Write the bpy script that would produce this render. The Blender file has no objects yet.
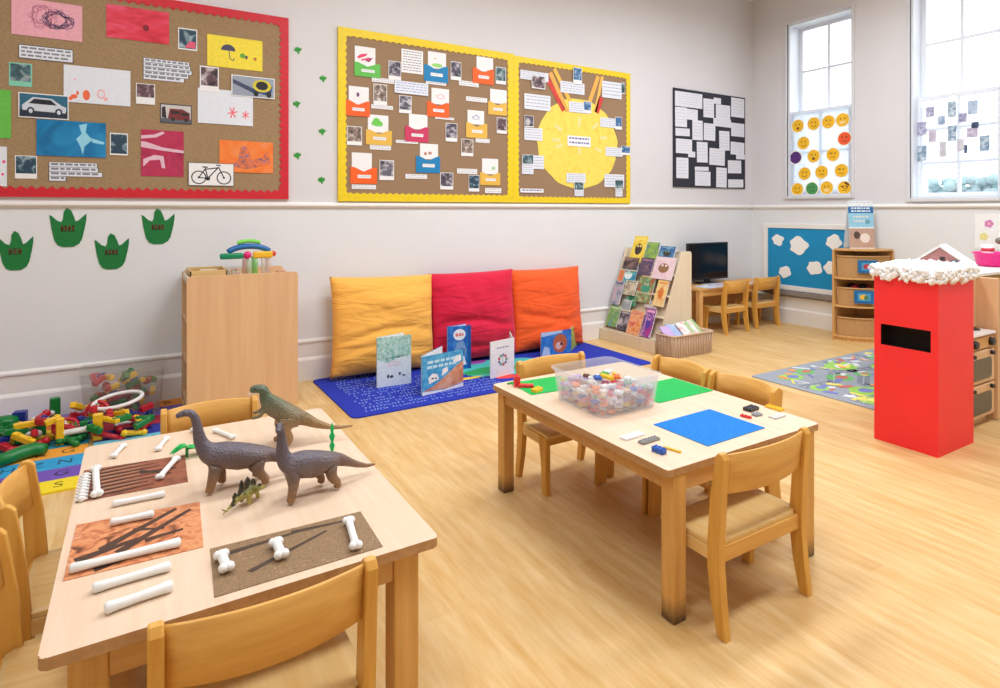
import bpy, bmesh, math, random
from mathutils import Matrix, Vector
random.seed(7)
SC = bpy.context.scene
COL = SC.collection
R = math.radians
PI = math.pi

# ------------------------------------------------------------------ camera model (used to read positions off the photograph)
CH = 1.40; FPX = 600.0; HOR = 210.0; YAW = R(31)
FW = (math.sin(YAW), math.cos(YAW)); RT = (math.cos(YAW), -math.sin(YAW))
WB = 5.06      # back wall plane (y)
WR = 6.91      # right wall plane (x)
def ray(px, py):
    u = (px - 500) / FPX; v = (HOR - py) / FPX
    return (FW[0] + u * RT[0], FW[1] + u * RT[1], v)
def pZ(px, py, z):
    d = ray(px, py); t = (z - CH) / d[2]; return Vector((d[0] * t, d[1] * t, z))
def pY(px, py, y):
    d = ray(px, py); t = y / d[1]; return Vector((d[0] * t, y, CH + d[2] * t))
def pX(px, py, x):
    d = ray(px, py); t = x / d[0]; return Vector((x, d[1] * t, CH + d[2] * t))

# ------------------------------------------------------------------ materials
def lin(c):
    c = c / 255.0
    return c / 12.92 if c <= 0.04045 else ((c + 0.055) / 1.055) ** 2.4
def S(r, g, b): return (lin(r), lin(g), lin(b), 1.0)
MC = {}
def nodes_of(name):
    m = bpy.data.materials.new(name); m.use_nodes = True
    nt = m.node_tree; b = nt.nodes['Principled BSDF']
    return m, nt, b
def plain(rgb, rough=0.6, metal=0.0, var=0.06, scale=40.0, bump=0.0):
    """flat colour with a faint procedural variation"""
    key = ('p', rgb, rough, metal, var, scale, bump)
    if key in MC: return MC[key]
    m, nt, b = nodes_of('plain_%d_%d_%d' % rgb)
    tc = nt.nodes.new('ShaderNodeTexCoord'); n = nt.nodes.new('ShaderNodeTexNoise')
    n.inputs['Scale'].default_value = scale; n.inputs['Detail'].default_value = 3
    nt.links.new(tc.outputs['Object'], n.inputs['Vector'])
    rp = nt.nodes.new('ShaderNodeValToRGB')
    c = S(*rgb)
    rp.color_ramp.elements[0].position = 0.3; rp.color_ramp.elements[1].position = 0.7
    rp.color_ramp.elements[0].color = (c[0] * (1 - var), c[1] * (1 - var), c[2] * (1 - var), 1)
    rp.color_ramp.elements[1].color = (min(1, c[0] * (1 + var)), min(1, c[1] * (1 + var)), min(1, c[2] * (1 + var)), 1)
    nt.links.new(n.outputs['Fac'], rp.inputs['Fac']); nt.links.new(rp.outputs['Color'], b.inputs['Base Color'])
    b.inputs['Roughness'].default_value = rough; b.inputs['Metallic'].default_value = metal
    if bump:
        bp = nt.nodes.new('ShaderNodeBump'); bp.inputs['Strength'].default_value = bump; bp.inputs['Distance'].default_value = 0.004
        nt.links.new(n.outputs['Fac'], bp.inputs['Height']); nt.links.new(bp.outputs['Normal'], b.inputs['Normal'])
    MC[key] = m; return m
def wood(rgb, rgb2, axis='z', scale=1.0, rough=0.45, name='wood'):
    key = ('w', rgb, rgb2, axis, scale, rough)
    if key in MC: return MC[key]
    m, nt, b = nodes_of(name)
    tc = nt.nodes.new('ShaderNodeTexCoord'); mp = nt.nodes.new('ShaderNodeMapping')
    s = {'x': (1.2, 22, 22), 'y': (22, 1.2, 22), 'z': (22, 22, 1.2)}[axis]
    mp.inputs['Scale'].default_value = tuple(v * scale for v in s)
    n = nt.nodes.new('ShaderNodeTexNoise'); n.inputs['Scale'].default_value = 1.6; n.inputs['Detail'].default_value = 5; n.inputs['Roughness'].default_value = 0.6
    oi = nt.nodes.new('ShaderNodeObjectInfo'); ad = nt.nodes.new('ShaderNodeVectorMath'); ad.operation = 'ADD'
    nt.links.new(tc.outputs['Object'], mp.inputs['Vector']); nt.links.new(mp.outputs['Vector'], ad.inputs[0])
    mu = nt.nodes.new('ShaderNodeMath'); mu.operation = 'MULTIPLY'; mu.inputs[1].default_value = 37
    nt.links.new(oi.outputs['Random'], mu.inputs[0]); nt.links.new(mu.outputs[0], ad.inputs[1])
    nt.links.new(ad.outputs[0], n.inputs['Vector'])
    rp = nt.nodes.new('ShaderNodeValToRGB'); rp.color_ramp.elements[0].position = 0.32; rp.color_ramp.elements[1].position = 0.68
    rp.color_ramp.elements[0].color = S(*rgb2); rp.color_ramp.elements[1].color = S(*rgb)
    nt.links.new(n.outputs['Fac'], rp.inputs['Fac']); nt.links.new(rp.outputs['Color'], b.inputs['Base Color'])
    b.inputs['Roughness'].default_value = rough
    MC[key] = m; return m
def art(colors, scale=30.0, seed=0.0, rough=0.45, stretch=(1, 1, 1), name='print'):
    """blotchy printed picture: noise into a hard-stepped ramp"""
    key = ('a', tuple(colors), scale, seed, rough, stretch)
    if key in MC: return MC[key]
    m, nt, b = nodes_of(name)
    tc = nt.nodes.new('ShaderNodeTexCoord'); mp = nt.nodes.new('ShaderNodeMapping')
    mp.inputs['Location'].default_value = (seed * 3.7, seed * 1.3, seed * 2.1); mp.inputs['Scale'].default_value = stretch
    n = nt.nodes.new('ShaderNodeTexNoise'); n.inputs['Scale'].default_value = scale; n.inputs['Detail'].default_value = 4; n.inputs['Distortion'].default_value = 0.6
    nt.links.new(tc.outputs['Object'], mp.inputs['Vector']); nt.links.new(mp.outputs['Vector'], n.inputs['Vector'])
    rp = nt.nodes.new('ShaderNodeValToRGB'); cr = rp.color_ramp
    k = len(colors)
    while len(cr.elements) < k: cr.elements.new(0.5)
    for i, c in enumerate(colors):
        cr.elements[i].position = 0.3 + 0.4 * i / max(1, k - 1); cr.elements[i].color = S(*c)
    nt.links.new(n.outputs['Fac'], rp.inputs['Fac']); nt.links.new(rp.outputs['Color'], b.inputs['Base Color'])
    b.inputs['Roughness'].default_value = rough
    MC[key] = m; return m
def clear(rgb=(235, 240, 245), opac=0.25, rough=0.15, name='clear_plastic', gl=0.08):
    key = ('c', rgb, opac, rough, gl)
    if key in MC: return MC[key]
    m = bpy.data.materials.new(name); m.use_nodes = True; nt = m.node_tree; nt.nodes.clear()
    o = nt.nodes.new('ShaderNodeOutputMaterial'); t = nt.nodes.new('ShaderNodeBsdfTransparent')
    d = nt.nodes.new('ShaderNodeBsdfDiffuse'); d.inputs['Color'].default_value = S(*rgb)
    tr = nt.nodes.new('ShaderNodeBsdfTranslucent'); tr.inputs['Color'].default_value = S(*rgb)
    g = nt.nodes.new('ShaderNodeBsdfGlossy'); g.inputs['Roughness'].default_value = rough
    m0 = nt.nodes.new('ShaderNodeMixShader'); m0.inputs[0].default_value = 0.5
    m1 = nt.nodes.new('ShaderNodeMixShader'); m1.inputs[0].default_value = opac
    m2 = nt.nodes.new('ShaderNodeMixShader'); m2.inputs[0].default_value = gl
    nt.links.new(d.outputs[0], m0.inputs[1]); nt.links.new(tr.outputs[0], m0.inputs[2])
    nt.links.new(t.outputs[0], m1.inputs[1]); nt.links.new(m0.outputs[0], m1.inputs[2])
    nt.links.new(m1.outputs[0], m2.inputs[1]); nt.links.new(g.outputs[0], m2.inputs[2])
    nt.links.new(m2.outputs[0], o.inputs['Surface'])
    MC[key] = m; return m

# ------------------------------------------------------------------ mesh helper
class MB:
    def __init__(s): s.bm = bmesh.new()
    def box(s, c, d, rot=None, bev=0.0, mi=0, seg=2):
        r = bmesh.ops.create_cube(s.bm, size=1.0); vs = r['verts']
        M = Matrix.Translation(Vector(c)) @ (rot if rot else Matrix.Identity(4)) @ Matrix.Diagonal((d[0], d[1], d[2], 1))
        bmesh.ops.transform(s.bm, matrix=M, verts=vs)
        fs = set(f for v in vs for f in v.link_faces)
        for f in fs: f.material_index = mi
        if bev > 0:
            es = list(set(e for v in vs for e in v.link_edges))
            rr = bmesh.ops.bevel(s.bm, geom=es, offset=bev, segments=seg, affect='EDGES', profile=0.5)
            for f in rr['faces']: f.material_index = mi
        return s
    def b2(s, lo, hi, bev=0.0, mi=0, seg=2):
        return s.box([(a + b) / 2 for a, b in zip(lo, hi)], [abs(b - a) for a, b in zip(lo, hi)], None, bev, mi, seg)
    def tube(s, pts, rad, n=10, mi=0, cap=True, squash=None):
        """sweep along pts; rad scalar or list; squash=(side,up) scales the section"""
        pts = [Vector(p) for p in pts]; k = len(pts)
        if not isinstance(rad, (list, tuple)): rad = [rad] * k
        rings = []; up0 = None
        for i, p in enumerate(pts):
            t = (pts[min(i + 1, k - 1)] - pts[max(i - 1, 0)]).normalized()
            if up0 is None:
                up0 = Vector((0, 0, 1)) if abs(t.z) < 0.9 else Vector((0, 1, 0))
            side = t.cross(up0)
            if side.length < 1e-5: side = t.cross(Vector((1, 0, 0)))
            side.normalize(); up = side.cross(t).normalized(); up0 = up
            a, b = (squash if squash else (1, 1))
            rings.append([s.bm.verts.new(p + side * math.cos(2 * PI * j / n) * rad[i] * a + up * math.sin(2 * PI * j / n) * rad[i] * b) for j in range(n)])
        for i in range(k - 1):
            for j in range(n):
                f = s.bm.faces.new((rings[i][j], rings[i][(j + 1) % n], rings[i + 1][(j + 1) % n], rings[i + 1][j])); f.material_index = mi; f.smooth = True
        if cap:
            f = s.bm.faces.new(rings[0][::-1]); f.material_index = mi
            f = s.bm.faces.new(rings[-1]); f.material_index = mi
        return s
    def ball(s, c, r, sc=(1, 1, 1), mi=0, sub=2):
        rr = bmesh.ops.create_icosphere(s.bm, subdivisions=sub, radius=r)
        bmesh.ops.transform(s.bm, matrix=Matrix.Translation(Vector(c)) @ Matrix.Diagonal((sc[0], sc[1], sc[2], 1)), verts=rr['verts'])
        for v in rr['verts']:
            for f in v.link_faces: f.material_index = mi; f.smooth = True
        return s
    def prism(s, poly, f3, d0, d1, mi=0, bev=0.0):
        """2D outline poly extruded between depths d0 and d1; f3(u,v,d)->xyz"""
        a = [s.bm.verts.new(f3(u, v, d0)) for u, v in poly]; b = [s.bm.verts.new(f3(u, v, d1)) for u, v in poly]
        fs = [s.bm.faces.new(a[::-1]), s.bm.faces.new(b)]
        k = len(poly)
        for i in range(k): fs.append(s.bm.faces.new((a[i], a[(i + 1) % k], b[(i + 1) % k], b[i])))
        for f in fs: f.material_index = mi
        if bev:
            es = list(fs[0].edges) + list(fs[1].edges)
            rr = bmesh.ops.bevel(s.bm, geom=es, offset=bev, segments=2, affect='EDGES', profile=0.5)
            for f in rr['faces']: f.material_index = mi
        return s
    def quad(s, ps, mi=0):
        f = s.bm.faces.new([s.bm.verts.new(p) for p in ps]); f.material_index = mi; return s
    def build(s, name, mats, parent=None, loc=(0, 0, 0), rotz=0.0, smooth=False, recalc=True):
        if recalc: bmesh.ops.recalc_face_normals(s.bm, faces=s.bm.faces[:])
        me = bpy.data.meshes.new(name); s.bm.to_mesh(me); s.bm.free()
        for m in (mats if isinstance(mats, (list, tuple)) else [mats]): me.materials.append(m)
        if smooth:
            for p in me.polygons: p.use_smooth = True
        o = bpy.data.objects.new(name, me); COL.objects.link(o)
        o.location = loc; o.rotation_euler = (0, 0, rotz)
        if parent: o.parent = parent
        return o
def tag(o, label, cat, group=None, kind=None):
    o['label'] = label; o['category'] = cat
    if group: o['group'] = group
    if kind: o['kind'] = kind
    return o
def struct(o):
    o['kind'] = 'structure'; return o
def thing(name, label, cat, loc=(0, 0, 0), rotz=0.0, group=None):
    o = bpy.data.objects.new(name, None); COL.objects.link(o); o.empty_display_size = 0.05
    o.location = loc; o.rotation_euler = (0, 0, rotz)
    return tag(o, label, cat, group)
def dup(o, parent=None):
    c = o.copy(); COL.objects.link(c)
    if parent: c.parent = parent
    for ch in list(o.children): dup(ch, c)
    return c
def copy_thing(o, label, loc, rotz, group=None):
    c = dup(o); c['label'] = label; c.location = loc; c.rotation_euler = (0, 0, rotz)
    if group: c['group'] = group
    return c
def rounded(w, h, r, n=5):
    pts = []
    for cx, cy, a0 in ((w / 2 - r, h / 2 - r, 0), (-w / 2 + r, h / 2 - r, 90), (-w / 2 + r, -h / 2 + r, 180), (w / 2 - r, -h / 2 + r, 270)):
        for i in range(n + 1):
            a = R(a0 + 90 * i / n); pts.append((cx + r * math.cos(a), cy + r * math.sin(a)))
    return pts
def text_mesh(txt, size, depth=0.0006):
    cu = bpy.data.curves.new('t', 'FONT'); cu.body = txt; cu.size = size; cu.extrude = depth; cu.align_x = 'CENTER'; cu.align_y = 'CENTER'
    o = bpy.data.objects.new('t', cu); COL.objects.link(o)
    dg = bpy.context.evaluated_depsgraph_get()
    me = bpy.data.meshes.new_from_object(o.evaluated_get(dg)); bpy.data.objects.remove(o); bpy.data.curves.remove(cu)
    return me
def add_text(mb, txt, size, M, mi):
    me = text_mesh(txt, size); n0 = len(mb.bm.verts); mb.bm.verts.ensure_lookup_table(); f0 = len(mb.bm.faces)
    mb.bm.from_mesh(me); mb.bm.verts.ensure_lookup_table(); mb.bm.faces.ensure_lookup_table()
    bmesh.ops.transform(mb.bm, matrix=M, verts=mb.bm.verts[n0:])
    for f in mb.bm.faces[f0:]: f.material_index = mi
    bpy.data.meshes.remove(me)

# ------------------------------------------------------------------ common materials
M_WALL_UP = plain((219, 217, 219), 0.75, var=0.015, scale=2)
M_WHITE = plain((238, 235, 230), 0.5, var=0.015, scale=4)
M_GLOSSW = plain((240, 238, 236), 0.35, var=0.01)
M_PAPER = plain((240, 240, 240), 0.6, var=0.02)
M_PAPERB = plain((226, 231, 240), 0.6, var=0.03)
M_INK = plain((60, 62, 75), 0.6)
M_GREYINK = plain((130, 132, 145), 0.6)
M_BLACK = plain((24, 24, 28), 0.45)
M_CHAIR = wood((230, 176, 84), (212, 152, 62), 'z', name='beech')
M_CHAIRX = wood((230, 176, 90), (212, 152, 68), 'x', name='beech_along')
M_CHAIR_LIT = wood((242, 208, 142), (232, 190, 118), 'y', name='beech_lit')  # same beech made paler: light on the seat tops put into the colour
M_TOP = wood((234, 208, 182), (226, 196, 166), 'y', name='maple_top')
M_EDGE = wood((196, 152, 104), (176, 130, 84), 'y', name='table_edge')
M_LEG = wood((212, 154, 88), (190, 130, 66), 'z', name='table_leg')
M_CAB = wood((230, 190, 144), (220, 174, 130), 'z', scale=0.5, name='cabinet_ply')
M_PLY = wood((232, 218, 190), (226, 208, 178), 'z', scale=0.6, name='birch_ply')
M_HONEY = wood((226, 178, 114), (208, 156, 92), 'z', name='honey_wood')
M_HONEYX = wood((220, 170, 104), (202, 148, 84), 'x', name='honey_wood_along')
# ================================================================== SETTING
def floor_mat():
    m, nt, b = nodes_of('vinyl_plank_floor')
    tc = nt.nodes.new('ShaderNodeTexCoord')
    mp = nt.nodes.new('ShaderNodeMapping'); mp.inputs['Rotation'].default_value = (0, 0, R(90)); 
    br = nt.nodes.new('ShaderNodeTexBrick'); br.inputs['Scale'].default_value = 1.0
    br.inputs['Brick Width'].default_value = 1.25; br.inputs['Row Height'].default_value = 0.105
    br.inputs['Mortar Size'].default_value = 0.0004; br.inputs['Bias'].default_value = 0.0
    br.inputs['Color1'].default_value = S(228, 192, 132); br.inputs['Color2'].default_value = S(208, 162, 96); br.inputs['Mortar'].default_value = S(205, 155, 92)
    nt.links.new(tc.outputs['Object'], mp.inputs['Vector']); nt.links.new(mp.outputs['Vector'], br.inputs['Vector'])
    m2 = nt.nodes.new('ShaderNodeMapping'); m2.inputs['Scale'].default_value = (17, 2.0, 1)
    n = nt.nodes.new('ShaderNodeTexNoise'); n.inputs['Scale'].default_value = 1.5; n.inputs['Detail'].default_value = 7; n.inputs['Roughness'].default_value = 0.62
    nt.links.new(tc.outputs['Object'], m2.inputs['Vector']); nt.links.new(m2.outputs['Vector'], n.inputs['Vector'])
    rp = nt.nodes.new('ShaderNodeValToRGB'); rp.color_ramp.elements[0].position = 0.33; rp.color_ramp.elements[1].position = 0.68
    rp.color_ramp.elements[0].color = S(204, 158, 88); rp.color_ramp.elements[1].color = S(232, 206, 154)
    nt.links.new(n.outputs['Fac'], rp.inputs['Fac'])
    mx = nt.nodes.new('ShaderNodeMix'); mx.data_type = 'RGBA'; mx.inputs[0].default_value = 0.6
    nt.links.new(br.outputs['Color'], mx.inputs[6]); nt.links.new(rp.outputs['Color'], mx.inputs[7])
    nt.links.new(mx.outputs[2], b.inputs['Base Color']); b.inputs['Roughness'].default_value = 0.42
    b.inputs['Specular IOR Level'].default_value = 0.35
    return m
XL, YN = -3.2, -2.6
CE = 4.15
m = MB(); m.b2((XL, YN, -0.08), (WR + 0.35, WB + 0.3, 0)); struct(m.build('floor', floor_mat()))
m = MB(); m.b2((XL, YN, CE), (WR + 0.35, WB + 0.3, CE + 0.1)); struct(m.build('ceiling', plain((245, 244, 242), 0.8, var=0.01)))
m = MB(); m.b2((XL, WB, 0), (WR + 0.35, WB + 0.25, CE)); struct(m.build('wall_back', M_WALL_UP))
m = MB(); m.b2((XL - 0.2, YN - 0.2, 0), (XL, WB + 0.25, CE)); struct(m.build('wall_left', M_WALL_UP))
m = MB(); m.b2((XL, YN - 0.2, 0), (WR + 0.35, YN, CE)); struct(m.build('wall_front', M_WALL_UP))
# right wall with two window openings
W1 = (3.77, 4.56, 1.57, 3.70); W2 = (2.40, 3.17, 1.52, 3.74)
m = MB(); T = 0.35
for y0, y1, z0, z1 in ((YN, W2[0], 0, CE), (W2[0], W2[1], 0, W2[2]), (W2[0], W2[1], W2[3], CE), (W2[1], W1[0], 0, CE),
                       (W1[0], W1[1], 0, W1[2]), (W1[0], W1[1], W1[3], CE), (W1[1], WB, 0, CE)):
    m.b2((WR, y0, z0), (WR + T, y1, z1))
bmesh.ops.remove_doubles(m.bm, verts=m.bm.verts[:], dist=1e-5)
struct(m.build('wall_right', M_WALL_UP))
# dado rails
def rail_profile(m, f, z0, L0, L1, prof):
    m.prism(prof, lambda u, v, d: f(d, u, z0 + v), L0, L1)
bk = lambda d, u, z: (d, WB - u, z)
rt = lambda d, u, z: (WR - u, d, z)
rp_ = [(0, 0), (0.012, 0), (0.03, 0.018), (0.03, 0.03), (0.012, 0.045), (0, 0.05)]
m = MB(); rail_profile(m, bk, 1.415, XL, WR, rp_); struct(m.build('trim_1', M_WHITE))
m = MB(); rail_profile(m, rt, 1.415, YN, WB - 0.031, rp_); struct(m.build('trim_2', M_WHITE))
lower = [(0, 0), (0.026, 0), (0.026, 0.165), (0.02, 0.178), (0.012, 0.19), (0.012, 0.30), (0.024, 0.312), (0.024, 0.325), (0.008, 0.338), (0, 0.34)]
m = MB(); rail_profile(m, bk, 0, XL, WR, lower); struct(m.build('baseboard_back', M_WHITE))
m = MB(); rail_profile(m, rt, 0, YN, WB - 0.027, lower); struct(m.build('baseboard_right', M_WHITE))
# lower wall is painted a cleaner white below the rail
m = MB(); m.b2((XL, WB - 0.004, 0.34), (WR - 0.004, WB, 1.415)); struct(m.build('trim_3', plain((228, 230, 232), 0.65, var=0.015, scale=2)))
m = MB(); m.b2((WR - 0.004, YN, 0.34), (WR, WB - 0.004, 1.415)); struct(m.build('trim_4', plain((228, 228, 228), 0.65, var=0.015, scale=2)))

M_SASH = plain((232, 238, 246), 0.4, var=0.01)
M_GLASS = clear((235, 245, 255), 0.02, 0.02, 'window_glass', 0.05)
def window(n, W, xs, split, cols, upper_rows, lower_rows, lower_x):
    y0, y1, z0, z1 = W
    root = bpy.data.objects.new('window_%d' % n, None); COL.objects.link(root); struct(root)
    root.location = (WR + 0.1, (y0 + y1) / 2, z0)
    oy, oz = (y0 + y1) / 2, z0; ox = WR + 0.1
    def L(x, y, z): return (x - ox, y - oy, z - oz)
    m = MB(); a = 0.034
    for lo, hi in (((WR - 0.018, y0 - a, z0 - a), (WR + 0.02, y0, z1 + a)), ((WR - 0.018, y1, z0 - a), (WR + 0.02, y1 + a, z1 + a)),
                   ((WR - 0.018, y0, z1), (WR + 0.02, y1, z1 + a)), ((WR - 0.03, y0, z0 - a), (WR + 0.02, y1, z0))):
        m.b2(L(*lo), L(*hi), 0.004)
    m.build('architrave', plain((216, 216, 220), 0.5, var=0.01), root)
    m = MB()
    for lo, hi in (((WR + 0.02, y0, z0), (WR + 0.34, y0 + 0.02, z1)), ((WR + 0.02, y1 - 0.02, z0), (WR + 0.34, y1, z1)),
                   ((WR + 0.02, y0 + 0.02, z1 - 0.02), (WR + 0.34, y1 - 0.02, z1)), ((WR + 0.02, y0 + 0.02, z0), (WR + 0.34, y1 - 0.02, z0 + 0.02))):
        m.b2(L(*lo), L(*hi))
    m.build('frame', M_SASH, root)
    def sash(name, x, za, zb, rows, cols):
        m = MB(); w = 0.045; ya, yb = y0 + 0.02, y1 - 0.02; t = 0.035
        rl = w * 0.9
        m.b2(L(x, ya, za), L(x + t, ya + w, zb)); m.b2(L(x, yb - w, za), L(x + t, yb, zb))
        m.b2(L(x + 0.001, ya + w, za), L(x + t - 0.001, yb - w, za + rl)); m.b2(L(x + 0.001, ya + w, zb - rl), L(x + t - 0.001, yb - w, zb))
        for i in range(1, cols):
            yc = ya + (yb - ya) * i / cols; m.b2(L(x + 0.003, yc - 0.014, za + rl), L(x + t - 0.003, yc + 0.014, zb - rl))
        for i in range(1, rows):
            zc = za + (zb - za) * i / rows; m.b2(L(x + 0.005, ya + w, zc - 0.014), L(x + t - 0.005, yb - w, zc + 0.014))
        s = m.build(name, M_SASH, root)
        g = MB(); g.b2(L(x + 0.015, ya + 0.01, za + 0.01), L(x + 0.019, yb - 0.01, zb - 0.01)); g.build('pane', M_GLASS, s)
    sash('upper_sash', xs, split, z1 - 0.02, upper_rows, cols)
    sash('lower_sash', lower_x, z0 + 0.02, split + 0.035, lower_rows, cols)
    return root, L
w1, L1 = window(1, W1, WR + 0.22, 2.58, 2, 2, 2, WR + 0.05)
w2, L2 = window(2, W2, WR + 0.19, 2.55, 2, 2, 3, WR + 0.12)
# tracing paper fixed over the lower lights
tp = clear((236, 244, 252), 0.75, 0.5, 'tracing_paper', 0.02)
m = MB(); m.b2((WR + 0.040, W1[0] + 0.03, W1[2] + 0.03), (WR + 0.043, W1[1] - 0.03, 2.585))
tag(m.build('tracing_paper', tp), 'white translucent paper filling the lower half of the face-covered window', 'paper')
m = MB(); m.b2((WR + 0.110, 2.49, 1.78), (WR + 0.113, 3.12, 2.47))
tag(m.build('tracing_paper', clear((240, 245, 252), 0.45, 0.5, 'tracing_paper_thin', 0.02)), 'pale translucent paper backing the photographs on the big window', 'paper')
# hedge and ground outside; haze is put into the hedge's pale colour
m = MB(); m.b2((WR + 0.36, -6, -0.3), (16, 12, -0.2)); g = struct(m.build('ground', plain((150, 155, 150), 0.9)))
m = MB(); random.seed(3)
m.b2((9.45, 2.6, -0.2), (10.0, 5.4, 1.72), 0.1)
for i in range(900):
    m.ball((random.uniform(9.35, 9.6), random.uniform(2.6, 5.4), random.uniform(0.9, 1.80)), random.uniform(0.05, 0.10), (1, 1, 0.9), 0, 1)
tag(m.build('hedge', plain((176, 206, 210), 0.8, var=0.12, scale=6)), 'blue-green clipped hedge outside, colour paled as haze, seen through the lowest panes', 'hedge')
# ================================================================== FURNITURE: chairs and tables
def make_chair():
    t = thing('child_chair', '', 'chair')
    W = 0.44; th = 0.028
    def side(u, v, d): return (d, u, v)
    # rear leg + post outline in (y,z)
    back = [(-0.128, 0.602), (-0.118, 0.59), (-0.096, 0.44), (-0.085, 0.30), (-0.085, 0.22), (-0.100, 0.12), (-0.128, 0.0),
            (-0.168, 0.0), (-0.150, 0.12), (-0.140, 0.22), (-0.140, 0.30), (-0.148, 0.44), (-0.162, 0.588), (-0.150, 0.604), (-0.138, 0.607)]
    front = [(0.155, 0.285), (0.152, 0.12), (0.156, 0.0), (0.112, 0.0), (0.106, 0.15), (0.098, 0.215), (0.080, 0.238), (0.080, 0.285)]
    for sgn in (-1, 1):
        x0 = sgn * W / 2; x1 = x0 - sgn * th
        m = MB(); m.prism(back, side, min(x0, x1), max(x0, x1), bev=0.005); m.build('leg', M_CHAIR, t)
        m = MB(); m.prism(front, side, min(x0, x1) , max(x0, x1), bev=0.005); m.build('leg', M_CHAIR, t)
        m = MB(); m.b2((min(x0, x1) + 0.002, -0.088, 0.238), (max(x0, x1) - 0.002, 0.083, 0.284), 0.003); m.build('side_rail', M_CHAIR_LIT, t)
    xi = W / 2 - th
    m = MB(); m.b2((-xi, -0.128, 0.234), (xi, -0.106, 0.286), 0.003); m.build('seat_rail', M_CHAIRX, t)
    m = MB(); m.b2((-xi, 0.118, 0.236), (xi, 0.138, 0.284), 0.003); m.build('seat_rail', M_CHAIRX, t)
    # seat: thin shaped board
    m = MB(); n = 10
    top, bot = [], []
    for i in range(n + 1):
        u = -1 + 2 * i / n
        for j in range(n + 1):
            v = -1 + 2 * j / n
            dz = -0.006 * (1 - u * u) * (1 - v * v) - (0.008 * max(0, v - 0.7) / 0.3)
            x, y = u * (W / 2 - 0.004), 0.022 + v * 0.140
            if abs(u) > 0.86 and v < -0.68: y = max(y, -0.083)
            top.append(m.bm.verts.new((x, y, 0.299 + dz))); bot.append(m.bm.verts.new((x, y, 0.286 + dz * 0.6)))
    idx = lambda i, j: i * (n + 1) + j
    for i in range(n):
        for j in range(n):
            f = m.bm.faces.new((top[idx(i, j)], top[idx(i + 1, j)], top[idx(i + 1, j + 1)], top[idx(i, j + 1)])); f.smooth = True
            m.bm.faces.new((bot[idx(i, j)], bot[idx(i, j + 1)], bot[idx(i + 1, j + 1)], bot[idx(i + 1, j)]))
    rim = [(i, 0) for i in range(n)] + [(n, j) for j in range(n)] + [(i, n) for i in range(n, 0, -1)] + [(0, j) for j in range(n, 0, -1)]
    for k in range(len(rim)):
        a, b = rim[k], rim[(k + 1) % len(rim)]
        m.bm.faces.new((top[idx(*a)], bot[idx(*a)], bot[idx(*b)], top[idx(*b)]))
    m.build('seat', M_CHAIR_LIT, t)
    # backrest: bent panel, bowed away from the sitter
    m = MB(); n = 16; rings = []
    for i in range(n + 1):
        u = -1 + 2 * i / n; x = u * (xi + 0.002); bow = 0.036 * (1 - u * u)
        zt = 0.598 + 0.004 * (1 - u * u); zb = 0.462 - 0.006 * (1 - u * u)
        yt = -0.140 - bow; yb = -0.124 - bow
        rings.append([m.bm.verts.new(p) for p in ((x, yt + 0.005, zt - 0.004), (x, yt - 0.001, zt), (x, yt - 0.007, zt - 0.004), (x, yb - 0.007, zb + 0.004), (x, yb - 0.001, zb), (x, yb + 0.005, zb + 0.004))])
    for i in range(n):
        for j in range(6):
            f = m.bm.faces.new((rings[i][j], rings[i][(j + 1) % 6], rings[i + 1][(j + 1) % 6], rings[i + 1][j])); f.smooth = True
    m.bm.faces.new(rings[0]); m.bm.faces.new(rings[-1][::-1])
    m.build('backrest', M_CHAIRX, t)
    return t
GCH = 'beech child chairs around the two tables'
proto = make_chair()
chairs = [
    (1.858, 1.428, 0, 0.86, 'beech child chair at the near end of the brick table, back to the viewer'),
    (1.920, 2.530, 180, 0.88, 'beech child chair tucked in at the far end of the brick table, before the rug'),
    (2.228, 2.205, 90, 1.5, 'beech child chair on the far long side of the brick table, nearer the wicker basket'),
    (2.230, 1.830, 90, 1.5, 'beech child chair on the far long side of the brick table, nearer the red postbox'),
    (0.239, 1.470, 0, 1.001, 'beech child chair at the near end of the dinosaur table, back to the viewer'),
    (0.252, 2.606, 180, 0.98, 'beech child chair at the far end of the dinosaur table, before the tall cabinet'),
    (-0.168, 2.235, -90.1, 1, 'beech child chair on the left side of the dinosaur table, farther one'),
    (-0.168, 1.760, -90.1, 1, 'beech child chair on the left side of the dinosaur table, nearest one, mostly cut off'),
]
for i, (x, y, a, sy, lb) in enumerate(chairs):
    o = proto if i == 0 else copy_thing(proto, lb, (x, y, 0), R(a))
    o.location = (x, y, 0); o.rotation_euler = (0, 0, R(a)); o['label'] = lb; o.scale = (1.09 if i == 0 else 1.03 if sy == 1.001 else 0.82 if sy > 1 or a < -90 or sy == 0.98 else 1, sy, 1)
# two small chairs by the computer
for x, y, a, lb in ((5.815, 4.60, 2, 'small wooden chair facing the computer monitor, nearer the book rack'),
                    (6.44, 4.64, -2, 'small wooden chair in the room corner, nearer the blue cloud board')):
    o = copy_thing(proto, lb, (x, y, 0), R(a)); o.scale = (0.95, 1.0, 1.0)

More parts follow.
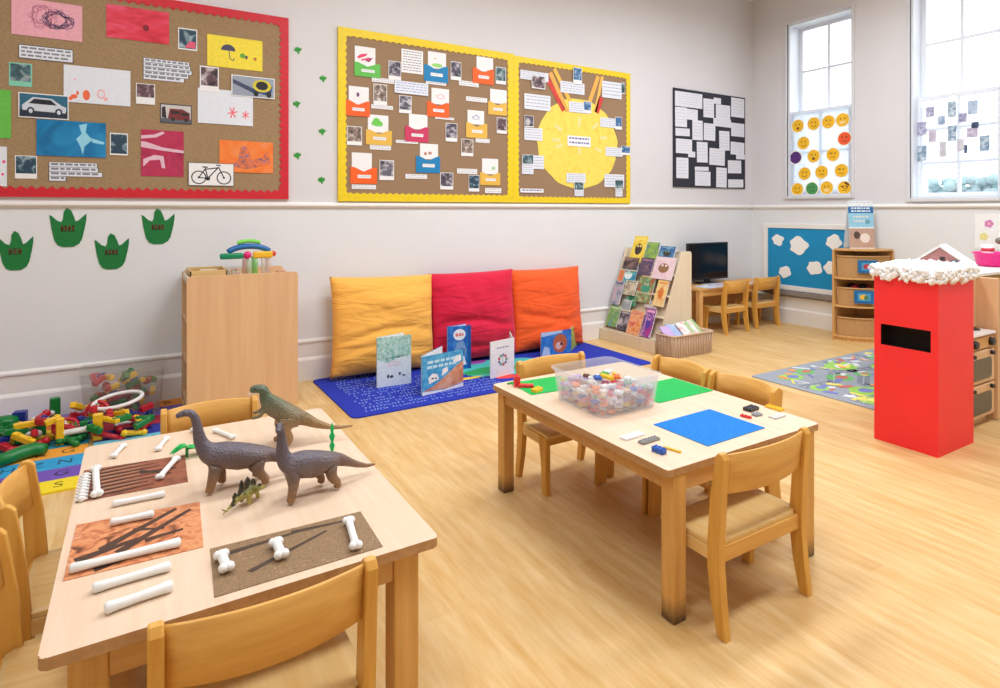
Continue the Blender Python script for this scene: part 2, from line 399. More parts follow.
def leg_mat(dirt):
    m, nt, b = nodes_of('scuffed_leg')
    tc = nt.nodes.new('ShaderNodeTexCoord'); sp = nt.nodes.new('ShaderNodeSeparateXYZ'); nt.links.new(tc.outputs['Object'], sp.inputs[0])
    mp = nt.nodes.new('ShaderNodeMapping'); mp.inputs['Scale'].default_value = (22, 22, 1.2); nt.links.new(tc.outputs['Object'], mp.inputs['Vector'])
    n = nt.nodes.new('ShaderNodeTexNoise'); n.inputs['Scale'].default_value = 1.8; n.inputs['Detail'].default_value = 5; nt.links.new(mp.outputs['Vector'], n.inputs['Vector'])
    rp = nt.nodes.new('ShaderNodeValToRGB'); rp.color_ramp.elements[0].position = 0.3; rp.color_ramp.elements[1].position = 0.7
    rp.color_ramp.elements[0].color = S(204, 150, 76); rp.color_ramp.elements[1].color = S(226, 174, 98); nt.links.new(n.outputs['Fac'], rp.inputs['Fac'])
    n2 = nt.nodes.new('ShaderNodeTexNoise'); n2.inputs['Scale'].default_value = 60; nt.links.new(tc.outputs['Object'], n2.inputs['Vector'])
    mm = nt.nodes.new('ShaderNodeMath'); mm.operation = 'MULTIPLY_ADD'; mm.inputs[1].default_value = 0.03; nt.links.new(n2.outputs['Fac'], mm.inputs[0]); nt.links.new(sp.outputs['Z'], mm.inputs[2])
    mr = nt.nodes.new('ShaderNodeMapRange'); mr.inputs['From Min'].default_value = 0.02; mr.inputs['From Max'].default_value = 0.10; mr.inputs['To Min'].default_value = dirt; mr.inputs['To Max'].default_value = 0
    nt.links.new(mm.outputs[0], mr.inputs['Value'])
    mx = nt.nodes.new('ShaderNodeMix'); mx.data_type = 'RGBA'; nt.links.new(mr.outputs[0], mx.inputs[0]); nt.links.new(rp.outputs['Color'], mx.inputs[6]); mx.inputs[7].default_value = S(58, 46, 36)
    nt.links.new(mx.outputs[2], b.inputs['Base Color']); b.inputs['Roughness'].default_value = 0.5
    return m
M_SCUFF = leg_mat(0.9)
def table(label, x0, x1, y0, y1, inset, ap, Lw, h=0.53):
    cx, cy = (x0 + x1) / 2, (y0 + y1) / 2; w, d = x1 - x0, y1 - y0
    t = thing('activity_table', label, 'table', (cx, cy, 0))
    m = MB(); p = rounded(w, d, 0.016)
    m.prism(p, lambda u, v, q: (u, v, q), h - 0.026, h, bev=0.003)
    for f in m.bm.faces:
        f.normal_update(); f.material_index = 0 if f.normal.z > 0.8 else 1
    m.build('tabletop', [M_TOP, M_EDGE], t)
    m = MB(); xa, ya = w / 2 - inset[0], d / 2 - inset[1]; tk = 0.022
    for s in (-1, 1):
        m.b2((-xa + Lw, s * (ya - 0.006) - s * tk, h - 0.026 - ap), (xa - Lw, s * (ya - 0.006), h - 0.026), 0.003)
        m.b2((s * (xa - 0.006) - s * tk, -ya + Lw, h - 0.026 - ap), (s * (xa - 0.006), ya - Lw, h - 0.026), 0.003)
    m.build('apron', M_HONEYX, t)
    for sx in (-1, 1):
        for sy in (-1, 1):
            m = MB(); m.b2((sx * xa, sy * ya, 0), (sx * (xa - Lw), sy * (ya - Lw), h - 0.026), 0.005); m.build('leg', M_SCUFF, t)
    return t
table('low pale-topped wooden table holding the clear brick tub and blue base plate', 1.510, 2.378, 1.425, 2.590, (0.031, 0.003), 0.062, 0.060)
table('low pale-topped wooden table holding toy dinosaurs, bones and picture mats', -0.17, 0.684, 1.452, 2.67, (0.045, 0.030), 0.075, 0.070)

# ================================================================== tall cabinet at the left
cx0, cx1, cy0, cy1, cz = 0.268, 0.985, 4.48, 5.02, 0.955
cab = thing('shelf_cabinet', 'tall light wood cabinet by the wall left of the cushions, open on its left', 'cabinet', ((cx0 + cx1) / 2, (cy0 + cy1) / 2, 0))
def LC(x, y, z): return (x - (cx0 + cx1) / 2, y - (cy0 + cy1) / 2, z)
def panel_face(cx0, cx1, z1, rr):
    pts = [(cx0, 0), (cx1, 0), (cx1, z1 - rr)]
    for i in range(1, 6):
        a = R(90 * i / 5); pts.append((cx1 - rr + rr * math.cos(a), z1 - rr + rr * math.sin(a)))
    for i in range(0, 6):
        a = R(90 + 90 * i / 5); pts.append((cx0 + rr + rr * math.cos(a), z1 - rr + rr * math.sin(a)))
    return pts
for ya, yb in ((cy0, cy0 + 0.02), (cy1 - 0.02, cy1)):
    m = MB(); m.prism(panel_face(cx0, cx1, cz, 0.025), lambda u, v, d: LC(u, d, v), ya, yb, bev=0.003); m.build('side_panel', M_CAB, cab)
m = MB(); m.b2(LC(cx1 - 0.02, cy0 + 0.02, 0.03), LC(cx1, cy1 - 0.02, cz - 0.03), 0.002); m.build('back_panel', M_CAB, cab)
for z in (0.05, 0.34, 0.62, 0.89):
    m = MB(); m.b2(LC(cx0 + 0.005, cy0 + 0.02, z), LC(cx1 - 0.02, cy1 - 0.02, z + 0.018), 0.002); m.build('shelf', M_CAB, cab)
m = MB(); m.b2(LC(cx0 + 0.005, cy0 + 0.02, 0.90), LC(cx0 + 0.02, cy1 - 0.02, 0.945), 0.002); m.build('lip', M_PLY, cab)
# things standing in the tray on top
zt = 0.908
t = thing('wooden_tray', 'shallow wooden tray of pale pieces in the left of the cabinet top', 'tray', (0.415, 4.80, zt))
m = MB()
for lo, hi in (((-0.12, -0.17, 0), (0.12, 0.17, 0.01)), ((-0.12, -0.17, 0), (-0.108, 0.17, 0.07)), ((0.108, -0.17, 0), (0.12, 0.17, 0.07)), ((-0.12, -0.17, 0), (0.12, -0.158, 0.07)), ((-0.12, 0.158, 0), (0.12, 0.17, 0.07))):
    m.b2(lo, hi, 0.002)
m.build('box', wood((222, 190, 130), (206, 168, 104), 'x'), t)
random.seed(11)
for i in range(7):
    m = MB(); m.box((0, 0, 0.0), (0.11, 0.032, 0.022), None, 0.004)
    cc = random.choice([(226, 196, 150), (224, 170, 150), (236, 226, 210), (214, 176, 110)])
    o = m.build('wooden_block', plain(cc, 0.6)); o.location = (0.385 + 0.05 * (i % 2), 4.68 + 0.036 * i, zt + 0.025 + 0.0225 * (i % 2)); o.rotation_euler = (0, 0, random.uniform(-0.12, 0.12))
    tag(o, 'small pale wooden block lying in the tray on the tall cabinet', 'block', 'wooden blocks in the cabinet tray')
t = thing('clear_jar', 'clear plastic jar of small pieces on the cabinet top, beside the wooden tray', 'jar', (0.575, 4.66, zt))
m = MB(); m.tube([(0, 0, 0.002), (0, 0, 0.085)], 0.055, 20, cap=False); m.tube([(0, 0, 0), (0, 0, 0.004)], 0.055, 20); m.build('body', clear((230, 235, 235), 0.3), t, smooth=True)
m = MB()
for i in range(26):
    a = random.uniform(0, 6.28); r = random.uniform(0, 0.035); m.box((r * math.cos(a), r * math.sin(a), 0.012 + 0.0022 * i), (0.018, 0.014, 0.01), Matrix.Rotation(a, 4, 'Z'), 0, i % 4)
o = m.build('contents', [plain(c, 0.5) for c in ((230, 200, 160), (190, 90, 80), (120, 150, 90), (235, 230, 215))], t); o['kind'] = 'stuff'
# coloured plastic frame toy
t = thing('plastic_track_toy', 'bright plastic ball-run toy with coloured channels on clear green tubes, on the cabinet', 'toy', (0.690, 4.74, zt)); t.scale = (1.2, 1.0, 1.2)
arc = lambda r, a0, a1, z, cy: [(r * math.cos(R(a0 + (a1 - a0) * i / 10)), cy, z + 0.45 * r * math.sin(R(a0 + (a1 - a0) * i / 10))) for i in range(11)]
m = MB(); m.tube(arc(0.13, 25, 155, 0.13, 0.0), 0.018, 10, squash=(1.6, 1)); m.build('channel', plain((30, 110, 175), 0.35), t, smooth=True)['label'] = 'blue arched channel'
m = MB(); m.tube(arc(0.10, 50, 130, 0.175, 0.0), 0.012, 10, squash=(1.6, 1)); m.build('channel', plain((130, 225, 90), 0.35), t, smooth=True)['label'] = 'lime green top channel'
m = MB(); m.b2((-0.165, -0.05, 0.115), (-0.035, -0.01, 0.150), 0.01); m.build('channel', plain((0, 140, 95), 0.35), t)['label'] = 'green straight channel'
m = MB(); m.b2((0.02, -0.05, 0.115), (0.135, -0.01, 0.155), 0.01); m.build('channel', plain((245, 190, 40), 0.35), t)['label'] = 'yellow straight channel'
m = MB(); m.ball((-0.012, -0.035, 0.135), 0.024); m.build('joint', plain((225, 40, 120), 0.35), t)['label'] = 'pink round joint'
m = MB(); m.ball((0.138, -0.03, 0.14), 0.018); m.build('joint', plain((215, 70, 60), 0.35), t)['label'] = 'red round joint'
for x, y, c in ((0.0, -0.03, (215, 235, 205)), (0.03, 0.02, (120, 220, 90)), (0.035, -0.03, (150, 230, 120)), (0.08, -0.03, (235, 225, 215)), (0.11, -0.02, (235, 215, 205)), (-0.02, 0.03, (240, 200, 195))):
    m = MB(); m.tube([(x, y, 0), (x, y, 0.125)], 0.014, 10); m.build('support_tube', clear(c, 0.55), t, smooth=True)
m = MB(); m.box((0, 0, 0.021), (0.06, 0.04, 0.042), None, 0.006)
tag(m.build('toy_block', plain((206, 150, 110), 0.6), loc=(0.905, 4.70, zt)), 'small brown block at the right end of the cabinet top', 'block')
# ================================================================== ON THE DINOSAUR TABLE
ZT = 0.53
def skin(nodes, edges, sub=2):
    """nodes: (x,y,z,r) ; grows one continuous surface"""
    me = bpy.data.meshes.new('sk'); me.from_pydata([n[:3] for n in nodes], edges, []); o = bpy.data.objects.new('sk', me); COL.objects.link(o)
    o.modifiers.new('s', 'SKIN').use_smooth_shade = True
    for i, n in enumerate(nodes):
        r = n[3]; me.skin_vertices[0].data[i].radius = (r, r) if not isinstance(r, tuple) else r
    me.skin_vertices[0].data[0].use_root = True
    sb = o.modifiers.new('b', 'SUBSURF'); sb.levels = sub; sb.render_levels = sub
    dg = bpy.context.evaluated_depsgraph_get(); dg.update()
    out = bpy.data.meshes.new_from_object(o.evaluated_get(dg)); bpy.data.objects.remove(o); bpy.data.meshes.remove(me)
    for p in out.polygons: p.use_smooth = True
    return out
def hide_mat(back, side, belly, z0, z1, name, sc=90):
    m, nt, b = nodes_of(name)
    tc = nt.nodes.new('ShaderNodeTexCoord'); sp = nt.nodes.new('ShaderNodeSeparateXYZ'); nt.links.new(tc.outputs['Object'], sp.inputs[0])
    n = nt.nodes.new('ShaderNodeTexNoise'); n.inputs['Scale'].default_value = sc; n.inputs['Detail'].default_value = 4; nt.links.new(tc.outputs['Object'], n.inputs['Vector'])
    ma = nt.nodes.new('ShaderNodeMath'); ma.operation = 'MULTIPLY_ADD'; ma.inputs[1].default_value = 0.03; nt.links.new(n.outputs['Fac'], ma.inputs[0]); nt.links.new(sp.outputs['Z'], ma.inputs[2])
    mr = nt.nodes.new('ShaderNodeMapRange'); mr.inputs['From Min'].default_value = z0; mr.inputs['From Max'].default_value = z1; nt.links.new(ma.outputs[0], mr.inputs['Value'])
    rp = nt.nodes.new('ShaderNodeValToRGB'); rp.color_ramp.elements.new(0.5)
    ma.inputs[1].default_value = 0.075; mr.inputs['From Min'].default_value = z0 + 0.02; mr.inputs['From Max'].default_value = z1 + 0.045
    for e, c in zip(rp.color_ramp.elements, (belly, side, back)): e.color = S(*c)
    nt.links.new(mr.outputs[0], rp.inputs['Fac']); nt.links.new(rp.outputs['Color'], b.inputs['Base Color']); b.inputs['Roughness'].default_value = 0.42
    v = nt.nodes.new('ShaderNodeTexVoronoi'); v.inputs['Scale'].default_value = 150; nt.links.new(tc.outputs['Object'], v.inputs['Vector'])
    bp = nt.nodes.new('ShaderNodeBump'); bp.inputs['Strength'].default_value = 0.7; bp.inputs['Distance'].default_value = 0.003
    nt.links.new(v.outputs['Distance'], bp.inputs['Height']); nt.links.new(bp.outputs['Normal'], b.inputs['Normal'])
    return m
M_BRA = hide_mat((100, 92, 102), (118, 96, 84), (150, 110, 74), 0.04, 0.125, 'grey_brown_hide')
M_REX = hide_mat((92, 104, 80), (126, 110, 80), (164, 128, 84), 0.07, 0.165, 'green_brown_hide')
M_STG = hide_mat((86, 84, 44), (168, 156, 72), (196, 178, 96), 0.005, 0.05, 'olive_hide')
def eyes(root, pts, r):
    for p in pts:
        m = MB(); m.ball(p, r, sub=1); m.build('eye', M_BLACK, root)
def mesh_obj(name, me, mats, loc, rotz):
    for m in (mats if isinstance(mats, list) else [mats]): me.materials.append(m)
    o = bpy.data.objects.new(name, me); COL.objects.link(o); o.location = loc; o.rotation_euler = (0, 0, rotz); return o
def brachio(loc, rotz, label, tailbend=0.0, turned=False):
    N = []; E = []
    def add(p, par=None):
        N.append(p)
        if par is not None: E.append((par, len(N) - 1))
        return len(N) - 1
    hip = add((0.060, 0, 0.100, (0.036, 0.040)))
    mid = add((0.0, 0, 0.098, (0.040, 0.044)), hip)
    ch = add((-0.055, 0, 0.103, (0.034, 0.038)), mid)
    neck = [(-0.088, 0, 0.125, (0.025, 0.029)), (-0.103, 0, 0.158, (0.019, 0.021)), (-0.110, 0, 0.200, (0.0145, 0.015)), (-0.118, 0, 0.236, (0.0125, 0.013)), (-0.130, 0, 0.251, (0.0135, 0.013)), (-0.150, 0, 0.250, (0.012, 0.011)), (-0.170, 0, 0.242, (0.009, 0.007))]
    if turned: neck = [(-0.082, 0, 0.125, (0.026, 0.029)), (-0.090, -0.001, 0.160, (0.019, 0.021)), (-0.093, -0.004, 0.202, (0.0145, 0.015)), (-0.098, -0.008, 0.232, (0.0125, 0.013)), (-0.103, -0.016, 0.245, (0.0135, 0.013)), (-0.112, -0.032, 0.243, (0.012, 0.011)), (-0.122, -0.047, 0.235, (0.009, 0.007))]
    prev = ch
    for q in neck: prev = add(q, prev)
    p = hip
    for q in ((0.100, 0.004 * tailbend, 0.086, 0.024), (0.138, 0.012 * tailbend, 0.066, 0.0165), (0.178, 0.026 * tailbend, 0.045, 0.011), (0.215, 0.045 * tailbend, 0.030, 0.007), (0.252, 0.070 * tailbend, 0.024, 0.0035)):
        p = add(q, p)
    for s in (-1, 1):
        dx = 0.010 * s
        a = add((-0.058, s * 0.027, 0.085, 0.020), ch); a = add((-0.056 + dx, s * 0.032, 0.050, 0.0165), a); a = add((-0.058 + dx * 1.6, s * 0.032, 0.017, 0.0135), a); add((-0.062 + dx * 1.6, s * 0.032, 0.006, 0.0150), a)
        a = add((0.062, s * 0.029, 0.080, 0.024), hip); a = add((0.052 - dx, s * 0.034, 0.048, 0.0180), a); a = add((0.074 - dx * 1.3, s * 0.034, 0.022, 0.0130), a); add((0.066 - dx * 1.3, s * 0.034, 0.006, 0.0150), a)
    o = mesh_obj('toy_dinosaur', skin(N, E), M_BRA, loc, rotz)
    tag(o, label, 'toy dinosaur', 'toy dinosaurs on the table')
    eyes(o, ((-0.118, -0.031, 0.251), (-0.101, -0.035, 0.251)) if turned else ((-0.146, 0.0105, 0.256), (-0.146, -0.0105, 0.256)), 0.0028)
    return o
brachio((0.262, 2.045, ZT), R(-8), 'grey-brown long-necked toy dinosaur, neck raised, the one farther left', 0.5)
brachio((0.445, 1.875, ZT), R(10), 'grey-brown long-necked toy dinosaur standing nearest the gravel mat, tail toward the right', 0.2, True).scale = (0.93, 0.95, 0.97)
# upright two-legged hunter
N = []; E = []
def add(p, par=None):
    N.append(p)
    if par is not None: E.append((par, len(N) - 1))
    return len(N) - 1
hip = add((0.030, 0, 0.105, (0.034, 0.038))); md = add((-0.010, 0, 0.125, (0.033, 0.036)), hip); ch = add((-0.045, 0, 0.147, (0.026, 0.030)), md)
nk = add((-0.056, 0, 0.176, (0.019, 0.021)), ch); h0 = add((-0.058, 0, 0.202, (0.0205, 0.0195)), nk); h1 = add((-0.082, 0, 0.205, (0.0170, 0.0165)), h0); h2 = add((-0.106, 0, 0.200, (0.0125, 0.0120)), h1)
p = hip
for q in ((0.075, -0.002, 0.083, 0.026), (0.118, -0.006, 0.061, 0.017), (0.160, -0.012, 0.047, 0.0105), (0.200, -0.018, 0.042, 0.0065), (0.245, -0.022, 0.044, 0.003)): p = add(q, p)
for s in (-1, 1):
    dx = -0.012 * s
    a = add((0.018 + dx, s * 0.030, 0.090, 0.027), hip); a = add((0.000 + dx, s * 0.037, 0.060, 0.019), a); a = add((0.020 + dx, s * 0.037, 0.030, 0.0125), a); a = add((0.008 + dx, s * 0.037, 0.009, 0.011), a); add((-0.016 + dx, s * 0.038, 0.0065, 0.0095), a)
    a = add((-0.056, s * 0.024, 0.132, 0.008), ch); a = add((-0.070, s * 0.030, 0.116, 0.0070), a); add((-0.096, s * 0.028, 0.110, 0.0052), a)
o = mesh_obj('toy_dinosaur', skin(N, E), M_REX, (0.452, 2.330, ZT), R(-12)); o.scale = (1.05, 1.05, 1.05)
tag(o, 'green and tan two-legged toy dinosaur with small arms, at the back of the herd', 'toy dinosaur', 'toy dinosaurs on the table')
eyes(o, ((-0.086, 0.014, 0.207), (-0.086, -0.014, 0.207)), 0.003)
m = MB()
for s in (-1, 1):
    for i in range(5): m.tube([(-0.085 - 0.006 * i, s * 0.0095, 0.190), (-0.085 - 0.006 * i, s * 0.0095, 0.184)], [0.0016, 0.0003], 5)
m.build('teeth', M_PAPER, o)
# plated dinosaur
N = []; E = []
hip = add((0.0, 0, 0.042, (0.016, 0.018))); ch = add((0.030, 0, 0.036, (0.013, 0.014)), hip); nk = add((0.050, 0, 0.027, 0.0085), ch); hd = add((0.066, 0, 0.023, 0.0065), nk); add((0.080, 0, 0.020, 0.004), hd)
p = hip
for q in ((-0.026, 0, 0.034, 0.011), (-0.048, 0, 0.026, 0.0065), (-0.070, 0, 0.018, 0.0035), (-0.088, 0, 0.012, 0.0016)): p = add(q, p)
for s in (-1, 1):
    a = add((-0.004, s * 0.013, 0.028, 0.009), hip); add((-0.002, s * 0.016, 0.005, 0.0062), a)
    a = add((0.032, s * 0.011, 0.024, 0.007), ch); add((0.034, s * 0.015, 0.005, 0.0052), a)
o = mesh_obj('toy_dinosaur', skin(N, E), M_STG, (0.270, 1.905, ZT), R(38))
tag(o, 'small olive plated toy dinosaur in front of the long-necked ones', 'toy dinosaur', 'toy dinosaurs on the table')
eyes(o, ((0.069, 0.006, 0.027), (0.069, -0.006, 0.027)), 0.0016)
for i in range(9):
    x = -0.052 + 0.0125 * i; zb = [0.028, 0.036, 0.045, 0.054, 0.058, 0.057, 0.052, 0.044, 0.034][i]; hh = [0.012, 0.016, 0.021, 0.024, 0.024, 0.021, 0.017, 0.013, 0.009][i]
    m = MB(); yy = 0.004 if i % 2 else -0.004
    m.prism([(x - 0.0075, zb - 0.008), (x + 0.0075, zb - 0.008), (x + 0.008, zb + hh * 0.45), (x, zb + hh), (x - 0.008, zb + hh * 0.45)], lambda u, v, d: (u, d, v), yy - 0.0015, yy + 0.0015)
    m.build('back_plate', plain((62, 58, 40), 0.6), o)
for s in (-1, 1):
    m = MB(); m.tube([(-0.076, s * 0.002, 0.016), (-0.082, s * 0.012, 0.022)], [0.0018, 0.0004], 6); m.build('tail_spike', plain((62, 58, 40), 0.6), o)
# plastic plants
t = thing('toy_plant', 'small upright green plastic plant behind the dinosaur tail', 'toy plant', (0.590, 2.147, ZT))
m = MB(); m.tube([(0, 0, 0), (0, 0, 0.004)], [0.016, 0.013], 12); m.build('base', plain((60, 200, 120), 0.4), t)
for k in range(3):
    m = MB(); a = R(60 * k)
    m.prism([(-0.002, 0), (0.002, 0), (0.010, 0.03), (0.004, 0.042), (0.011, 0.062), (0.005, 0.075), (0.007, 0.092), (0, 0.112), (-0.007, 0.092), (-0.005, 0.075), (-0.011, 0.062), (-0.004, 0.042), (-0.010, 0.03)],
            lambda u, v, d: (u * math.cos(a) - d * math.sin(a), u * math.sin(a) + d * math.cos(a), v), -0.001, 0.001)
    m.build('frond', plain((50, 205, 120), 0.4), t)
c = pZ(187, 457, ZT)
t = thing('toy_plant', 'flat green plastic fern lying beside the brown twig mat', 'toy plant', (c.x, c.y, ZT))
for k, (ang, L) in enumerate(((8, 0.075), (25, 0.06), (-14, 0.062), (178, 0.055), (160, 0.05), (200, 0.05))):
    m = MB(); a = R(ang); mid = 0.030 + 0.003 * k
    pts = [(0, -0.004), (L * 0.3, -0.019), (L * 0.7, -0.015), (L, 0), (L * 0.7, 0.015), (L * 0.3, 0.019), (0, 0.004)]
    m.prism(pts, lambda u, v, d: (u * math.cos(a) - v * math.sin(a), u * math.sin(a) + v * math.cos(a), d + mid * (1 - (u / L - 0.3) ** 2)), 0, 0.0016)
    m.build('frond', plain((36, 186, 92), 0.4), t)
m = MB(); m.tube([(0, 0, 0), (0, 0, 0.032)], 0.005, 8); m.build('stalk', plain((30, 160, 80), 0.4), t)
# printed picture mats
def floormat(name, label, cat, px, z, th, mats, deco=None, group=None):
    ps = [pZ(x, y, z) for x, y in px]; c = sum(ps, Vector()) / 4
    m = MB(); loc = [(p.x - c.x, p.y - c.y) for p in ps]
    m.prism(loc, lambda u, v, d: (u, v, d), 0.0004, th)
    def at(u, v, dz=0.0):   # u,v in 0..1 over the quad (TL,TR,BR,BL)
        a = Vector(loc[0]).lerp(Vector(loc[1]), u); b = Vector(loc[3]).lerp(Vector(loc[2]), u); q = a.lerp(b, v); return (q.x, q.y, th + dz)
    if deco: deco(m, at)
    o = m.build(name, mats, loc=(c.x, c.y, z)); tag(o, label, cat, group); return o
def strips(lst, mi):
    def f(m, at):
        for k, (u0, v0, u1, v1, w) in enumerate(lst):
            d = Vector((u1 - u0, v1 - v0)).normalized(); n = Vector((-d.y, d.x)) * w / 2; n.y *= 1.6; s = 0.0003 + 0.00004 * k
            m.quad([at(u0 - n.x, v0 - n.y, s), at(u1 - n.x * 0.5, v1 - n.y * 0.5, s), at(u1 + n.x * 0.5, v1 + n.y * 0.5, s), at(u0 + n.x, v0 + n.y, s)], mi if not isinstance(mi, list) else mi[k % len(mi)])
    return f
GM = 'printed picture mats on the dinosaur table'
floormat('picture_mat', 'reddish brown picture mat printed with dark parallel twigs', 'mat', ((84, 471), (184.8, 455.5), (188, 482), (76, 503)), ZT, 0.002,
         [art([(120, 68, 48), (158, 92, 66), (140, 80, 58)], 18, 1), plain((62, 44, 34), 0.6), plain((192, 140, 104), 0.6)],
         strips([(0.1, 0.10 + 0.12 * i, 0.62 + 0.06 * (i % 3), 0.02 + 0.12 * i, 0.035) for i in range(8)] + [(0.55, 0.42, 0.9, 0.45, 0.05), (0.5, 0.3, 0.85, 0.62, 0.04)] + [(0.1, 0.16 + 0.12 * i, 0.55, 0.09 + 0.12 * i, 0.02) for i in range(7)], [1, 1, 1, 1, 1, 1, 1, 1, 1, 1, 2, 2, 2, 2, 2, 2, 2]), GM)
floormat('picture_mat', 'orange picture mat printed with dark brown cracks in soil', 'mat', ((76.5, 525.5), (199.5, 502.4), (203.4, 547.4), (63, 581.6)), ZT, 0.002,
         [art([(110, 66, 44), (206, 122, 76), (228, 158, 108), (196, 116, 74), (232, 170, 128)], 22, 2), plain((78, 52, 38), 0.6, var=0.2), plain((150, 110, 88), 0.6)],
         strips([(0.22, 0.62, 0.80, 0.06, 0.07), (0.35, 0.74, 0.92, 0.14, 0.07), (0.05, 0.72, 0.5, 0.55, 0.07), (0.45, 0.35, 0.7, 0.45, 0.04), (0.55, 0.62, 0.85, 0.55, 0.05), (0.2, 0.95, 0.6, 0.8, 0.05)], 1), GM)
floormat('picture_mat', 'dark brown gravel picture mat with three white bones on it', 'mat', ((210, 549.5), (360.4, 512), (382.8, 547), (214.5, 598)), ZT, 0.002,
         [art([(104, 80, 58), (156, 126, 92), (128, 102, 74), (184, 154, 116)], 120, 3), plain((76, 58, 44), 0.6, var=0.25), plain((116, 92, 64), 0.6)],
         strips([(0.05, 0.22, 0.55, 0.12, 0.06), (0.2, 0.72, 0.72, 0.28, 0.05), (0.5, 0.10, 0.92, 0.16, 0.05)], 1), GM)
# bones
M_BONE = plain((240, 240, 236), 0.5, var=0.03, scale=60, bump=0.1)
def bone(a, b, r, kind, label, z=ZT + 0.0, group='white toy bones on the dinosaur table'):
    A = pZ(a[0], a[1], z + r); B = pZ(b[0], b[1], z + r); d = B - A; L = d.length
    m = MB()
    if kind == 'rod':
        m.tube([(-L / 2, 0, 0), (-L / 2 + r * 0.4, 0, 0), (-L * 0.3, 0, 0), (0, 0, 0), (L * 0.3, 0, 0), (L / 2 - r * 0.4, 0, 0), (L / 2, 0, 0)], [r * 0.55, r, r * 0.86, r * 0.78, r * 0.84, r, r * 0.6], 14)
    else:
        k = r * 0.76; s = 1.08 if kind == 'fat' else 1.0
        m.tube([(-L / 2 + r * 0.3, 0, 0), (-L / 2 + r * 1.3, 0, 0), (-L * 0.15, 0, 0), (L * 0.15, 0, 0), (L / 2 - r * 1.3, 0, 0), (L / 2 - r * 0.3, 0, 0)], [r * 0.95, r * 0.8, k * s, k * s, r * 0.8, r * 0.95], 12)
        for ex in (-1, 1):
            for ey in (-1, 1): m.ball((ex * (L / 2 - r * 0.35), ey * r * 0.52, 0), r * 0.85, (1, 1, 0.95))
    o = m.build('toy_bone', M_BONE, smooth=True)
    c = (A + B) / 2; o.location = (c.x, c.y, z + r); o.rotation_euler = (0, 0, math.atan2(d.y, d.x)); tag(o, label, 'toy bone', group); return o
ZM = ZT + 0.0024
bone((95.5, 468), (97, 494), 0.013, 'lobe', 'white toy bone standing across the left end of the twig mat', ZM)
bone((123.5, 445), (113.5, 456), 0.010, 'lobe', 'short white toy bone behind the twig mat, left one at the table far edge')
bone((166.5, 438), (158, 449), 0.010, 'lobe', 'short white toy bone at the far edge, just left of the long-necked dinosaur')
bone((176.5, 458), (159.5, 477), 0.011, 'lobe', 'white toy bone with two knobs on the right half of the twig mat', ZM)
bone((165, 493.5), (112, 504), 0.010, 'rod', 'smooth white toy bone on bare wood between the twig and orange mats')
bone((194, 429), (201, 441), 0.011, 'lobe', 'white toy bone partly behind the raised dinosaur neck')
bone((215, 430), (233, 437), 0.010, 'lobe', 'white toy bone behind the long-necked dinosaur, right of its neck')
bone((154, 513.5), (110, 522.5), 0.011, 'rod', 'smooth white toy bone on the far part of the orange mat', ZM)
bone((181, 541.5), (69, 569), 0.012, 'rod', 'longest white toy bone lying across the orange mat', ZM)
bone((171, 565.5), (92, 588.5), 0.012, 'rod', 'long white toy bone on bare wood in front of the orange mat')
bone((173, 585), (104, 609), 0.013, 'rod', 'white toy bone lying nearest the table front edge')
bone((221, 553.5), (227, 568), 0.014, 'fat', 'stubby white toy bone at the left end of the gravel mat', ZM)
bone((275.5, 541), (282, 555), 0.014, 'fat', 'stubby white toy bone in the middle of the gravel mat', ZM)
bone((348.5, 519.5), (356, 546), 0.013, 'lobe', 'white toy bone at the right end of the gravel mat', ZM)
A = pZ(86, 478, ZT); B = pZ(81, 502, ZT)
m = MB(); d = B - A
for i in range(9):
    p = d * (i / 8 - 0.5)
    m.ball((p.x, p.y, 0.009), 0.0095, (1.25, 0.75, 0.95)); m.ball((p.x + 0.012, p.y, 0.008), 0.005, sub=1); m.ball((p.x - 0.012, p.y, 0.008), 0.005, sub=1)
o = m.build('toy_spine', M_BONE, loc=((A + B) / 2).to_tuple()); tag(o, 'white knobbly toy backbone at the left edge of the dinosaur table', 'toy bone')

# ================================================================== ON THE BRICK TABLE
M_GRN = plain((0, 190, 92), 0.4, var=0.02); M_BLU = plain((0, 128, 214), 0.75, var=0.02)
def baseplate(label, cx, cy, w, d, mat, ang=0.0, z=ZT, n=None):
    m = MB(); m.b2((-w / 2, -d / 2, 0.0004), (w / 2, d / 2, 0.0035))
    pitch = 0.0159; nx, ny = int(w / pitch), int(d / pitch)
    for i in range(nx):
        for j in range(ny):
            x = (i - (nx - 1) / 2) * pitch; y = (j - (ny - 1) / 2) * pitch; r = 0.0048
            lo = [m.bm.verts.new((x + r * math.cos(R(60 * k)), y + r * math.sin(R(60 * k)), 0.0034)) for k in range(6)]
            hi = [m.bm.verts.new((x + r * math.cos(R(60 * k)), y + r * math.sin(R(60 * k)), 0.0052)) for k in range(6)]
            m.bm.faces.new(hi)
            for k in range(6): m.bm.faces.new((lo[k], lo[(k + 1) % 6], hi[(k + 1) % 6], hi[k]))
    o = m.build('base_plate', mat, loc=(cx, cy, z), rotz=ang); return tag(o, label, 'building plate')
baseplate('green studded base plate at the far left corner of the brick table', 1.735, 2.435, 0.30, 0.215, M_GRN, R(-4))
baseplate('green studded base plate right of the clear brick tub', 2.185, 2.070, 0.36, 0.25, M_GRN, 0.0)
baseplate('blue studded base plate on the near half of the brick table', 1.960, 1.634, 0.345, 0.265, M_BLU, R(1.5))
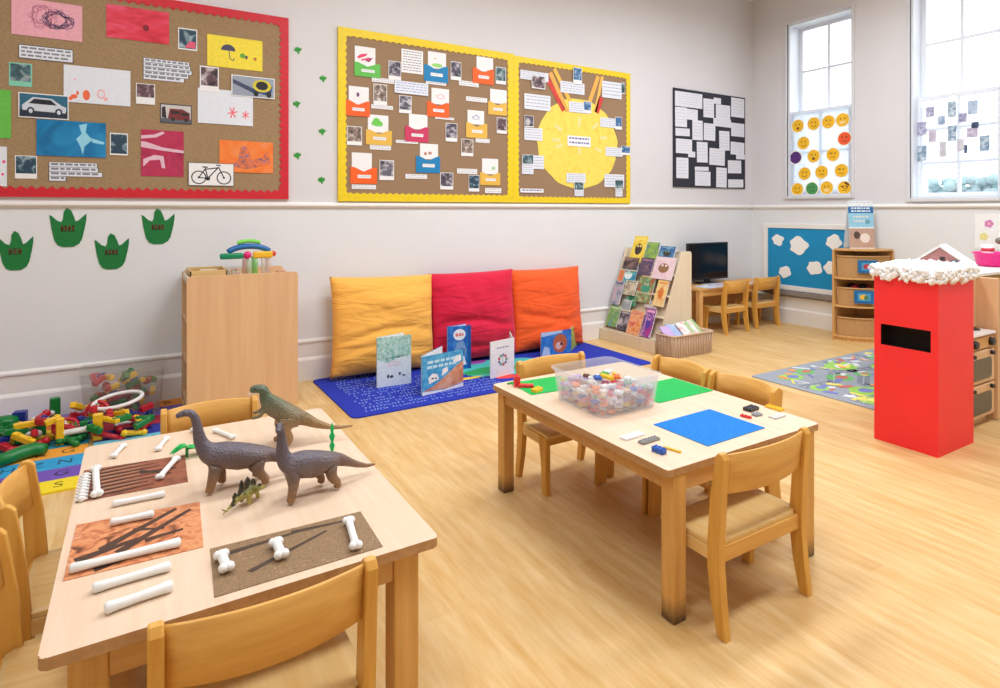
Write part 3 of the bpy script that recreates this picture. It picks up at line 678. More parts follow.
# clear tub full of bricks
tx0, tx1, ty0, ty1 = 1.632, 1.975, 1.902, 2.255
tcx, tcy = (tx0 + tx1) / 2, (ty0 + ty1) / 2
tub = thing('brick_tub', 'clear plastic tub of small toy bricks on the low table', 'tub', (tcx, tcy, ZT))
def open_tub(wb, db, wt, dt, h, tk, rim):
    m = MB()
    ob = rounded(wb, db, 0.03, 4); ot = rounded(wt, dt, 0.035, 4); k = len(ob)
    ib = rounded(wb - 2 * tk, db - 2 * tk, 0.028, 4); it = rounded(wt - 2 * tk, dt - 2 * tk, 0.033, 4); orr = rounded(wt + 2 * rim, dt + 2 * rim, 0.04, 4)
    R_ = [[m.bm.verts.new((x, y, z)) for x, y in pts] for pts, z in ((ob, 0.001), (ot, h - 0.008), (orr, h - 0.008), (orr, h), (it, h), (ib, 0.004))]
    for a, b in zip(R_[:-1], R_[1:]):
        for j in range(k): m.bm.faces.new((a[j], a[(j + 1) % k], b[(j + 1) % k], b[j]))
    m.bm.faces.new(R_[0][::-1]); m.bm.faces.new(R_[-1]); return m
tubm = clear((240, 244, 250), 0.23, 0.2, 'tub_plastic', 0.05)
open_tub(tx1 - tx0 - 0.03, ty1 - ty0 - 0.03, tx1 - tx0 + 0.005, ty1 - ty0 + 0.005, 0.150, 0.002, 0.010).build('body', tubm, tub)
BR = {}
def brick_mesh(nx, ny, h, mat):
    key = (nx, ny, h, mat.name)
    if key in BR: return BR[key]
    m = MB(); u = 0.0159; m.box((0, 0, h / 2), (nx * u, ny * u, h), None, 0.0008, seg=1)
    for i in range(nx):
        for j in range(ny): m.tube([((i - (nx - 1) / 2) * u, (j - (ny - 1) / 2) * u, h - 0.0005), ((i - (nx - 1) / 2) * u, (j - (ny - 1) / 2) * u, h + 0.0034)], 0.0048, 8)
    o = m.build('toy_brick', mat); me = o.data; bpy.data.objects.remove(o); BR[key] = me; return me
def brick(nx, ny, h, mat, loc, rot, label, group=None):
    o = bpy.data.objects.new('toy_brick', brick_mesh(nx, ny, h, mat)); COL.objects.link(o); o.location = loc; o.rotation_euler = rot
    return tag(o, label, 'toy brick', group)
BC = {'red': (214, 52, 52), 'white': (238, 238, 238), 'yellow': (245, 200, 50), 'blue': (50, 100, 190), 'green': (60, 165, 85), 'grey': (170, 172, 178), 'pink': (240, 150, 175), 'tan': (222, 186, 140), 'orange': (238, 130, 60), 'brown': (130, 84, 60), 'lilac': (190, 165, 215)}
random.seed(21)
W_ = (tx1 - tx0) / 2 - 0.045; D_ = (ty1 - ty0) / 2 - 0.045
keys = ['red', 'red', 'white', 'white', 'white', 'orange', 'pink', 'tan', 'grey', 'orange', 'white', 'blue', 'brown', 'lilac', 'green', 'yellow']
n_ = 0
for lay in range(5):
    for i in range(7):
        for j in range(7):
            x = -W_ + 2 * W_ * i / 6 + random.uniform(-0.004, 0.004); y = -D_ + 2 * D_ * j / 6 + random.uniform(-0.004, 0.004)
            s = 1 + 0.012 * lay
            if 0 < i < 6 and 0 < j < 6 and lay < 3: continue       # the heap's hidden core
            if lay == 4 and random.random() < 0.35: continue
            k = random.choice(keys); nx, ny = random.choice(((2, 2), (2, 1), (2, 2), (1, 1), (2, 1)))
            brick(nx, ny, 0.0095 if random.random() < 0.3 else 0.013, plain(BC[k], 0.35), (tcx + x * s, tcy + y * s, ZT + 0.008 + lay * 0.0185), (random.uniform(-0.15, 0.15), random.uniform(-0.15, 0.15), random.uniform(0, 6.28)),
                  'small %s toy brick in the heap inside the clear tub' % k, '%s toy bricks inside the clear tub' % k); n_ += 1
m = MB(); m.b2((-W_ + 0.014, -D_ + 0.014, 0.005), (W_ - 0.014, D_ - 0.014, 0.055))
for i in range(60): m.box((random.uniform(-W_ + .02, W_ - .02), random.uniform(-D_ + .02, D_ - .02), 0.055), (0.028, 0.016, 0.01), Matrix.Rotation(random.uniform(0, 3), 4, 'Z'), 0, i % 4)
o = m.build('brick_heap', [plain(BC[k], 0.4) for k in ('white', 'pink', 'tan', 'grey')], loc=(tcx, tcy, ZT))
tag(o, 'packed core of the heap of bricks in the clear tub', 'toy bricks', kind='stuff')
zt5 = ZT + 0.112
for k, dx, dy, a, lb in (('green', 0.02, 0.03, 0.4, 'green toy brick on top of the heap in the clear tub'), ('blue', -0.045, 0.0, 1.2, 'dark blue toy brick on top of the heap, left of the yellow bricks'),
                         ('yellow', 0.0, -0.01, 2.0, 'long yellow toy brick across the top of the heap in the tub'), ('orange', 0.04, -0.03, 0.9, 'amber toy brick on top of the heap, right of the yellow one')):
    brick(4 if k == 'yellow' else 2, 2, 0.013, plain(BC[k], 0.3), (tcx + dx, tcy + dy, zt5), (0.05, -0.08, a), lb)
# loose pieces
def piece(name, label, px, dims, mat, ang, cat='toy piece', extra=None):
    c = pZ(px[0], px[1], ZT); m = MB(); m.box((0, 0, dims[2] / 2 + 0.0003), dims, None, min(dims) * 0.12, seg=1)
    if extra: extra(m)
    return tag(m.build(name, mat, loc=(c.x, c.y, ZT), rotz=R(ang)), label, cat)
def studs(n, mm, h, dims):
    def f(m):
        for i in range(n):
            for j in range(mm): m.tube([((i - (n - 1) / 2) * dims[0] / n, (j - (mm - 1) / 2) * dims[1] / mm, h), ((i - (n - 1) / 2) * dims[0] / n, (j - (mm - 1) / 2) * dims[1] / mm, h + 0.003)], 0.0045, 8)
    return f
RED = plain((222, 44, 44), 0.35); YEL = plain((244, 192, 44), 0.35); GRY = plain((150, 154, 162), 0.4); DRK = plain((44, 46, 52), 0.4)
c = pZ(523, 387, ZT); t = thing('toy_figure', 'red angled toy piece at the far left corner of the brick table', 'toy piece', (c.x, c.y, ZT))
m = MB(); m.box((0.005, -0.02, 0.009), (0.075, 0.03, 0.018), Matrix.Rotation(R(-35), 4, 'Z'), 0.003); m.build('base', RED, t)
m = MB(); m.box((-0.022, 0.022, 0.026), (0.03, 0.03, 0.052), Matrix.Rotation(R(-20), 4, 'Z'), 0.003); m.tube([(-0.022, 0.022, 0.05), (-0.022, 0.022, 0.058)], 0.008, 8); m.build('upright', RED, t)
piece('toy_brick', 'yellow toy brick beside the red angled piece, at the table edge', (537, 392), (0.055, 0.034, 0.019), YEL, 20, 'toy brick', studs(3, 2, 0.019, (0.055, 0.034)))
piece('toy_rod', 'thin green toy strip at the far left corner of the brick table', (512, 383.5), (0.06, 0.012, 0.008), plain((70, 160, 70), 0.4), 8)
piece('toy_brick', 'long flat yellow toy plate at the right corner of the brick table', (774.5, 409), (0.075, 0.03, 0.010), YEL, -88, 'toy brick', studs(4, 2, 0.010, (0.075, 0.03)))
piece('toy_vehicle', 'black toy vehicle base near the right corner of the brick table', (751, 410), (0.065, 0.04, 0.014), DRK, 5, 'toy piece', studs(3, 2, 0.014, (0.065, 0.04)))
piece('toy_brick', 'small flat red toy plate between the black piece and the blue base plate', (746, 417.5), (0.045, 0.016, 0.008), RED, -80, 'toy brick', studs(3, 1, 0.008, (0.045, 0.016)))
piece('toy_brick', 'small grey toy plate just in front of the black toy piece', (757, 415.5), (0.040, 0.026, 0.009), GRY, -5, 'toy brick', studs(2, 2, 0.009, (0.04, 0.026)))
piece('toy_plate', 'pale clear flat toy panel right of the small grey plate', (777, 417), (0.072, 0.034, 0.006), plain((206, 206, 204), 0.3), 2)
piece('toy_plate', 'white flat toy panel at the left of the blue base plate', (632, 437), (0.10, 0.036, 0.008), plain((240, 240, 240), 0.35), 4)
piece('toy_brick', 'grey long toy plate in front of the white toy panel', (649, 441.5), (0.092, 0.028, 0.009), plain((140, 140, 138), 0.4), 3, 'toy brick', studs(6, 2, 0.009, (0.092, 0.028)))
piece('toy_brick', 'small blue toy brick at the near left corner of the brick table', (659, 452.5), (0.050, 0.026, 0.018), plain((30, 90, 185), 0.35), -82, 'toy brick', studs(3, 2, 0.018, (0.05, 0.026)))
piece('toy_rod', 'thin yellow toy rod beside the small blue brick', (672, 450.5), (0.070, 0.009, 0.007), YEL, -74)
# ================================================================== WALL DISPLAYS
def hessian(rgb, rgb2, sc):
    m, nt, b = nodes_of('hessian_cloth')
    tc = nt.nodes.new('ShaderNodeTexCoord')
    n = nt.nodes.new('ShaderNodeTexNoise'); n.inputs['Scale'].default_value = sc; n.inputs['Detail'].default_value = 4
    mp = nt.nodes.new('ShaderNodeMapping'); mp.inputs['Scale'].default_value = (1, 1, 3.5)
    nt.links.new(tc.outputs['Object'], mp.inputs['Vector']); nt.links.new(mp.outputs['Vector'], n.inputs['Vector'])
    rp = nt.nodes.new('ShaderNodeValToRGB'); rp.color_ramp.elements[0].position = 0.35; rp.color_ramp.elements[1].position = 0.65
    rp.color_ramp.elements[0].color = S(*rgb2); rp.color_ramp.elements[1].color = S(*rgb)
    nt.links.new(n.outputs['Fac'], rp.inputs['Fac']); nt.links.new(rp.outputs['Color'], b.inputs['Base Color']); b.inputs['Roughness'].default_value = 0.9
    return m
def board(label, x0, x1, z0, z1, border_mat, bw, panel_mat, amp, per, sides='lrtb'):
    cx, cz = (x0 + x1) / 2, (z0 + z1) / 2; w, h = x1 - x0, z1 - z0
    t = thing('notice_board', label, 'notice board', (cx, WB - 0.002, cz))
    m = MB(); m.b2((-w / 2 + 0.004, -0.016, -h / 2 + 0.004), (w / 2 - 0.004, 0, h / 2 - 0.004)); m.build('panel', panel_mat, t)
    # scalloped border: one ring, wavy inner edge, square corners
    m = MB(); y = -0.0212; X, Z = w / 2, h / 2
    nx = max(3, round((w - 2 * bw) / per)) * 4; nz = max(3, round((h - 2 * bw) / per)) * 4
    inn, out = [], []
    def wave(i): return amp * (0.5 + 0.5 * math.cos(2 * PI * i / 4))
    for i in range(nx): u = -X + bw + (w - 2 * bw) * i / nx; inn.append((u, -Z + bw - (wave(i) if i else 0))); out.append((u if i else -X, -Z))
    for i in range(nz): v = -Z + bw + (h - 2 * bw) * i / nz; inn.append((X - bw + (wave(i) if i else 0), v)); out.append((X, v if i else -Z))
    for i in range(nx): u = X - bw - (w - 2 * bw) * i / nx; inn.append((u, Z - bw + (wave(i) if i else 0))); out.append((u if i else X, Z))
    for i in range(nz): v = Z - bw - (h - 2 * bw) * i / nz; inn.append((-X + bw - (wave(i) if i else 0), v)); out.append((-X, v if i else Z))
    V = [[m.bm.verts.new((u, yy, v)) for u, v in L] for L, yy in ((out, -0.0002), (out, y), (inn, y), (inn, -0.0162))]
    k = len(inn)
    for A_, B_ in zip(V[:-1], V[1:]):
        for i in range(k): m.bm.faces.new((A_[i], A_[(i + 1) % k], B_[(i + 1) % k], B_[i]))
    m.build('border', border_mat, t, recalc=True)
    return t
M_RED = plain((206, 24, 42), 0.5); M_YEL = plain((238, 208, 20), 0.5)
board('large brown notice board with red scalloped border, above the green footprints', -2.1, pY(288, 100, WB).x, 1.487, 2.95, M_RED, 0.075, hessian((170, 142, 106), (146, 120, 86), 90), 0.022, 0.055)
xs_ = pY(512.5, 100, WB).x; xl = pY(337.5, 100, WB).x; xr = pY(629, 100, WB).x
board('brown notice board with yellow border full of coloured envelopes', xl, xs_, 1.475, 2.95, M_YEL, 0.075, hessian((164, 134, 104), (142, 114, 84), 120), 0.014, 0.06)
board('brown notice board with yellow border and a large paper sun', xs_ + 0.001, xr, 1.475, 2.935, M_YEL, 0.065, hessian((164, 134, 104), (142, 114, 84), 120), 0.014, 0.06)
m = MB(); bx0, bx1 = pY(672.5, 90, WB).x, pY(744, 100, WB).x
bb = m.b2((-(bx1 - bx0) / 2, -0.016, -0.59), ((bx1 - bx0) / 2, 0, 0.59), 0.002).build('notice_board', plain((36, 38, 52), 0.7), loc=((bx0 + bx1) / 2, WB - 0.002, 2.265))
tag(bb, 'black display board crowded with small white paper sheets', 'notice board')

class Card:
    """thin sheet: local x right, z up, front faces -y"""
    def __init__(s, w, h, th=0.0016, mi=0):
        s.w, s.h, s.th = w, h, th; s.m = MB(); s.m.b2((-w / 2, -th, -h / 2), (w / 2, 0, h / 2), 0, mi); s.k = 0
    def y(s): s.k += 1; return -s.th - 0.00012 * s.k
    def P(s, u, v, y): return ((u - 0.5) * s.w, y, (v - 0.5) * s.h)
    def rect(s, u0, v0, u1, v1, mi):
        y = s.y(); s.m.quad([s.P(u0, v0, y), s.P(u1, v0, y), s.P(u1, v1, y), s.P(u0, v1, y)], mi); return s
    def poly(s, pts, mi):
        y = s.y(); s.m.quad([s.P(u, v, y) for u, v in pts], mi); return s
    def disc(s, u, v, ru, rv, mi, n=20, a0=0, a1=360):
        return s.poly([(u + ru * math.cos(R(a0 + (a1 - a0) * i / n)), v + rv * math.sin(R(a0 + (a1 - a0) * i / n))) for i in range(n + (0 if a1 - a0 == 360 else 1))], mi)
    def ring(s, u, v, ru, rv, t, mi, n=24):
        y = s.y()
        for i in range(n):
            a, b = 2 * PI * i / n, 2 * PI * (i + 1) / n
            s.m.quad([s.P(u + ru * f * math.cos(q), v + rv * f * math.sin(q), y) for f, q in ((1, a), (1, b), (1 - t, b), (1 - t, a))], mi)
        return s
    def line(s, pts, wd, mi):
        y = s.y(); asp = s.w / s.h
        for (u0, v0), (u1, v1) in zip(pts[:-1], pts[1:]):
            dx, dz = (u1 - u0) * s.w, (v1 - v0) * s.h; L = math.hypot(dx, dz) or 1; nx, nz = -dz / L * wd / 2, dx / L * wd / 2
            a = s.P(u0, v0, y); b = s.P(u1, v1, y)
            s.m.quad([(a[0] - nx, y, a[2] - nz), (b[0] - nx, y, b[2] - nz), (b[0] + nx, y, b[2] + nz), (a[0] + nx, y, a[2] + nz)], mi)
        return s
    def words(s, rows, mi, m0=0.06, top=0.9, bot=0.08, fill=0.5, ragged=None):
        y = s.y(); rh = (top - bot) / rows
        for r in range(rows):
            v1 = top - rh * r - rh * 0.18; v0 = v1 - rh * fill; u = m0
            end = (1 - m0) if not ragged else ragged[r] - m0
            while u < end - 0.03:
                L = min(random.uniform(0.06, 0.15), end - u); s.m.quad([s.P(u, v0, y), s.P(u + L, v0, y), s.P(u + L, v1, y), s.P(u, v1, y)], mi); u += L + 0.03
        return s
def place(px0, px1, yt, yb, wall='b'):
    if wall == 'b':
        a, b, c = pY(px0, yt, WB), pY(px1, yt, WB), pY(px0, yb, WB); return ((a.x + b.x) / 2, (a.z + c.z) / 2, b.x - a.x, a.z - c.z)
    a, b, c = pX(px0, yt, WR), pX(px1, yt, WR), pX(px0, yb, WR); return ((a.y + b.y) / 2, (a.z + c.z) / 2, a.y - b.y, a.z - c.z)
OFF = {'n': 0.0185, 'b': 0.0185, 'w': 0.0006}
def hang(name, label, cat, px0, px1, yt, yb, mats, deco=None, layer=0, group=None, base=0.0197, rot=0.0, mi=0):
    cx, cz, w, h = place(px0, px1, yt, yb); c = Card(w, h, mi=mi)
    if deco: deco(c)
    o = c.m.build(name, mats, loc=(cx, WB - base - 0.0021 * layer, cz)); o.rotation_euler = (0, R(rot), 0)
    return tag(o, label, cat, group)
PHOTOPAL = [[(28, 36, 40), (60, 100, 110), (180, 190, 190)], [(30, 34, 50), (90, 84, 100), (205, 200, 205)], [(24, 60, 80), (40, 70, 90), (170, 200, 205)], [(40, 34, 38), (110, 80, 90), (220, 214, 210)],
            [(36, 40, 52), (120, 116, 130), (226, 222, 220)], [(52, 44, 40), (140, 120, 108), (224, 218, 206)]]
def photo(pal, seed, sc=16, border=0.05):
    return [M_PAPER, art(PHOTOPAL[pal], sc, seed)], (lambda c: c.rect(border, border * 1.3, 1 - border, 1 - border, 1))
random.seed(5)
GR = 'pictures and captions on the red-bordered board'
# ---- red board
def scribble(c, cx, cy, rx, ry, n, mi, wd=0.006):
    pts = []; rs = random.Random(n)
    for i in range(n * 3): a = i * 0.55; k = rs.uniform(0.45, 1.0); pts.append((cx + rx * k * math.cos(a) + 0.1 * rx * math.sin(i * 0.13), cy + ry * k * math.sin(a)))
    c.line(pts, wd * 0.5, mi)
PINKP = plain((236, 170, 184), 0.6)
hang('drawing', 'pink sheet with a dark scribbled drawing, at the top left of the red-bordered board', 'drawing', 12, 82.5, -3, 34.5, [PINKP, plain((92, 72, 120), 0.6), plain((190, 110, 140), 0.6)], lambda c: (scribble(c, 0.64, 0.52, 0.24, 0.30, 46, 1, 0.006), scribble(c, 0.42, 0.55, 0.2, 0.36, 26, 2, 0.005)), 0, GR)
hang('painting', 'red and pink painted sheet at the top middle of the red-bordered board', 'painting', 106.5, 169, 4.5, 37.5, [art([(200, 24, 50), (222, 44, 70), (232, 84, 120)], 5, 4, stretch=(1, 1, 3)), plain((130, 20, 40), 0.6)], lambda c: c.disc(0.62, 0.42, 0.05, 0.10, 1), 0, GR)
hang('text_strip', 'three-line caption strip beneath the pink scribbled drawing', 'caption', 19, 73.5, 44.5, 58.5, [M_INK, M_PAPERB, M_GREYINK], lambda c: (c.rect(0.012, 0.05, 0.988, 0.95, 1), c.words(3, 2, 0.05, 0.9, 0.1)), 0, GR)
mt, dc = photo(0, 1); hang('photo_print', 'small dark teal photograph under the left end of the three-line caption', 'photograph', 9.5, 32.5, 62.5, 86, [plain((130, 205, 180), 0.5), mt[1]], lambda c: c.rect(0.06, 0.22, 0.94, 0.95, 1), 0, GR)
hang('drawing', 'white sheet with orange handprints on its lower edge', 'drawing', 64, 130.5, 65, 102, [M_PAPERB, plain((238, 110, 70), 0.6), plain((244, 170, 176), 0.6)],
     lambda c: (c.disc(0.33, 0.22, 0.055, 0.14, 1), c.disc(0.15, 0.16, 0.05, 0.06, 1), c.disc(0.10, 0.10, 0.035, 0.05, 1), c.disc(0.20, 0.26, 0.02, 0.06, 1), c.ring(0.55, 0.28, 0.06, 0.13, 0.3, 2), c.disc(0.62, 0.15, 0.03, 0.05, 2), c.disc(0.16, 0.62, 0.015, 0.03, 2)), 1, GR)
hang('painting', 'bright green sheet at the left edge of the picture, on the red-bordered board', 'painting', -24, 11.5, 88, 137, [plain((100, 190, 70), 0.6)], None, 0, GR)
def car(c, body, glass, bg0, bg1):
    c.rect(0.02, 0.04, 0.98, 0.96, bg0); c.rect(0.02, 0.04, 0.98, 0.34, bg1)
    c.poly([(0.08, 0.30), (0.94, 0.26), (0.95, 0.50), (0.86, 0.56), (0.66, 0.82), (0.28, 0.84), (0.12, 0.58), (0.07, 0.5)], body)
    c.poly([(0.20, 0.58), (0.31, 0.78), (0.64, 0.76), (0.76, 0.56)], glass)
    for u in (0.24, 0.80): c.disc(u, 0.28, 0.075, 0.16, bg1); c.disc(u, 0.28, 0.04, 0.09, body)
CARM = [M_PAPER, plain((34, 100, 130), 0.5), plain((26, 40, 58), 0.5), plain((205, 214, 224), 0.4), plain((20, 26, 34), 0.4)]
hang('photo_print', 'photograph of a silver car on a teal background', 'photograph', 19, 69, 92.5, 117.5, CARM, lambda c: car(c, 3, 4, 1, 2), 2, GR)
hang('painting', 'shiny blue sheet with pale glints in the lower left of the red-bordered board', 'painting', 37, 106, 119.5, 155.5, [art([(10, 96, 150), (20, 124, 180), (40, 146, 200)], 6, 6, rough=0.2), plain((150, 214, 236), 0.3)],
     lambda c: (c.poly([(0.60, 0.90), (0.72, 0.96), (0.70, 0.70), (0.80, 0.50), (0.68, 0.30), (0.66, 0.05), (0.62, 0.3), (0.56, 0.5), (0.64, 0.66)], 1), c.poly([(0.78, 0.55), (0.98, 0.45), (0.97, 0.38), (0.8, 0.42)], 1)), 1, GR)
mt, dc = photo(2, 3); hang('photo_print', 'small blue-toned photograph right of the shiny blue sheet', 'photograph', 110, 128, 133, 155, mt, dc, 0, GR)
hang('drawing', 'white sheet with pink dots cut by the left picture edge, low on the red-bordered board', 'drawing', -18, 7.5, 146, 186, [M_PAPERB, plain((236, 80, 150), 0.6)], lambda c: (c.disc(0.88, 0.62, 0.07, 0.04, 1), c.disc(0.83, 0.3, 0.06, 0.035, 1), c.disc(0.4, 0.5, 0.08, 0.05, 1)), 0, GR)
mt, dc = photo(2, 9); hang('photo_print', 'small dark photograph at the bottom left of the red-bordered board', 'photograph', 15.5, 37.5, 155.5, 178.5, mt, lambda c: c.rect(0.04, 0.22, 0.96, 0.97, 1), 0, GR)
def stepped(rows, ext):
    def f(c):
        for r in range(rows):
            v1 = 1 - r / rows; v0 = 1 - (r + 1) / rows; c.rect(0.0, v0, ext[r], v1, 0)
        for r in range(rows):
            v1 = 1 - r / rows; v0 = 1 - (r + 1) / rows; c.rect(0.01, v0 + 0.0, ext[r] - 0.01, v1 - 0.02, 1)
        c.words(rows, 2, 0.04, 0.99, 0.02, 0.5, ext)
    return f
def stepped_card(label, px0, px1, yt, yb, rows, ext, layer=0, group=GR):
    """caption cut out in steps: each row its own length"""
    cx, cz, w, h = place(px0, px1, yt, yb); c = Card(w, h); c.m.bm.clear()
    for r in range(rows):
        z1 = (0.5 - r / rows) * h; z0 = (0.5 - (r + 1) / rows) * h
        c.m.b2((-w / 2, -0.0012, z0), (-w / 2 + ext[r] * w, 0, z1), 0, 0)
    for r in range(rows):
        c.rect(0.012, 1 - (r + 1) / rows + 0.012, ext[r] - 0.014, 1 - r / rows - 0.012, 1)
    c.words(rows, 2, 0.04, 0.99, 0.02, 0.45, ext)
    return tag(c.m.build('text_strip', [M_INK, M_PAPERB, M_GREYINK], loc=(cx, WB - 0.0197 - 0.0021 * layer, cz)), label, 'caption', group)
stepped_card('stepped four-line caption below the shiny blue sheet', 49, 103, 162, 181, 4, [0.90, 0.92, 1.0, 0.32])
stepped_card('stepped five-line caption between the handprint sheet and the yellow drawing', 143, 192, 58, 79.5, 5, [0.95, 0.97, 1.0, 0.93, 0.84])
mt, dc = photo(2, 14); hang('photo_print', 'small photograph with pink lower corner, right of the red painted sheet', 'photograph', 178, 197, 28, 49.5, mt + [plain((226, 90, 120), 0.5)], lambda c: (c.rect(0.05, 0.06, 0.95, 0.95, 1), c.poly([(0.35, 0.1), (0.9, 0.1), (0.9, 0.4), (0.6, 0.42)], 2)), 0, GR)
hang('drawing', 'yellow sheet with a small drawn dark umbrella and leaves', 'drawing', 207, 262, 34.5, 66, [plain((244, 222, 60), 0.6), plain((74, 70, 96), 0.6), plain((96, 170, 50), 0.6), plain((196, 120, 60), 0.6)],
     lambda c: (c.disc(0.37, 0.55, 0.13, 0.20, 1, 14, 0, 180), c.line([(0.38, 0.56), (0.40, 0.30), (0.46, 0.24), (0.48, 0.34)], 0.006, 1), c.disc(0.63, 0.44, 0.05, 0.08, 2), c.disc(0.70, 0.40, 0.025, 0.06, 1), c.disc(0.86, 0.38, 0.03, 0.06, 3)), 0, GR)
hang('drawing', 'white sheet with pink star-like prints below the yellow drawing', 'drawing', 197.5, 252.5, 88, 123, [M_PAPERB, plain((244, 110, 120), 0.6)],
     lambda c: ([c.line([(0.62 + 0.09 * math.cos(a), 0.36 + 0.17 * math.sin(a)), (0.62 - 0.09 * math.cos(a), 0.36 - 0.17 * math.sin(a))], 0.009, 1) for a in (0.2, 1.2, 2.2)], [c.line([(0.86 + 0.07 * math.cos(a), 0.32 + 0.12 * math.sin(a)), (0.86 - 0.07 * math.cos(a), 0.32 - 0.12 * math.sin(a))], 0.008, 1) for a in (0.5, 1.5, 2.6)]), 1, GR)
mt, dc = photo(3, 22); hang('photo_print', 'small photograph overlapping the top corner of the pink-star sheet', 'photograph', 199.5, 218.5, 66, 91, mt, lambda c: c.rect(0.06, 0.22, 0.94, 0.95, 1), 2, GR)
hang('photo_print', 'photograph of a blue and yellow racing car', 'photograph', 231, 274, 75, 96, [M_PAPER, plain((150, 160, 176), 0.5), plain((60, 70, 100), 0.5), plain((30, 60, 120), 0.4), plain((216, 200, 50), 0.4), M_BLACK],
     lambda c: (c.rect(0.02, 0.04, 0.98, 0.96, 1), c.poly([(0.03, 0.8), (0.6, 0.35), (0.5, 0.2), (0.03, 0.6)], 2), c.poly([(0.45, 0.3), (0.9, 0.12), (0.95, 0.6), (0.55, 0.62)], 3), c.ring(0.70, 0.58, 0.22, 0.30, 0.35, 4), c.disc(0.70, 0.60, 0.14, 0.2, 5), c.disc(0.56, 0.2, 0.06, 0.14, 5), c.disc(0.86, 0.18, 0.06, 0.14, 5)), 3, GR)
mt, dc = photo(3, 26); hang('photo_print', 'small photograph between the handprint sheet and the red bus picture', 'photograph', 136, 155, 83.5, 104, mt, lambda c: c.rect(0.04, 0.34, 0.96, 0.97, 1), 2, GR)
hang('photo_print', 'photograph of a dark red bus with a grey frame', 'photograph', 160, 191.5, 103.5, 123, [plain((70, 74, 82), 0.5), plain((206, 200, 196), 0.5), plain((120, 40, 44), 0.45), plain((40, 34, 40), 0.5), plain((90, 96, 104), 0.5)],
     lambda c: (c.rect(0.03, 0.06, 0.97, 0.94, 1), c.rect(0.03, 0.06, 0.97, 0.26, 4), c.poly([(0.24, 0.22), (0.94, 0.18), (0.94, 0.58), (0.7, 0.76), (0.3, 0.76)], 2), c.rect(0.34, 0.5, 0.62, 0.66, 3), c.rect(0.66, 0.44, 0.9, 0.58, 3), c.disc(0.4, 0.22, 0.06, 0.1, 3), c.disc(0.82, 0.2, 0.06, 0.1, 3), c.poly([(0.05, 0.3), (0.2, 0.24), (0.16, 0.86), (0.06, 0.8)], 3)), 0, GR)
hang('painting', 'shiny maroon and pink sheet above left of the bicycle picture', 'painting', 141, 183.5, 129.5, 176, [art([(170, 40, 80), (190, 56, 92), (150, 34, 70)], 6, 8, rough=0.2), plain((226, 190, 206), 0.3)],
     lambda c: (c.poly([(0, 0.80), (0.35, 0.84), (0.55, 0.94), (0.5, 0.98), (0.3, 0.9), (0, 0.87)], 1), c.poly([(0, 0.62), (0.5, 0.56), (1, 0.52), (1, 0.58), (0.5, 0.63), (0.1, 0.74), (0, 0.74)], 1), c.poly([(0.05, 0.36), (0.3, 0.46), (0.52, 0.44), (0.56, 0.18), (0.48, 0.18), (0.44, 0.36), (0.2, 0.34), (0.05, 0.2)], 1)), 0, GR)
def bike(c):
    c.rect(0.012, 0.02, 0.988, 0.98, 1)
    for u in (0.225, 0.775): c.ring(u, 0.36, 0.165, 0.295, 0.16, 2); c.disc(u, 0.36, 0.025, 0.045, 2)
    for seg in ([(0.225, 0.36), (0.36, 0.72), (0.64, 0.80), (0.42, 0.32), (0.225, 0.36)], [(0.36, 0.80), (0.42, 0.32)], [(0.775, 0.36), (0.65, 0.84)], [(0.60, 0.92), (0.70, 0.90)], [(0.30, 0.83), (0.42, 0.81)]): c.line(seg, 0.008, 2)
    c.disc(0.42, 0.32, 0.05, 0.09, 2)
hang('bicycle_picture', 'black and white picture of a bicycle on the red-bordered board', 'picture', 188, 233.5, 162.5, 185.5, [plain((70, 74, 82), 0.5), M_PAPER, plain((30, 36, 44), 0.5)], bike, 2, GR)
hang('painting', 'orange sheet with blue and grey paint beside the bicycle picture', 'painting', 219, 272.5, 140, 172, [art([(240, 110, 40), (244, 130, 50), (240, 150, 100)], 7, 12), art([(100, 90, 110), (236, 120, 60), (70, 110, 160)], 18, 13)], lambda c: (c.poly([(0.2, 0.2), (0.5, 0.1), (0.95, 0.3), (0.9, 0.75), (0.8, 0.5), (0.6, 0.4), (0.5, 0.85), (0.38, 0.8), (0.34, 0.4)], 1)), 1, GR)
# ---- little leaves and footprints on bare wall
LEAFP = []
for a0, L in ((150, 1.0), (90, 0.95), (30, 1.0)):
    for k in range(-3, 4): a = R(a0 + k * 13); LEAFP.append((L * (0.9 if abs(k) < 3 else 0.5) * math.cos(a), L * (0.9 if abs(k) < 3 else 0.5) * math.sin(a)))
LEAFP = sorted(LEAFP, key=lambda p: -math.atan2(p[1] - 0.0, p[0])); LEAFP = [(-0.62, -0.12)] + LEAFP[::1] + [(0.62, -0.12), (0.25, -0.35), (0.15, -0.8), (-0.15, -0.8), (-0.25, -0.35)]
for (x, y, rot, lb) in ((298, 50.5, -12, 'topmost small green paper leaf beside the red border'), (296.8, 104.5, -12, 'second small green paper leaf down beside the red border'), (297.5, 156, -10, 'lowest small green paper leaf beside the red border'),
                        (323, 79, -6, 'topmost small green paper leaf beside the yellow border'), (322.2, 132, -6, 'second small green paper leaf down beside the yellow border'), (321.5, 180.5, -6, 'lowest small green paper leaf beside the yellow border')):
    p = pY(x, y, WB); m = MB(); m.prism([(u * 0.034, v * 0.034) for u, v in LEAFP], lambda u, v, d: (u, -d, v), 0.0005, 0.003)
    o = m.build('paper_leaf', plain((40, 150, 44), 0.6), loc=(p.x, WB, p.z)); o.rotation_euler = (0, R(rot), 0); tag(o, lb, 'paper leaf', 'small green paper leaves on the wall')
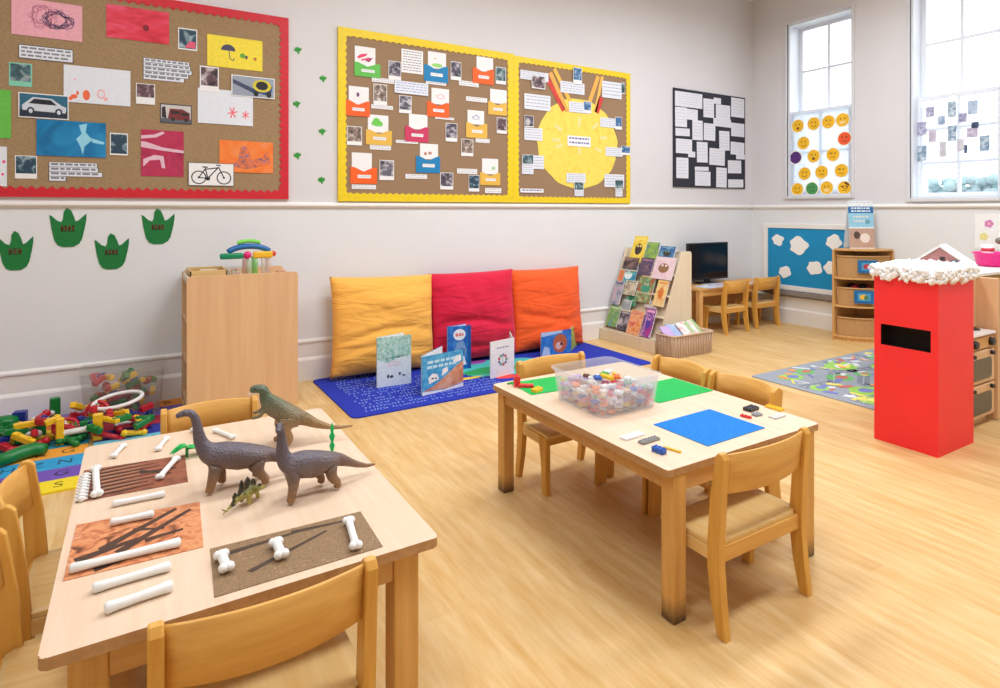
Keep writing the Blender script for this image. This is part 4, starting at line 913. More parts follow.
FOOT = [(0, .82), (.06, .80), (.20, .68), (.32, .64), (.36, .72), (.38, .90), (.46, 1.0), (.58, .94), (.66, .78), (.70, .66), (.78, .68), (1.0, .86), (1.0, .72), (.96, .5), (.88, .2), (.80, .08), (.64, .0), (.36, .0), (.22, .05), (.13, .18), (.05, .48)]
M_FOOT = plain((6, 118, 52), 0.65, var=0.03); M_DKRED = plain((96, 52, 28), 0.6)
for (x0, x1, y0, y1, n, lb) in ((-2, 33.5, 231, 271, 3, 'green paper dinosaur footprint cut off by the left picture edge'), (49.5, 86.5, 208, 247.5, 4, 'green paper dinosaur footprint hung high between the two lower left ones'),
                                (94.5, 129, 233.5, 270, 4, 'green paper dinosaur footprint hung low, third from the left'), (141.5, 174.5, 208.5, 244.5, 4, 'green paper dinosaur footprint nearest the tall cabinet')):
    cx, cz, w, h = place(x0, x1, y0, y1); m = MB()
    m.prism([((u - .5) * w, (v - .5) * h) for u, v in FOOT], lambda u, v, d: (u, -d, v), 0.0005, 0.0035)
    for k in range(n):     # small dark red lettering, unreadable in the photo
        u0 = -w * 0.20 + k * w * 0.40 / n; ww = w * 0.40 / n * 0.72; zc = -h * 0.10; y = -0.0038
        for (a, b, c2, d2) in ((u0, zc, u0 + 0.008, zc + h * 0.15), (u0 + ww - 0.008, zc, u0 + ww, zc + h * 0.15), (u0, zc + h * (0.13 if k % 2 else 0.06), u0 + ww, zc + h * (0.15 if k % 2 else 0.09)), (u0, zc, u0 + ww, zc + h * 0.02)):
            m.quad([(a, y, b), (c2, y, b), (c2, y, d2), (a, y, d2)], 1)
    tag(m.build('paper_footprint', [M_FOOT, M_DKRED], loc=(cx, WB - 0.004, cz), recalc=True), lb, 'paper footprint', 'green paper footprints under the red-bordered board')
# ---- envelope board
GE = 'envelopes on the yellow-bordered board'
ENV = [('green', 353.5, 379.5, 62, 76, 354, 374.5, 46, 66, (96, 190, 76), 'pink', 'green envelope holding a card with pink shapes, at the top left of the envelope board'),
       ('blue', 423, 447, 64.5, 81, 427, 445, 51.5, 68, (0, 128, 186), 'green', 'blue envelope with a white card, in the top row of the envelope board'),
       ('orange', 471.5, 492.5, 67.5, 83, 475.5, 492, 56.5, 71, (244, 96, 16), None, 'orange envelope at the top right of the envelope board'),
       ('orange', 345, 369, 100, 115.5, 348, 368, 86, 104, (244, 96, 16), 'dot', 'orange envelope at the left edge, second row of the envelope board'),
       ('orange', 426, 448, 101.5, 116.5, 430.5, 448, 88, 104, (244, 96, 16), 'scrawl', 'orange envelope in the middle of the envelope board, second row'),
       ('mustard', 487, 505.5, 101.5, 114.5, 489, 505.5, 89, 103, (230, 184, 74), None, 'mustard envelope at the right edge, second row of the envelope board'),
       ('mustard', 365, 391, 129.5, 144.5, 367, 387.5, 114.5, 132, (230, 184, 74), 'leaf', 'mustard envelope with a green leaf card, on the left of the envelope board'),
       ('crimson', 404, 427.5, 126, 141.5, 408, 426.5, 114, 129, (205, 52, 96), None, 'crimson envelope in the middle of the envelope board'),
       ('mustard', 465, 486, 122.5, 137.5, 466.5, 483, 110, 124, (230, 184, 74), 'blue', 'mustard envelope with a blue scribbled card, right of the middle'),
       ('orange', 349.5, 376, 167, 183.5, 351, 371, 152.5, 172, (244, 96, 16), None, 'orange envelope at the bottom left of the envelope board'),
       ('blue', 415, 439, 156, 172.5, 419, 437, 143.5, 159, (0, 128, 186), 'dots', 'blue envelope with a white card, in the bottom row of the envelope board'),
       ('mustard', 479, 499, 172.5, 185, 481, 497, 158.5, 174, (230, 184, 74), 'pale', 'mustard envelope at the bottom right of the envelope board')]
for (cn, x0, x1, y0, y1, a0, a1, b0, b1, col, pic, lb) in ENV:
    cx, cz, w, h = place(x0, x1, y0, y1); kx, kz, kw, kh = place(a0, a1, b0, b1); W0 = WB - 0.0197
    m = MB()
    m.prism([(-w / 2, -h / 2), (w / 2, -h / 2), (w / 2, h / 2), (w * 0.36, h / 2), (0.0, h * 0.24), (-w * 0.36, h / 2), (-w / 2, h / 2)], lambda u, v, d: (u, -d, v), 0.003, 0.0046)
    e = m.build('envelope_pocket', plain(col, 0.55, var=0.03), loc=(cx, W0, cz)); tag(e, lb, 'envelope', GE)
    c = Card(kw, kh); mats = [M_PAPER]
    if pic == 'pink': mats += [plain((226, 70, 110), 0.6), plain((170, 50, 110), 0.6)]; c.poly([(0.1, 0.45), (0.3, 0.62), (0.62, 0.68), (0.55, 0.55), (0.2, 0.38)], 1); c.poly([(0.5, 0.3), (0.65, 0.45), (0.88, 0.5), (0.7, 0.25)], 2); c.poly([(0.3, 0.35), (0.7, 0.5), (0.72, 0.42), (0.36, 0.28)], 1)
    elif pic == 'leaf': mats += [plain((110, 205, 84), 0.6)]; c.disc(0.42, 0.58, 0.2, 0.26, 1, 9); c.disc(0.6, 0.5, 0.14, 0.16, 1, 7); c.disc(0.26, 0.5, 0.1, 0.12, 1, 7)
    elif pic == 'blue': mats += [plain((90, 110, 190), 0.6)]; scribble(c, 0.5, 0.5, 0.25, 0.2, 14, 1, 0.004)
    elif pic == 'scrawl': mats += [plain((226, 130, 150), 0.6)]; scribble(c, 0.5, 0.5, 0.3, 0.2, 12, 1, 0.003)
    elif pic == 'dot': mats += [plain((110, 60, 110), 0.6)]; c.disc(0.45, 0.55, 0.07, 0.13, 1)
    elif pic == 'green': mats += [plain((150, 214, 110), 0.6), plain((240, 190, 160), 0.6)]; c.disc(0.5, 0.2, 0.3, 0.12, 1); c.disc(0.4, 0.6, 0.06, 0.05, 2)
    elif pic == 'dots': mats += [plain((190, 130, 110), 0.6)]; c.disc(0.3, 0.35, 0.08, 0.1, 1); c.disc(0.55, 0.4, 0.1, 0.1, 1)
    elif pic == 'pale': mats += [plain((170, 210, 170), 0.6)]; c.disc(0.7, 0.4, 0.12, 0.12, 1)
    o = c.m.build('card', mats, e, loc=(kx - cx, -0.0008, kz - cz))
    c = Card(w * 0.5, h * 0.2, 0.0008); c.words(1, 1, 0.08, 0.9, 0.1, 0.45); c.m.build('name_label', [M_PAPER, plain((205, 206, 212), 0.6)], e, loc=(0.02 * w, -0.0050, -0.06 * h)); 
GP = 'photographs on the envelope board'
for (x0, x1, y0, y1, pal, lb) in ((387.5, 400, 61, 79.5, 1, 'small photograph right of the green envelope'), (372.5, 386, 84, 105, 5, 'small photograph right of the second-row left orange envelope'), (398, 410.5, 95.5, 113, 4, 'small photograph above left of the crimson envelope'),
        (449.5, 460, 61.5, 80, 1, 'small photograph right of the top-row blue envelope'), (494.5, 504.5, 67, 84, 0, 'small photograph right of the top right orange envelope'), (346, 361, 126, 145, 5, 'small photograph left of the mustard leaf envelope'),
        (444.5, 456, 123, 141.5, 1, 'small photograph left of the mustard envelope with blue scribble'), (460, 472, 139, 156, 5, 'small photograph below the mustard envelope with blue scribble'), (495.5, 505.5, 117.5, 133.5, 3, 'small photograph under the right-edge mustard envelope'),
        (378.5, 393, 160, 180, 4, 'small photograph right of the bottom left orange envelope'), (439, 452, 172.5, 189.5, 1, 'small photograph below right of the bottom-row blue envelope'), (467.5, 478, 175, 191.5, 2, 'small photograph left of the bottom right mustard envelope')):
    hang('photo_print', lb, 'photograph', x0, x1, y0, y1, [M_PAPER, art(PHOTOPAL[pal], 24, x0)], lambda c: c.rect(0.04, 0.2, 0.96, 0.97, 1), 2, GP)
GT = 'caption slips on the envelope board'
random.seed(8)
hang('text_sheet', 'lined white text sheet at the top of the envelope board', 'text sheet', 400.5, 422, 49, 72.5, [M_PAPER, M_GREYINK], lambda c: c.words(8, 1, 0.08, 0.95, 0.05, 0.35), 1, GT)
hang('text_sheet', 'wide white text sheet below the lined one on the envelope board', 'text sheet', 393.5, 427, 80.5, 93, [M_PAPERB, plain((150, 165, 205), 0.6)], lambda c: c.words(4, 1, 0.04, 0.92, 0.08, 0.3), 3, GT)
for (x0, x1, y0, y1, lb) in ((371, 393, 77.5, 82, 'thin caption slip under the green envelope'), (370.5, 392, 104.5, 108.5, 'caption slip right of the left-edge orange envelope'), (458, 477.5, 80.5, 85.5, 'caption slip between the top-row blue and orange envelopes'),
        (465, 486, 96.5, 101, 'caption slip left of the right-edge mustard envelope'), (434, 453, 116.5, 119, 'thin caption slip under the middle orange envelope'), (395, 417, 140, 143, 'thin caption slip under the crimson envelope'), (369, 390, 145, 149.5, 'caption slip under the mustard leaf envelope'),
        (351, 375, 184.5, 189, 'caption slip under the bottom left orange envelope'), (404.5, 426, 174, 178.5, 'caption slip under the bottom-row blue envelope'), (474.5, 488.5, 138.5, 142.5, 'caption slip under the mustard envelope with blue scribble'),
        (456, 476, 168.5, 173.5, 'caption slip above the lower right photograph'), (484, 500, 188, 193, 'caption slip under the bottom right mustard envelope'), (425, 445, 81, 84, 'thin caption slip under the top-row blue envelope')):
    hang('text_strip', lb, 'caption', x0, x1, y0, y1, [M_PAPER, plain((185, 186, 196), 0.6)], lambda c: c.words(2 if y1 - y0 > 3.5 else 1, 1, 0.05, 0.92, 0.08, 0.4), 1, GT)
# ---- sun board
p0 = pY(577.5, 144, WB); sr = 0.465
sun = thing('paper_sun', 'large yellow paper sun with coloured ray strips on the right notice board', 'paper sun', (p0.x, WB - 0.0197, p0.z))
m = MB(); random.seed(4)
m.prism([(1.16 * sr * (1 + 0.015 * math.sin(9 * a) + 0.01 * math.sin(17 * a)) * math.cos(a), sr * 1.03 * (1 + 0.012 * math.sin(11 * a)) * math.sin(a)) for a in [2 * PI * i / 60 for i in range(60)]], lambda u, v, d: (u, -d, v), 0.0002, 0.0015)
m.build('disc', art([(238, 206, 72), (246, 222, 96), (240, 212, 84)], 9, 2), sun)
for (xa, ya, xb, yb, c, wd) in ((546.8, 80, 562.5, 111, (214, 62, 50), 0.05), (549, 73, 566, 112, (246, 172, 80), 0.05), (553, 69, 568.5, 101, (240, 190, 70), 0.045), (597, 76.5, 588.3, 102, (246, 178, 80), 0.05), (601, 77, 594, 112, (246, 190, 90), 0.04), (600, 97.5, 595.3, 113, (212, 56, 52), 0.06)):
    A = pY(xa, ya, WB); B = pY(xb, yb, WB); d = Vector((B.x - A.x, B.z - A.z)); n = Vector((-d.y, d.x)).normalized() * wd / 2
    m = MB(); q = [(A.x + n.x, A.z + n.y), (B.x + n.x, B.z + n.y), (B.x - n.x, B.z - n.y), (A.x - n.x, A.z - n.y)]
    m.prism([(u - p0.x, v - p0.z) for u, v in q], lambda u, v, dd: (u, -dd, v), 0.0018, 0.003)
    o = m.build('ray_strip', plain(c, 0.55), sun); o['label'] = ('red' if c[1] < 90 else 'amber') + ' ray strip'
GS = 'notes and photographs on the sun board'
SUNP = [('t', 519, 547, 70, 79, 'wide white note at the top left of the sun board'), ('p', 530, 543.5, 75.5, 88.5, 'dark photograph hanging from the top left note of the sun board'), ('t', 523, 549, 93.5, 109, 'large white note left of the red ray strip'),
        ('p', 523, 532, 115.5, 127, 'small dark photograph left of the sun disc, upper one'), ('t', 523, 541, 127.5, 140, 'white note overlapping the left rim of the sun disc'), ('p', 520.5, 532, 154.5, 164.5, 'dark photograph left of the sun disc, lower one'),
        ('t', 532, 542.5, 155.5, 169, 'white note beside the lower left dark photograph'), ('t', 520.5, 532, 163.5, 174, 'white note hanging under the lower left dark photograph'), ('s', 519, 542, 188.5, 192.5, 'long thin caption slip at the bottom left of the sun board'),
        ('b', 571.5, 580, 67.5, 84, 'blue photograph on the top border of the sun board'), ('t', 559, 583, 81, 92.5, 'wide white note under the blue photograph at the top'), ('t', 567.5, 589, 101.5, 112, 'white note on the top of the sun disc'),
        ('b', 582, 589.5, 101.5, 113, 'blue photograph at the right end of the note on the sun top'), ('t', 600.6, 620, 81, 97.5, 'large white note at the top right of the sun board'), ('p', 619.5, 623, 83, 94, 'narrow dark photograph at the right of the large top right note'),
        ('t', 598.6, 616, 117.5, 127, 'white note on the right rim of the sun disc, upper one'), ('b', 613.5, 620, 117, 129.5, 'blue photograph right of the upper right note'), ('t', 604, 621, 147, 156, 'white note on the right rim of the sun disc, lower one'),
        ('b', 619.6, 628.5, 146, 155, 'blue photograph overlapping the right yellow border'), ('t', 565, 584, 173, 182.5, 'white note at the bottom of the sun disc'), ('p', 572.5, 582, 182, 190.5, 'dark photograph under the bottom sun note'),
        ('t', 573, 582, 190.5, 196, 'small white slip under the bottom dark photograph'), ('t', 603, 622.5, 174, 187, 'white note at the bottom right of the sun board'), ('p', 613, 621.5, 180, 189, 'dark photograph on the bottom right note'),
        ('t', 614, 621, 189, 196.5, 'small white slip at the bottom right corner of the sun board'), ('c', 566, 589, 135.5, 146, 'white title slip in the centre of the sun disc')]
for i, (k, x0, x1, y0, y1, lb) in enumerate(SUNP):
    if k == 't': hang('text_sheet', lb, 'text sheet', x0, x1, y0, y1, [M_PAPERB, plain((176, 178, 190), 0.6)], lambda c: c.words(4, 1, 0.07, 0.92, 0.08, 0.3), 2 + (i % 2), GS)
    elif k in 'sc': hang('text_strip', lb, 'caption', x0, x1, y0, y1, [M_PAPER, plain((120, 124, 170), 0.6)], lambda c: c.words(2 if k == 'c' else 1, 1, 0.07, 0.92, 0.1, 0.4), 3, GS)
    else: hang('photo_print', lb, 'photograph', x0, x1, y0, y1, [M_PAPER, art([(20, 70, 120), (60, 110, 160), (170, 190, 210)] if k == 'b' else PHOTOPAL[(1, 3, 0)[i % 3]], 22, i + 0.5)], lambda c: c.rect(0.04, 0.08 if k == 'p' else 0.25, 0.96, 0.97, 1), 4 + (i % 2), GS)
# faint star-burst of pale slips on the sun itself
for (x, y, a) in ((557, 128, 30), (555, 140, 0), (558, 146, -25), (578, 122, 90), (578, 150, 90), (594, 126, -35), (602, 138, 0), (597, 150, 20)):
    p = pY(x, y, WB); m = MB(); m.box((0, -0.0008, 0), (0.10, 0.001, 0.035), Matrix.Rotation(R(a), 4, 'Y'))
    m.build('pale_slip', plain((232, 222, 150), 0.6), sun, loc=(p.x - p0.x, -0.0022, p.z - p0.z))
# ---- black board sheets
BS = [(52, 215, 65, 155, 0, 'wide white sheet at the top left corner of the black board'), (222, 285, 110, 222, 0, 'tall white sheet in the top row of the black board'), (283, 326, 106, 142, 1, 'small white tab at the top middle of the black board'),
      (295, 380, 146, 232, 2, 'square white sheet right of the tall one in the top row of the black board'), (388, 466, 105, 220, 0, 'white sheet with cut corner at the top right of the black board'), (52, 122, 160, 278, 1, 'tall white sheet at the left edge of the black board, second down'),
      (112, 186, 172, 236, 2, 'small white sheet right of the left-edge second sheet on the black board'), (55, 140, 286, 332, 0, 'short white sheet at the left edge halfway down the black board'), (155, 217, 240, 358, 1, 'left one of the paired tall sheets on the black board'),
      (222, 290, 258, 360, 3, 'right one of the paired tall sheets on the black board'), (281, 386, 228, 276, 1, 'wide low white sheet above the middle of the black board'), (388, 466, 256, 336, 0, 'white sheet at the right edge, second down on the black board'),
      (315, 376, 304, 420, 2, 'narrow tall white sheet right of the middle of the black board'), (56, 152, 350, 437, 2, 'square white sheet at the left edge below the middle of the black board'), (182, 246, 370, 492, 1, 'tall white sheet below the paired sheets on the black board'),
      (258, 350, 408, 508, 0, 'square white sheet below the middle of the black board'), (385, 466, 370, 446, 0, 'white sheet at the right edge, third down on the black board'), (60, 132, 463, 587, 0, 'tall white sheet at the bottom left of the black board'),
      (172, 264, 546, 632, 0, 'square white sheet in the bottom row of the black board'), (298, 360, 524, 642, 1, 'tall white sheet in the bottom row of the black board'), (368, 447, 480, 557, 1, 'white sheet at the right edge, fourth down on the black board'),
      (370, 460, 594, 642, 0, 'low white sheet at the bottom right corner of the black board'), (416, 468, 444, 474, 2, 'small white tab under the third sheet at the right edge of the black board'), (170, 252, 518, 542, 1, 'thin white tab above the bottom-row square sheet'), (128, 170, 428, 462, 3, 'small white tab under the square left-edge sheet of the black board')]
random.seed(9)
for (a, b, c_, d, ly, lb) in BS:
    x0, x1 = 665 + a / 5.985, 665 + b / 5.985; y0, y1 = 80 + c_ / 5.985, 80 + d / 5.985
    # the board's own slope down to the right was part of the reading; take it at the sheet's left edge
    hang('paper_sheet', lb, 'paper sheet', x0, x1, y0, y1, [plain((226, 228, 236), 0.65, var=0.03), plain((196, 198, 210), 0.6)], (lambda c: c.words(5, 1, 0.12, 0.9, 0.1, 0.2)), ly, 'white sheets on the black board', rot=random.uniform(-1.5, 1.5))
# ================================================================== RUG, CUSHIONS, BOOKS
def cloth(rgb, rough=0.85):
    m, nt, b = nodes_of('cotton_cloth_%d_%d_%d' % rgb)
    tc = nt.nodes.new('ShaderNodeTexCoord')
    n = nt.nodes.new('ShaderNodeTexNoise'); n.inputs['Scale'].default_value = 3.2; n.inputs['Detail'].default_value = 2; n.inputs['Distortion'].default_value = 0.8
    mp = nt.nodes.new('ShaderNodeMapping'); mp.inputs['Scale'].default_value = (1.0, 1.0, 3.2); nt.links.new(tc.outputs['Object'], mp.inputs['Vector']); nt.links.new(mp.outputs['Vector'], n.inputs['Vector'])
    bp = nt.nodes.new('ShaderNodeBump'); bp.inputs['Strength'].default_value = 0.55; bp.inputs['Distance'].default_value = 0.05
    nt.links.new(n.outputs['Fac'], bp.inputs['Height']); nt.links.new(bp.outputs['Normal'], b.inputs['Normal'])
    b.inputs['Base Color'].default_value = S(*rgb); b.inputs['Roughness'].default_value = rough
    try: b.inputs['Sheen Weight'].default_value = 0.15
    except Exception: pass
    return m
from mathutils import noise as mnoise
def cushion(label, x0, x1, h, rgb, seed, lean, ybase, roll=0.0, T=0.20):
    w = x1 - x0; n = 44; m = MB(); F, B = [], []
    for i in range(n + 1):
        for j in range(n + 1):
            u = -1 + 2 * i / n; v = -1 + 2 * j / n
            e = ((1 - abs(u) ** 2.6) * (1 - abs(v) ** 2.6)); t = T / 2 * max(0, e) ** 0.5
            sag = 1 + 0.35 * max(0, -v) * (1 - v * v)
            pin = 1 - 0.035 * (1 - abs(v) ** 2) * abs(u) ; pin2 = 1 - 0.03 * (1 - abs(u) ** 2) * abs(v)
            x = u * w / 2 * (1 + 0.02 * abs(v) ** 4) * pin; z = v * h / 2 * pin2
            q = mnoise.noise(Vector((x * 3.2 + seed, z * 7.5, seed))); q2 = mnoise.noise(Vector((x * 9 + seed, z * 16 + 3 * x, seed * 2)))
            wr = (0.024 * q + 0.006 * q2) * max(0, e) ** 0.4
            fold = -0.026 * math.exp(-((z + 0.08 - 0.05 * math.sin(5 * x + seed)) / 0.03) ** 2) * max(0, e) - 0.022 * math.exp(-((z + 0.22 - 0.05 * math.sin(4 * x + 2 * seed)) / 0.03) ** 2) * max(0, e)
            F.append(m.bm.verts.new((x, -t * sag - wr - fold if t > 0 else 0, z)))
            B.append(F[-1] if (i in (0, n) or j in (0, n)) else m.bm.verts.new((x, t * 0.8, z)))
    idx = lambda i, j: i * (n + 1) + j
    for i in range(n):
        for j in range(n):
            a = [idx(i, j), idx(i + 1, j), idx(i + 1, j + 1), idx(i, j + 1)]
            m.bm.faces.new([F[k] for k in a])
            try: m.bm.faces.new([B[k] for k in a[::-1]])
            except ValueError: pass
    o = m.build('floor_cushion', cloth(rgb), smooth=True)
    o.rotation_euler = (R(-lean), R(roll), 0); o.location = ((x0 + x1) / 2, ybase + math.sin(R(lean)) * h / 2, 0.012 + h / 2 * math.cos(R(lean)) + 0.01)
    return tag(o, label, 'cushion', 'floor cushions against the wall')
GC = None
cushion('big yellow floor cushion leaning on the wall, left of the red one', 1.335, 2.250, 0.82, (250, 184, 80), 1.0, 6.5, 4.855, roll=1.5, T=0.24)
cushion('big crimson floor cushion between the yellow and orange cushions', 2.222, 3.110, 0.81, (216, 8, 58), 2.3, 6, 4.865, T=0.23)
cushion('big orange floor cushion leaning on the wall, nearest the book rack', 3.080, 3.925, 0.80, (246, 92, 24), 3.7, 6, 4.87, T=0.23)
# blue rug with printed white writing and a motif
def blue_rug():
    x0, x1, y0, y1 = 1.215, 4.01, 3.955, 5.02; cx, cy = (x0 + x1) / 2, (y0 + y1) / 2; w, d = x1 - x0, y1 - y0
    m = MB(); m.prism(rounded(w, d, 0.05), lambda u, v, q: (u, v, q), 0.0005, 0.009, bev=0.002)
    z = 0.0094; random.seed(31)
    def qd(a, b, c, e, mi, dz=0.0): m.quad([(a, b, z + dz), (c, b, z + dz), (c, e, z + dz), (a, e, z + dz)], mi)
    rows = 15
    for r in range(rows):
        yb = -d / 2 + 0.075 + r * 0.062; u = -w / 2 + 0.12 + random.uniform(0, 0.02); lim = -w / 2 + 0.12 + (1.15 if r < 6 else 0.75 if r < 11 else 0.6)
        while u < lim:
            L = random.uniform(0.012, 0.03)
            k = random.random()
            if k < 0.8:
                qd(u, yb, u + 0.005, yb + 0.03, 1); qd(u, yb + random.choice((0.0, 0.013, 0.026)), u + L * 0.8, yb + 0.005 + random.choice((0.0, 0.013, 0.026)), 1, 0.0001) if False else None
                t0 = random.choice((0.0, 0.013, 0.026)); qd(u, yb + t0, u + L * 0.8, yb + t0 + 0.0055, 1, 0.0001)
            u += L + 0.006
    for r in range(2):
        yb = -d / 2 + 0.05 + r * 0.05; u = -0.2
        while u < 0.35:
            L = random.uniform(0.012, 0.03); qd(u, yb, u + L, yb + 0.006, 1); qd(u, yb, u + 0.005, yb + 0.026, 1, 0.0001); u += L + 0.008
    def blob(cx_, cy_, rx, ry, mi, dz, n=22, wob=0.12, ph=0):
        m.quad([(cx_ + rx * (1 + wob * math.sin(5 * a + ph)) * math.cos(a), cy_ + ry * (1 + wob * math.sin(4 * a + ph)) * math.sin(a), z + dz) for a in [2 * PI * i / n for i in range(n)]], mi)
    blob(0.12, 0.08, 0.42, 0.27, 2, 0.0001); blob(0.02, 0.02, 0.30, 0.10, 3, 0.0003, ph=1); blob(-0.25, 0.34, 0.16, 0.09, 4, 0.0002); blob(0.0, 0.33, 0.14, 0.06, 5, 0.0004); blob(-0.32, -0.10, 0.17, 0.03, 6, 0.0005)
    blob(0.02, -0.22, 0.11, 0.05, 7, 0.0006, ph=2); blob(-0.42, -0.13, 0.09, 0.02, 4, 0.0006); blob(0.35, -0.1, 0.12, 0.08, 6, 0.0004, ph=3); blob(-0.3, 0.18, 0.12, 0.05, 7, 0.0005)
    o = m.build('floor_rug', [plain((20, 44, 170), 0.9, var=0.08, scale=120), plain((150, 180, 230), 0.9), plain((70, 190, 185), 0.9), plain((40, 160, 90), 0.9), plain((226, 90, 170), 0.9), plain((160, 70, 170), 0.9), plain((236, 206, 60), 0.9), plain((222, 60, 60), 0.9)], loc=(cx, cy, 0), rotz=R(0.6))
    tag(o, 'deep blue rug with white writing under the floor cushions', 'rug')
blue_rug()
# books standing open on the rug
def standing_book(label, px0, px1, ybot, ytop, cols, seed, deco=None, splay=28, back=None, sc=22, flip=1, base=None, z0=0.0098):
    A = pZ(*px0, z0); B = pZ(*px1, z0); d = (B - A); w = Vector((d.x, d.y)).length; ang = math.atan2(d.y, d.x)
    depth = A.x * FW[0] + A.y * FW[1]; h = (ybot - ytop) * depth / FPX
    t = thing('picture_book', label, 'book', ((A.x + B.x) / 2, (A.y + B.y) / 2, z0), ang, 'picture books standing on the rug')
    c = Card(w, h, 0.003)
    if deco: deco(c)
    f = c.m.build('front_cover', [base or art(cols, sc, seed)] + (deco.mats if deco and hasattr(deco, 'mats') else []), t, loc=(0, 0, h / 2))
    m = MB(); m.box((0, 0.006, h / 2), (w * 0.985, 0.008, h * 0.97)); m.build('pages', M_PAPER, t)
    # the back cover swings out behind like an open door, hinged on one side
    m = MB(); m.b2((0, 0, 0), (w * 0.98, 0.003, h)); m.b2((0.004, -0.007, h * 0.015), (w * 0.96, -0.0005, h * 0.985), 0, 1)
    b = m.build('back_cover', [art(back or cols or [(150, 196, 180), (205, 226, 220), (235, 240, 238)], sc, seed + 5), M_PAPER], t)
    if flip > 0: b.location = (-w / 2, 0.012, 0); b.rotation_euler = (0, 0, R(splay))
    else: b.location = (w / 2, 0.012, 0); b.rotation_euler = (0, 0, R(180 - splay)); b.scale = (1, -1, 1)
    return t
def D(mats, fn): fn.mats = mats; return fn
standing_book('white and mint picture book with tiny dark figures, in front of the yellow cushion', (377, 388), (411, 383), 388, 338, None, 1,
    D([art([(110, 180, 160), (170, 215, 200), (225, 238, 232)], 40, 3), plain((60, 70, 90), 0.5), plain((236, 200, 214), 0.5)], lambda c: (c.rect(0.0, 0.56, 1, 1.0, 1), c.poly([(0.0, 0.56), (0.3, 0.48), (0.6, 0.55), (1.0, 0.62), (1, 0.56)], 1), c.disc(0.32, 0.2, 0.035, 0.04, 2), c.disc(0.42, 0.19, 0.05, 0.03, 2), c.disc(0.66, 0.23, 0.03, 0.035, 2), c.disc(0.78, 0.19, 0.05, 0.015, 2), c.words(2, 3, 0.3, 0.5, 0.38, 0.4))),
    base=plain((228, 238, 238), 0.4), splay=20)
def pirate(c):
    c.poly([(0.0, 0.10), (0.25, 0.18), (0.55, 0.38), (0.85, 0.62), (1, 0.70), (1, 0.12), (0.6, 0.05)], 1); c.poly([(0.16, 0.26), (0.40, 0.34), (0.36, 0.48), (0.24, 0.52), (0.14, 0.42)], 2); c.poly([(0.46, 0.40), (0.62, 0.50), (0.60, 0.62), (0.48, 0.58)], 2); c.poly([(0.72, 0.66), (0.95, 0.72), (0.93, 0.88), (0.78, 0.86)], 2); c.words(2, 3, 0.12, 0.88, 0.62, 0.55); c.rect(0.22, 0.37, 0.27, 0.41, 4); c.rect(0.30, 0.36, 0.34, 0.40, 4); c.poly([(0, 0), (1, 0), (1, 0.10), (0.5, 0.04), (0, 0.09)], 2)
pirate.mats = [art([(196, 120, 84), (214, 150, 110), (226, 180, 150)], 14, 4), plain((240, 240, 236), 0.4), plain((190, 228, 244), 0.4), plain((60, 60, 70), 0.5)]
standing_book('wide sky-blue picture book with white and brown figures, front and centre on the rug', (422, 396), (463, 386), 396, 357, [(40, 140, 200), (60, 160, 214), (100, 190, 226)], 2, pirate, splay=30)
def tall(c):
    c.rect(0.86, 0, 1, 1, 2); c.disc(0.5, 0.80, 0.26, 0.13, 1); c.words(1, 4, 0.33, 0.85, 0.76, 0.8); c.poly([(0.28, 0.22), (0.72, 0.20), (0.80, 0.44), (0.66, 0.66), (0.40, 0.62), (0.26, 0.42)], 3); c.poly([(0.50, 0.24), (0.70, 0.24), (0.72, 0.46), (0.54, 0.50)], 2); c.poly([(0.2, 0.1), (0.8, 0.1), (0.7, 0.3), (0.35, 0.3)], 1)
tall.mats = [plain((236, 240, 246), 0.4), plain((30, 84, 160), 0.4), plain((120, 160, 206), 0.4), plain((222, 120, 110), 0.4)]
standing_book('tall blue picture book with a white cloud shape, before the crimson cushion', (447.5, 371), (471, 368), 371, 327, [(20, 90, 180), (30, 110, 196), (60, 140, 216)], 3, tall, splay=18)
def sprig(c):
    for i in range(9):
        a = 2 * PI * i / 9; c.disc(0.5 + 0.16 * math.cos(a), 0.45 + 0.13 * math.sin(a), 0.055, 0.04, 1 + i % 3)
    c.line([(0.5, 0.3), (0.5, 0.6)], 0.005, 1); c.words(1, 3, 0.25, 0.82, 0.76, 0.5)
sprig.mats = [plain((120, 160, 140), 0.5), plain((200, 90, 100), 0.5), plain((120, 130, 160), 0.5)]
standing_book('white picture book with a small plant drawing, behind the brick table corner', (490.5, 379), (514, 373), 379, 342, None, 4, sprig, base=plain((234, 238, 238), 0.4), splay=128, back=[(30, 40, 30), (90, 150, 70), (210, 220, 200)], flip=-1)
def dogb(c):
    c.disc(0.62, 0.46, 0.24, 0.40, 1, 14); c.disc(0.58, 0.36, 0.11, 0.16, 2); c.disc(0.66, 0.42, 0.04, 0.06, 3); c.poly([(0.0, 0.0), (0.3, 0.0), (0.25, 0.35), (0.1, 0.4)], 4); c.poly([(0, 0.82), (0.7, 0.9), (0.7, 1), (0, 1)], 4)
dogb.mats = [plain((190, 100, 60), 0.5), plain((226, 180, 170), 0.5), plain((40, 34, 34), 0.5), plain((180, 205, 230), 0.5)]
standing_book('blue picture book with an orange-brown animal face, before the orange cushion', (541, 357), (571, 352), 357, 333, [(30, 100, 180), (40, 120, 200), (70, 150, 210)], 6, dogb, splay=142, back=[(130, 170, 60), (190, 205, 90), (40, 60, 40)], flip=-1)
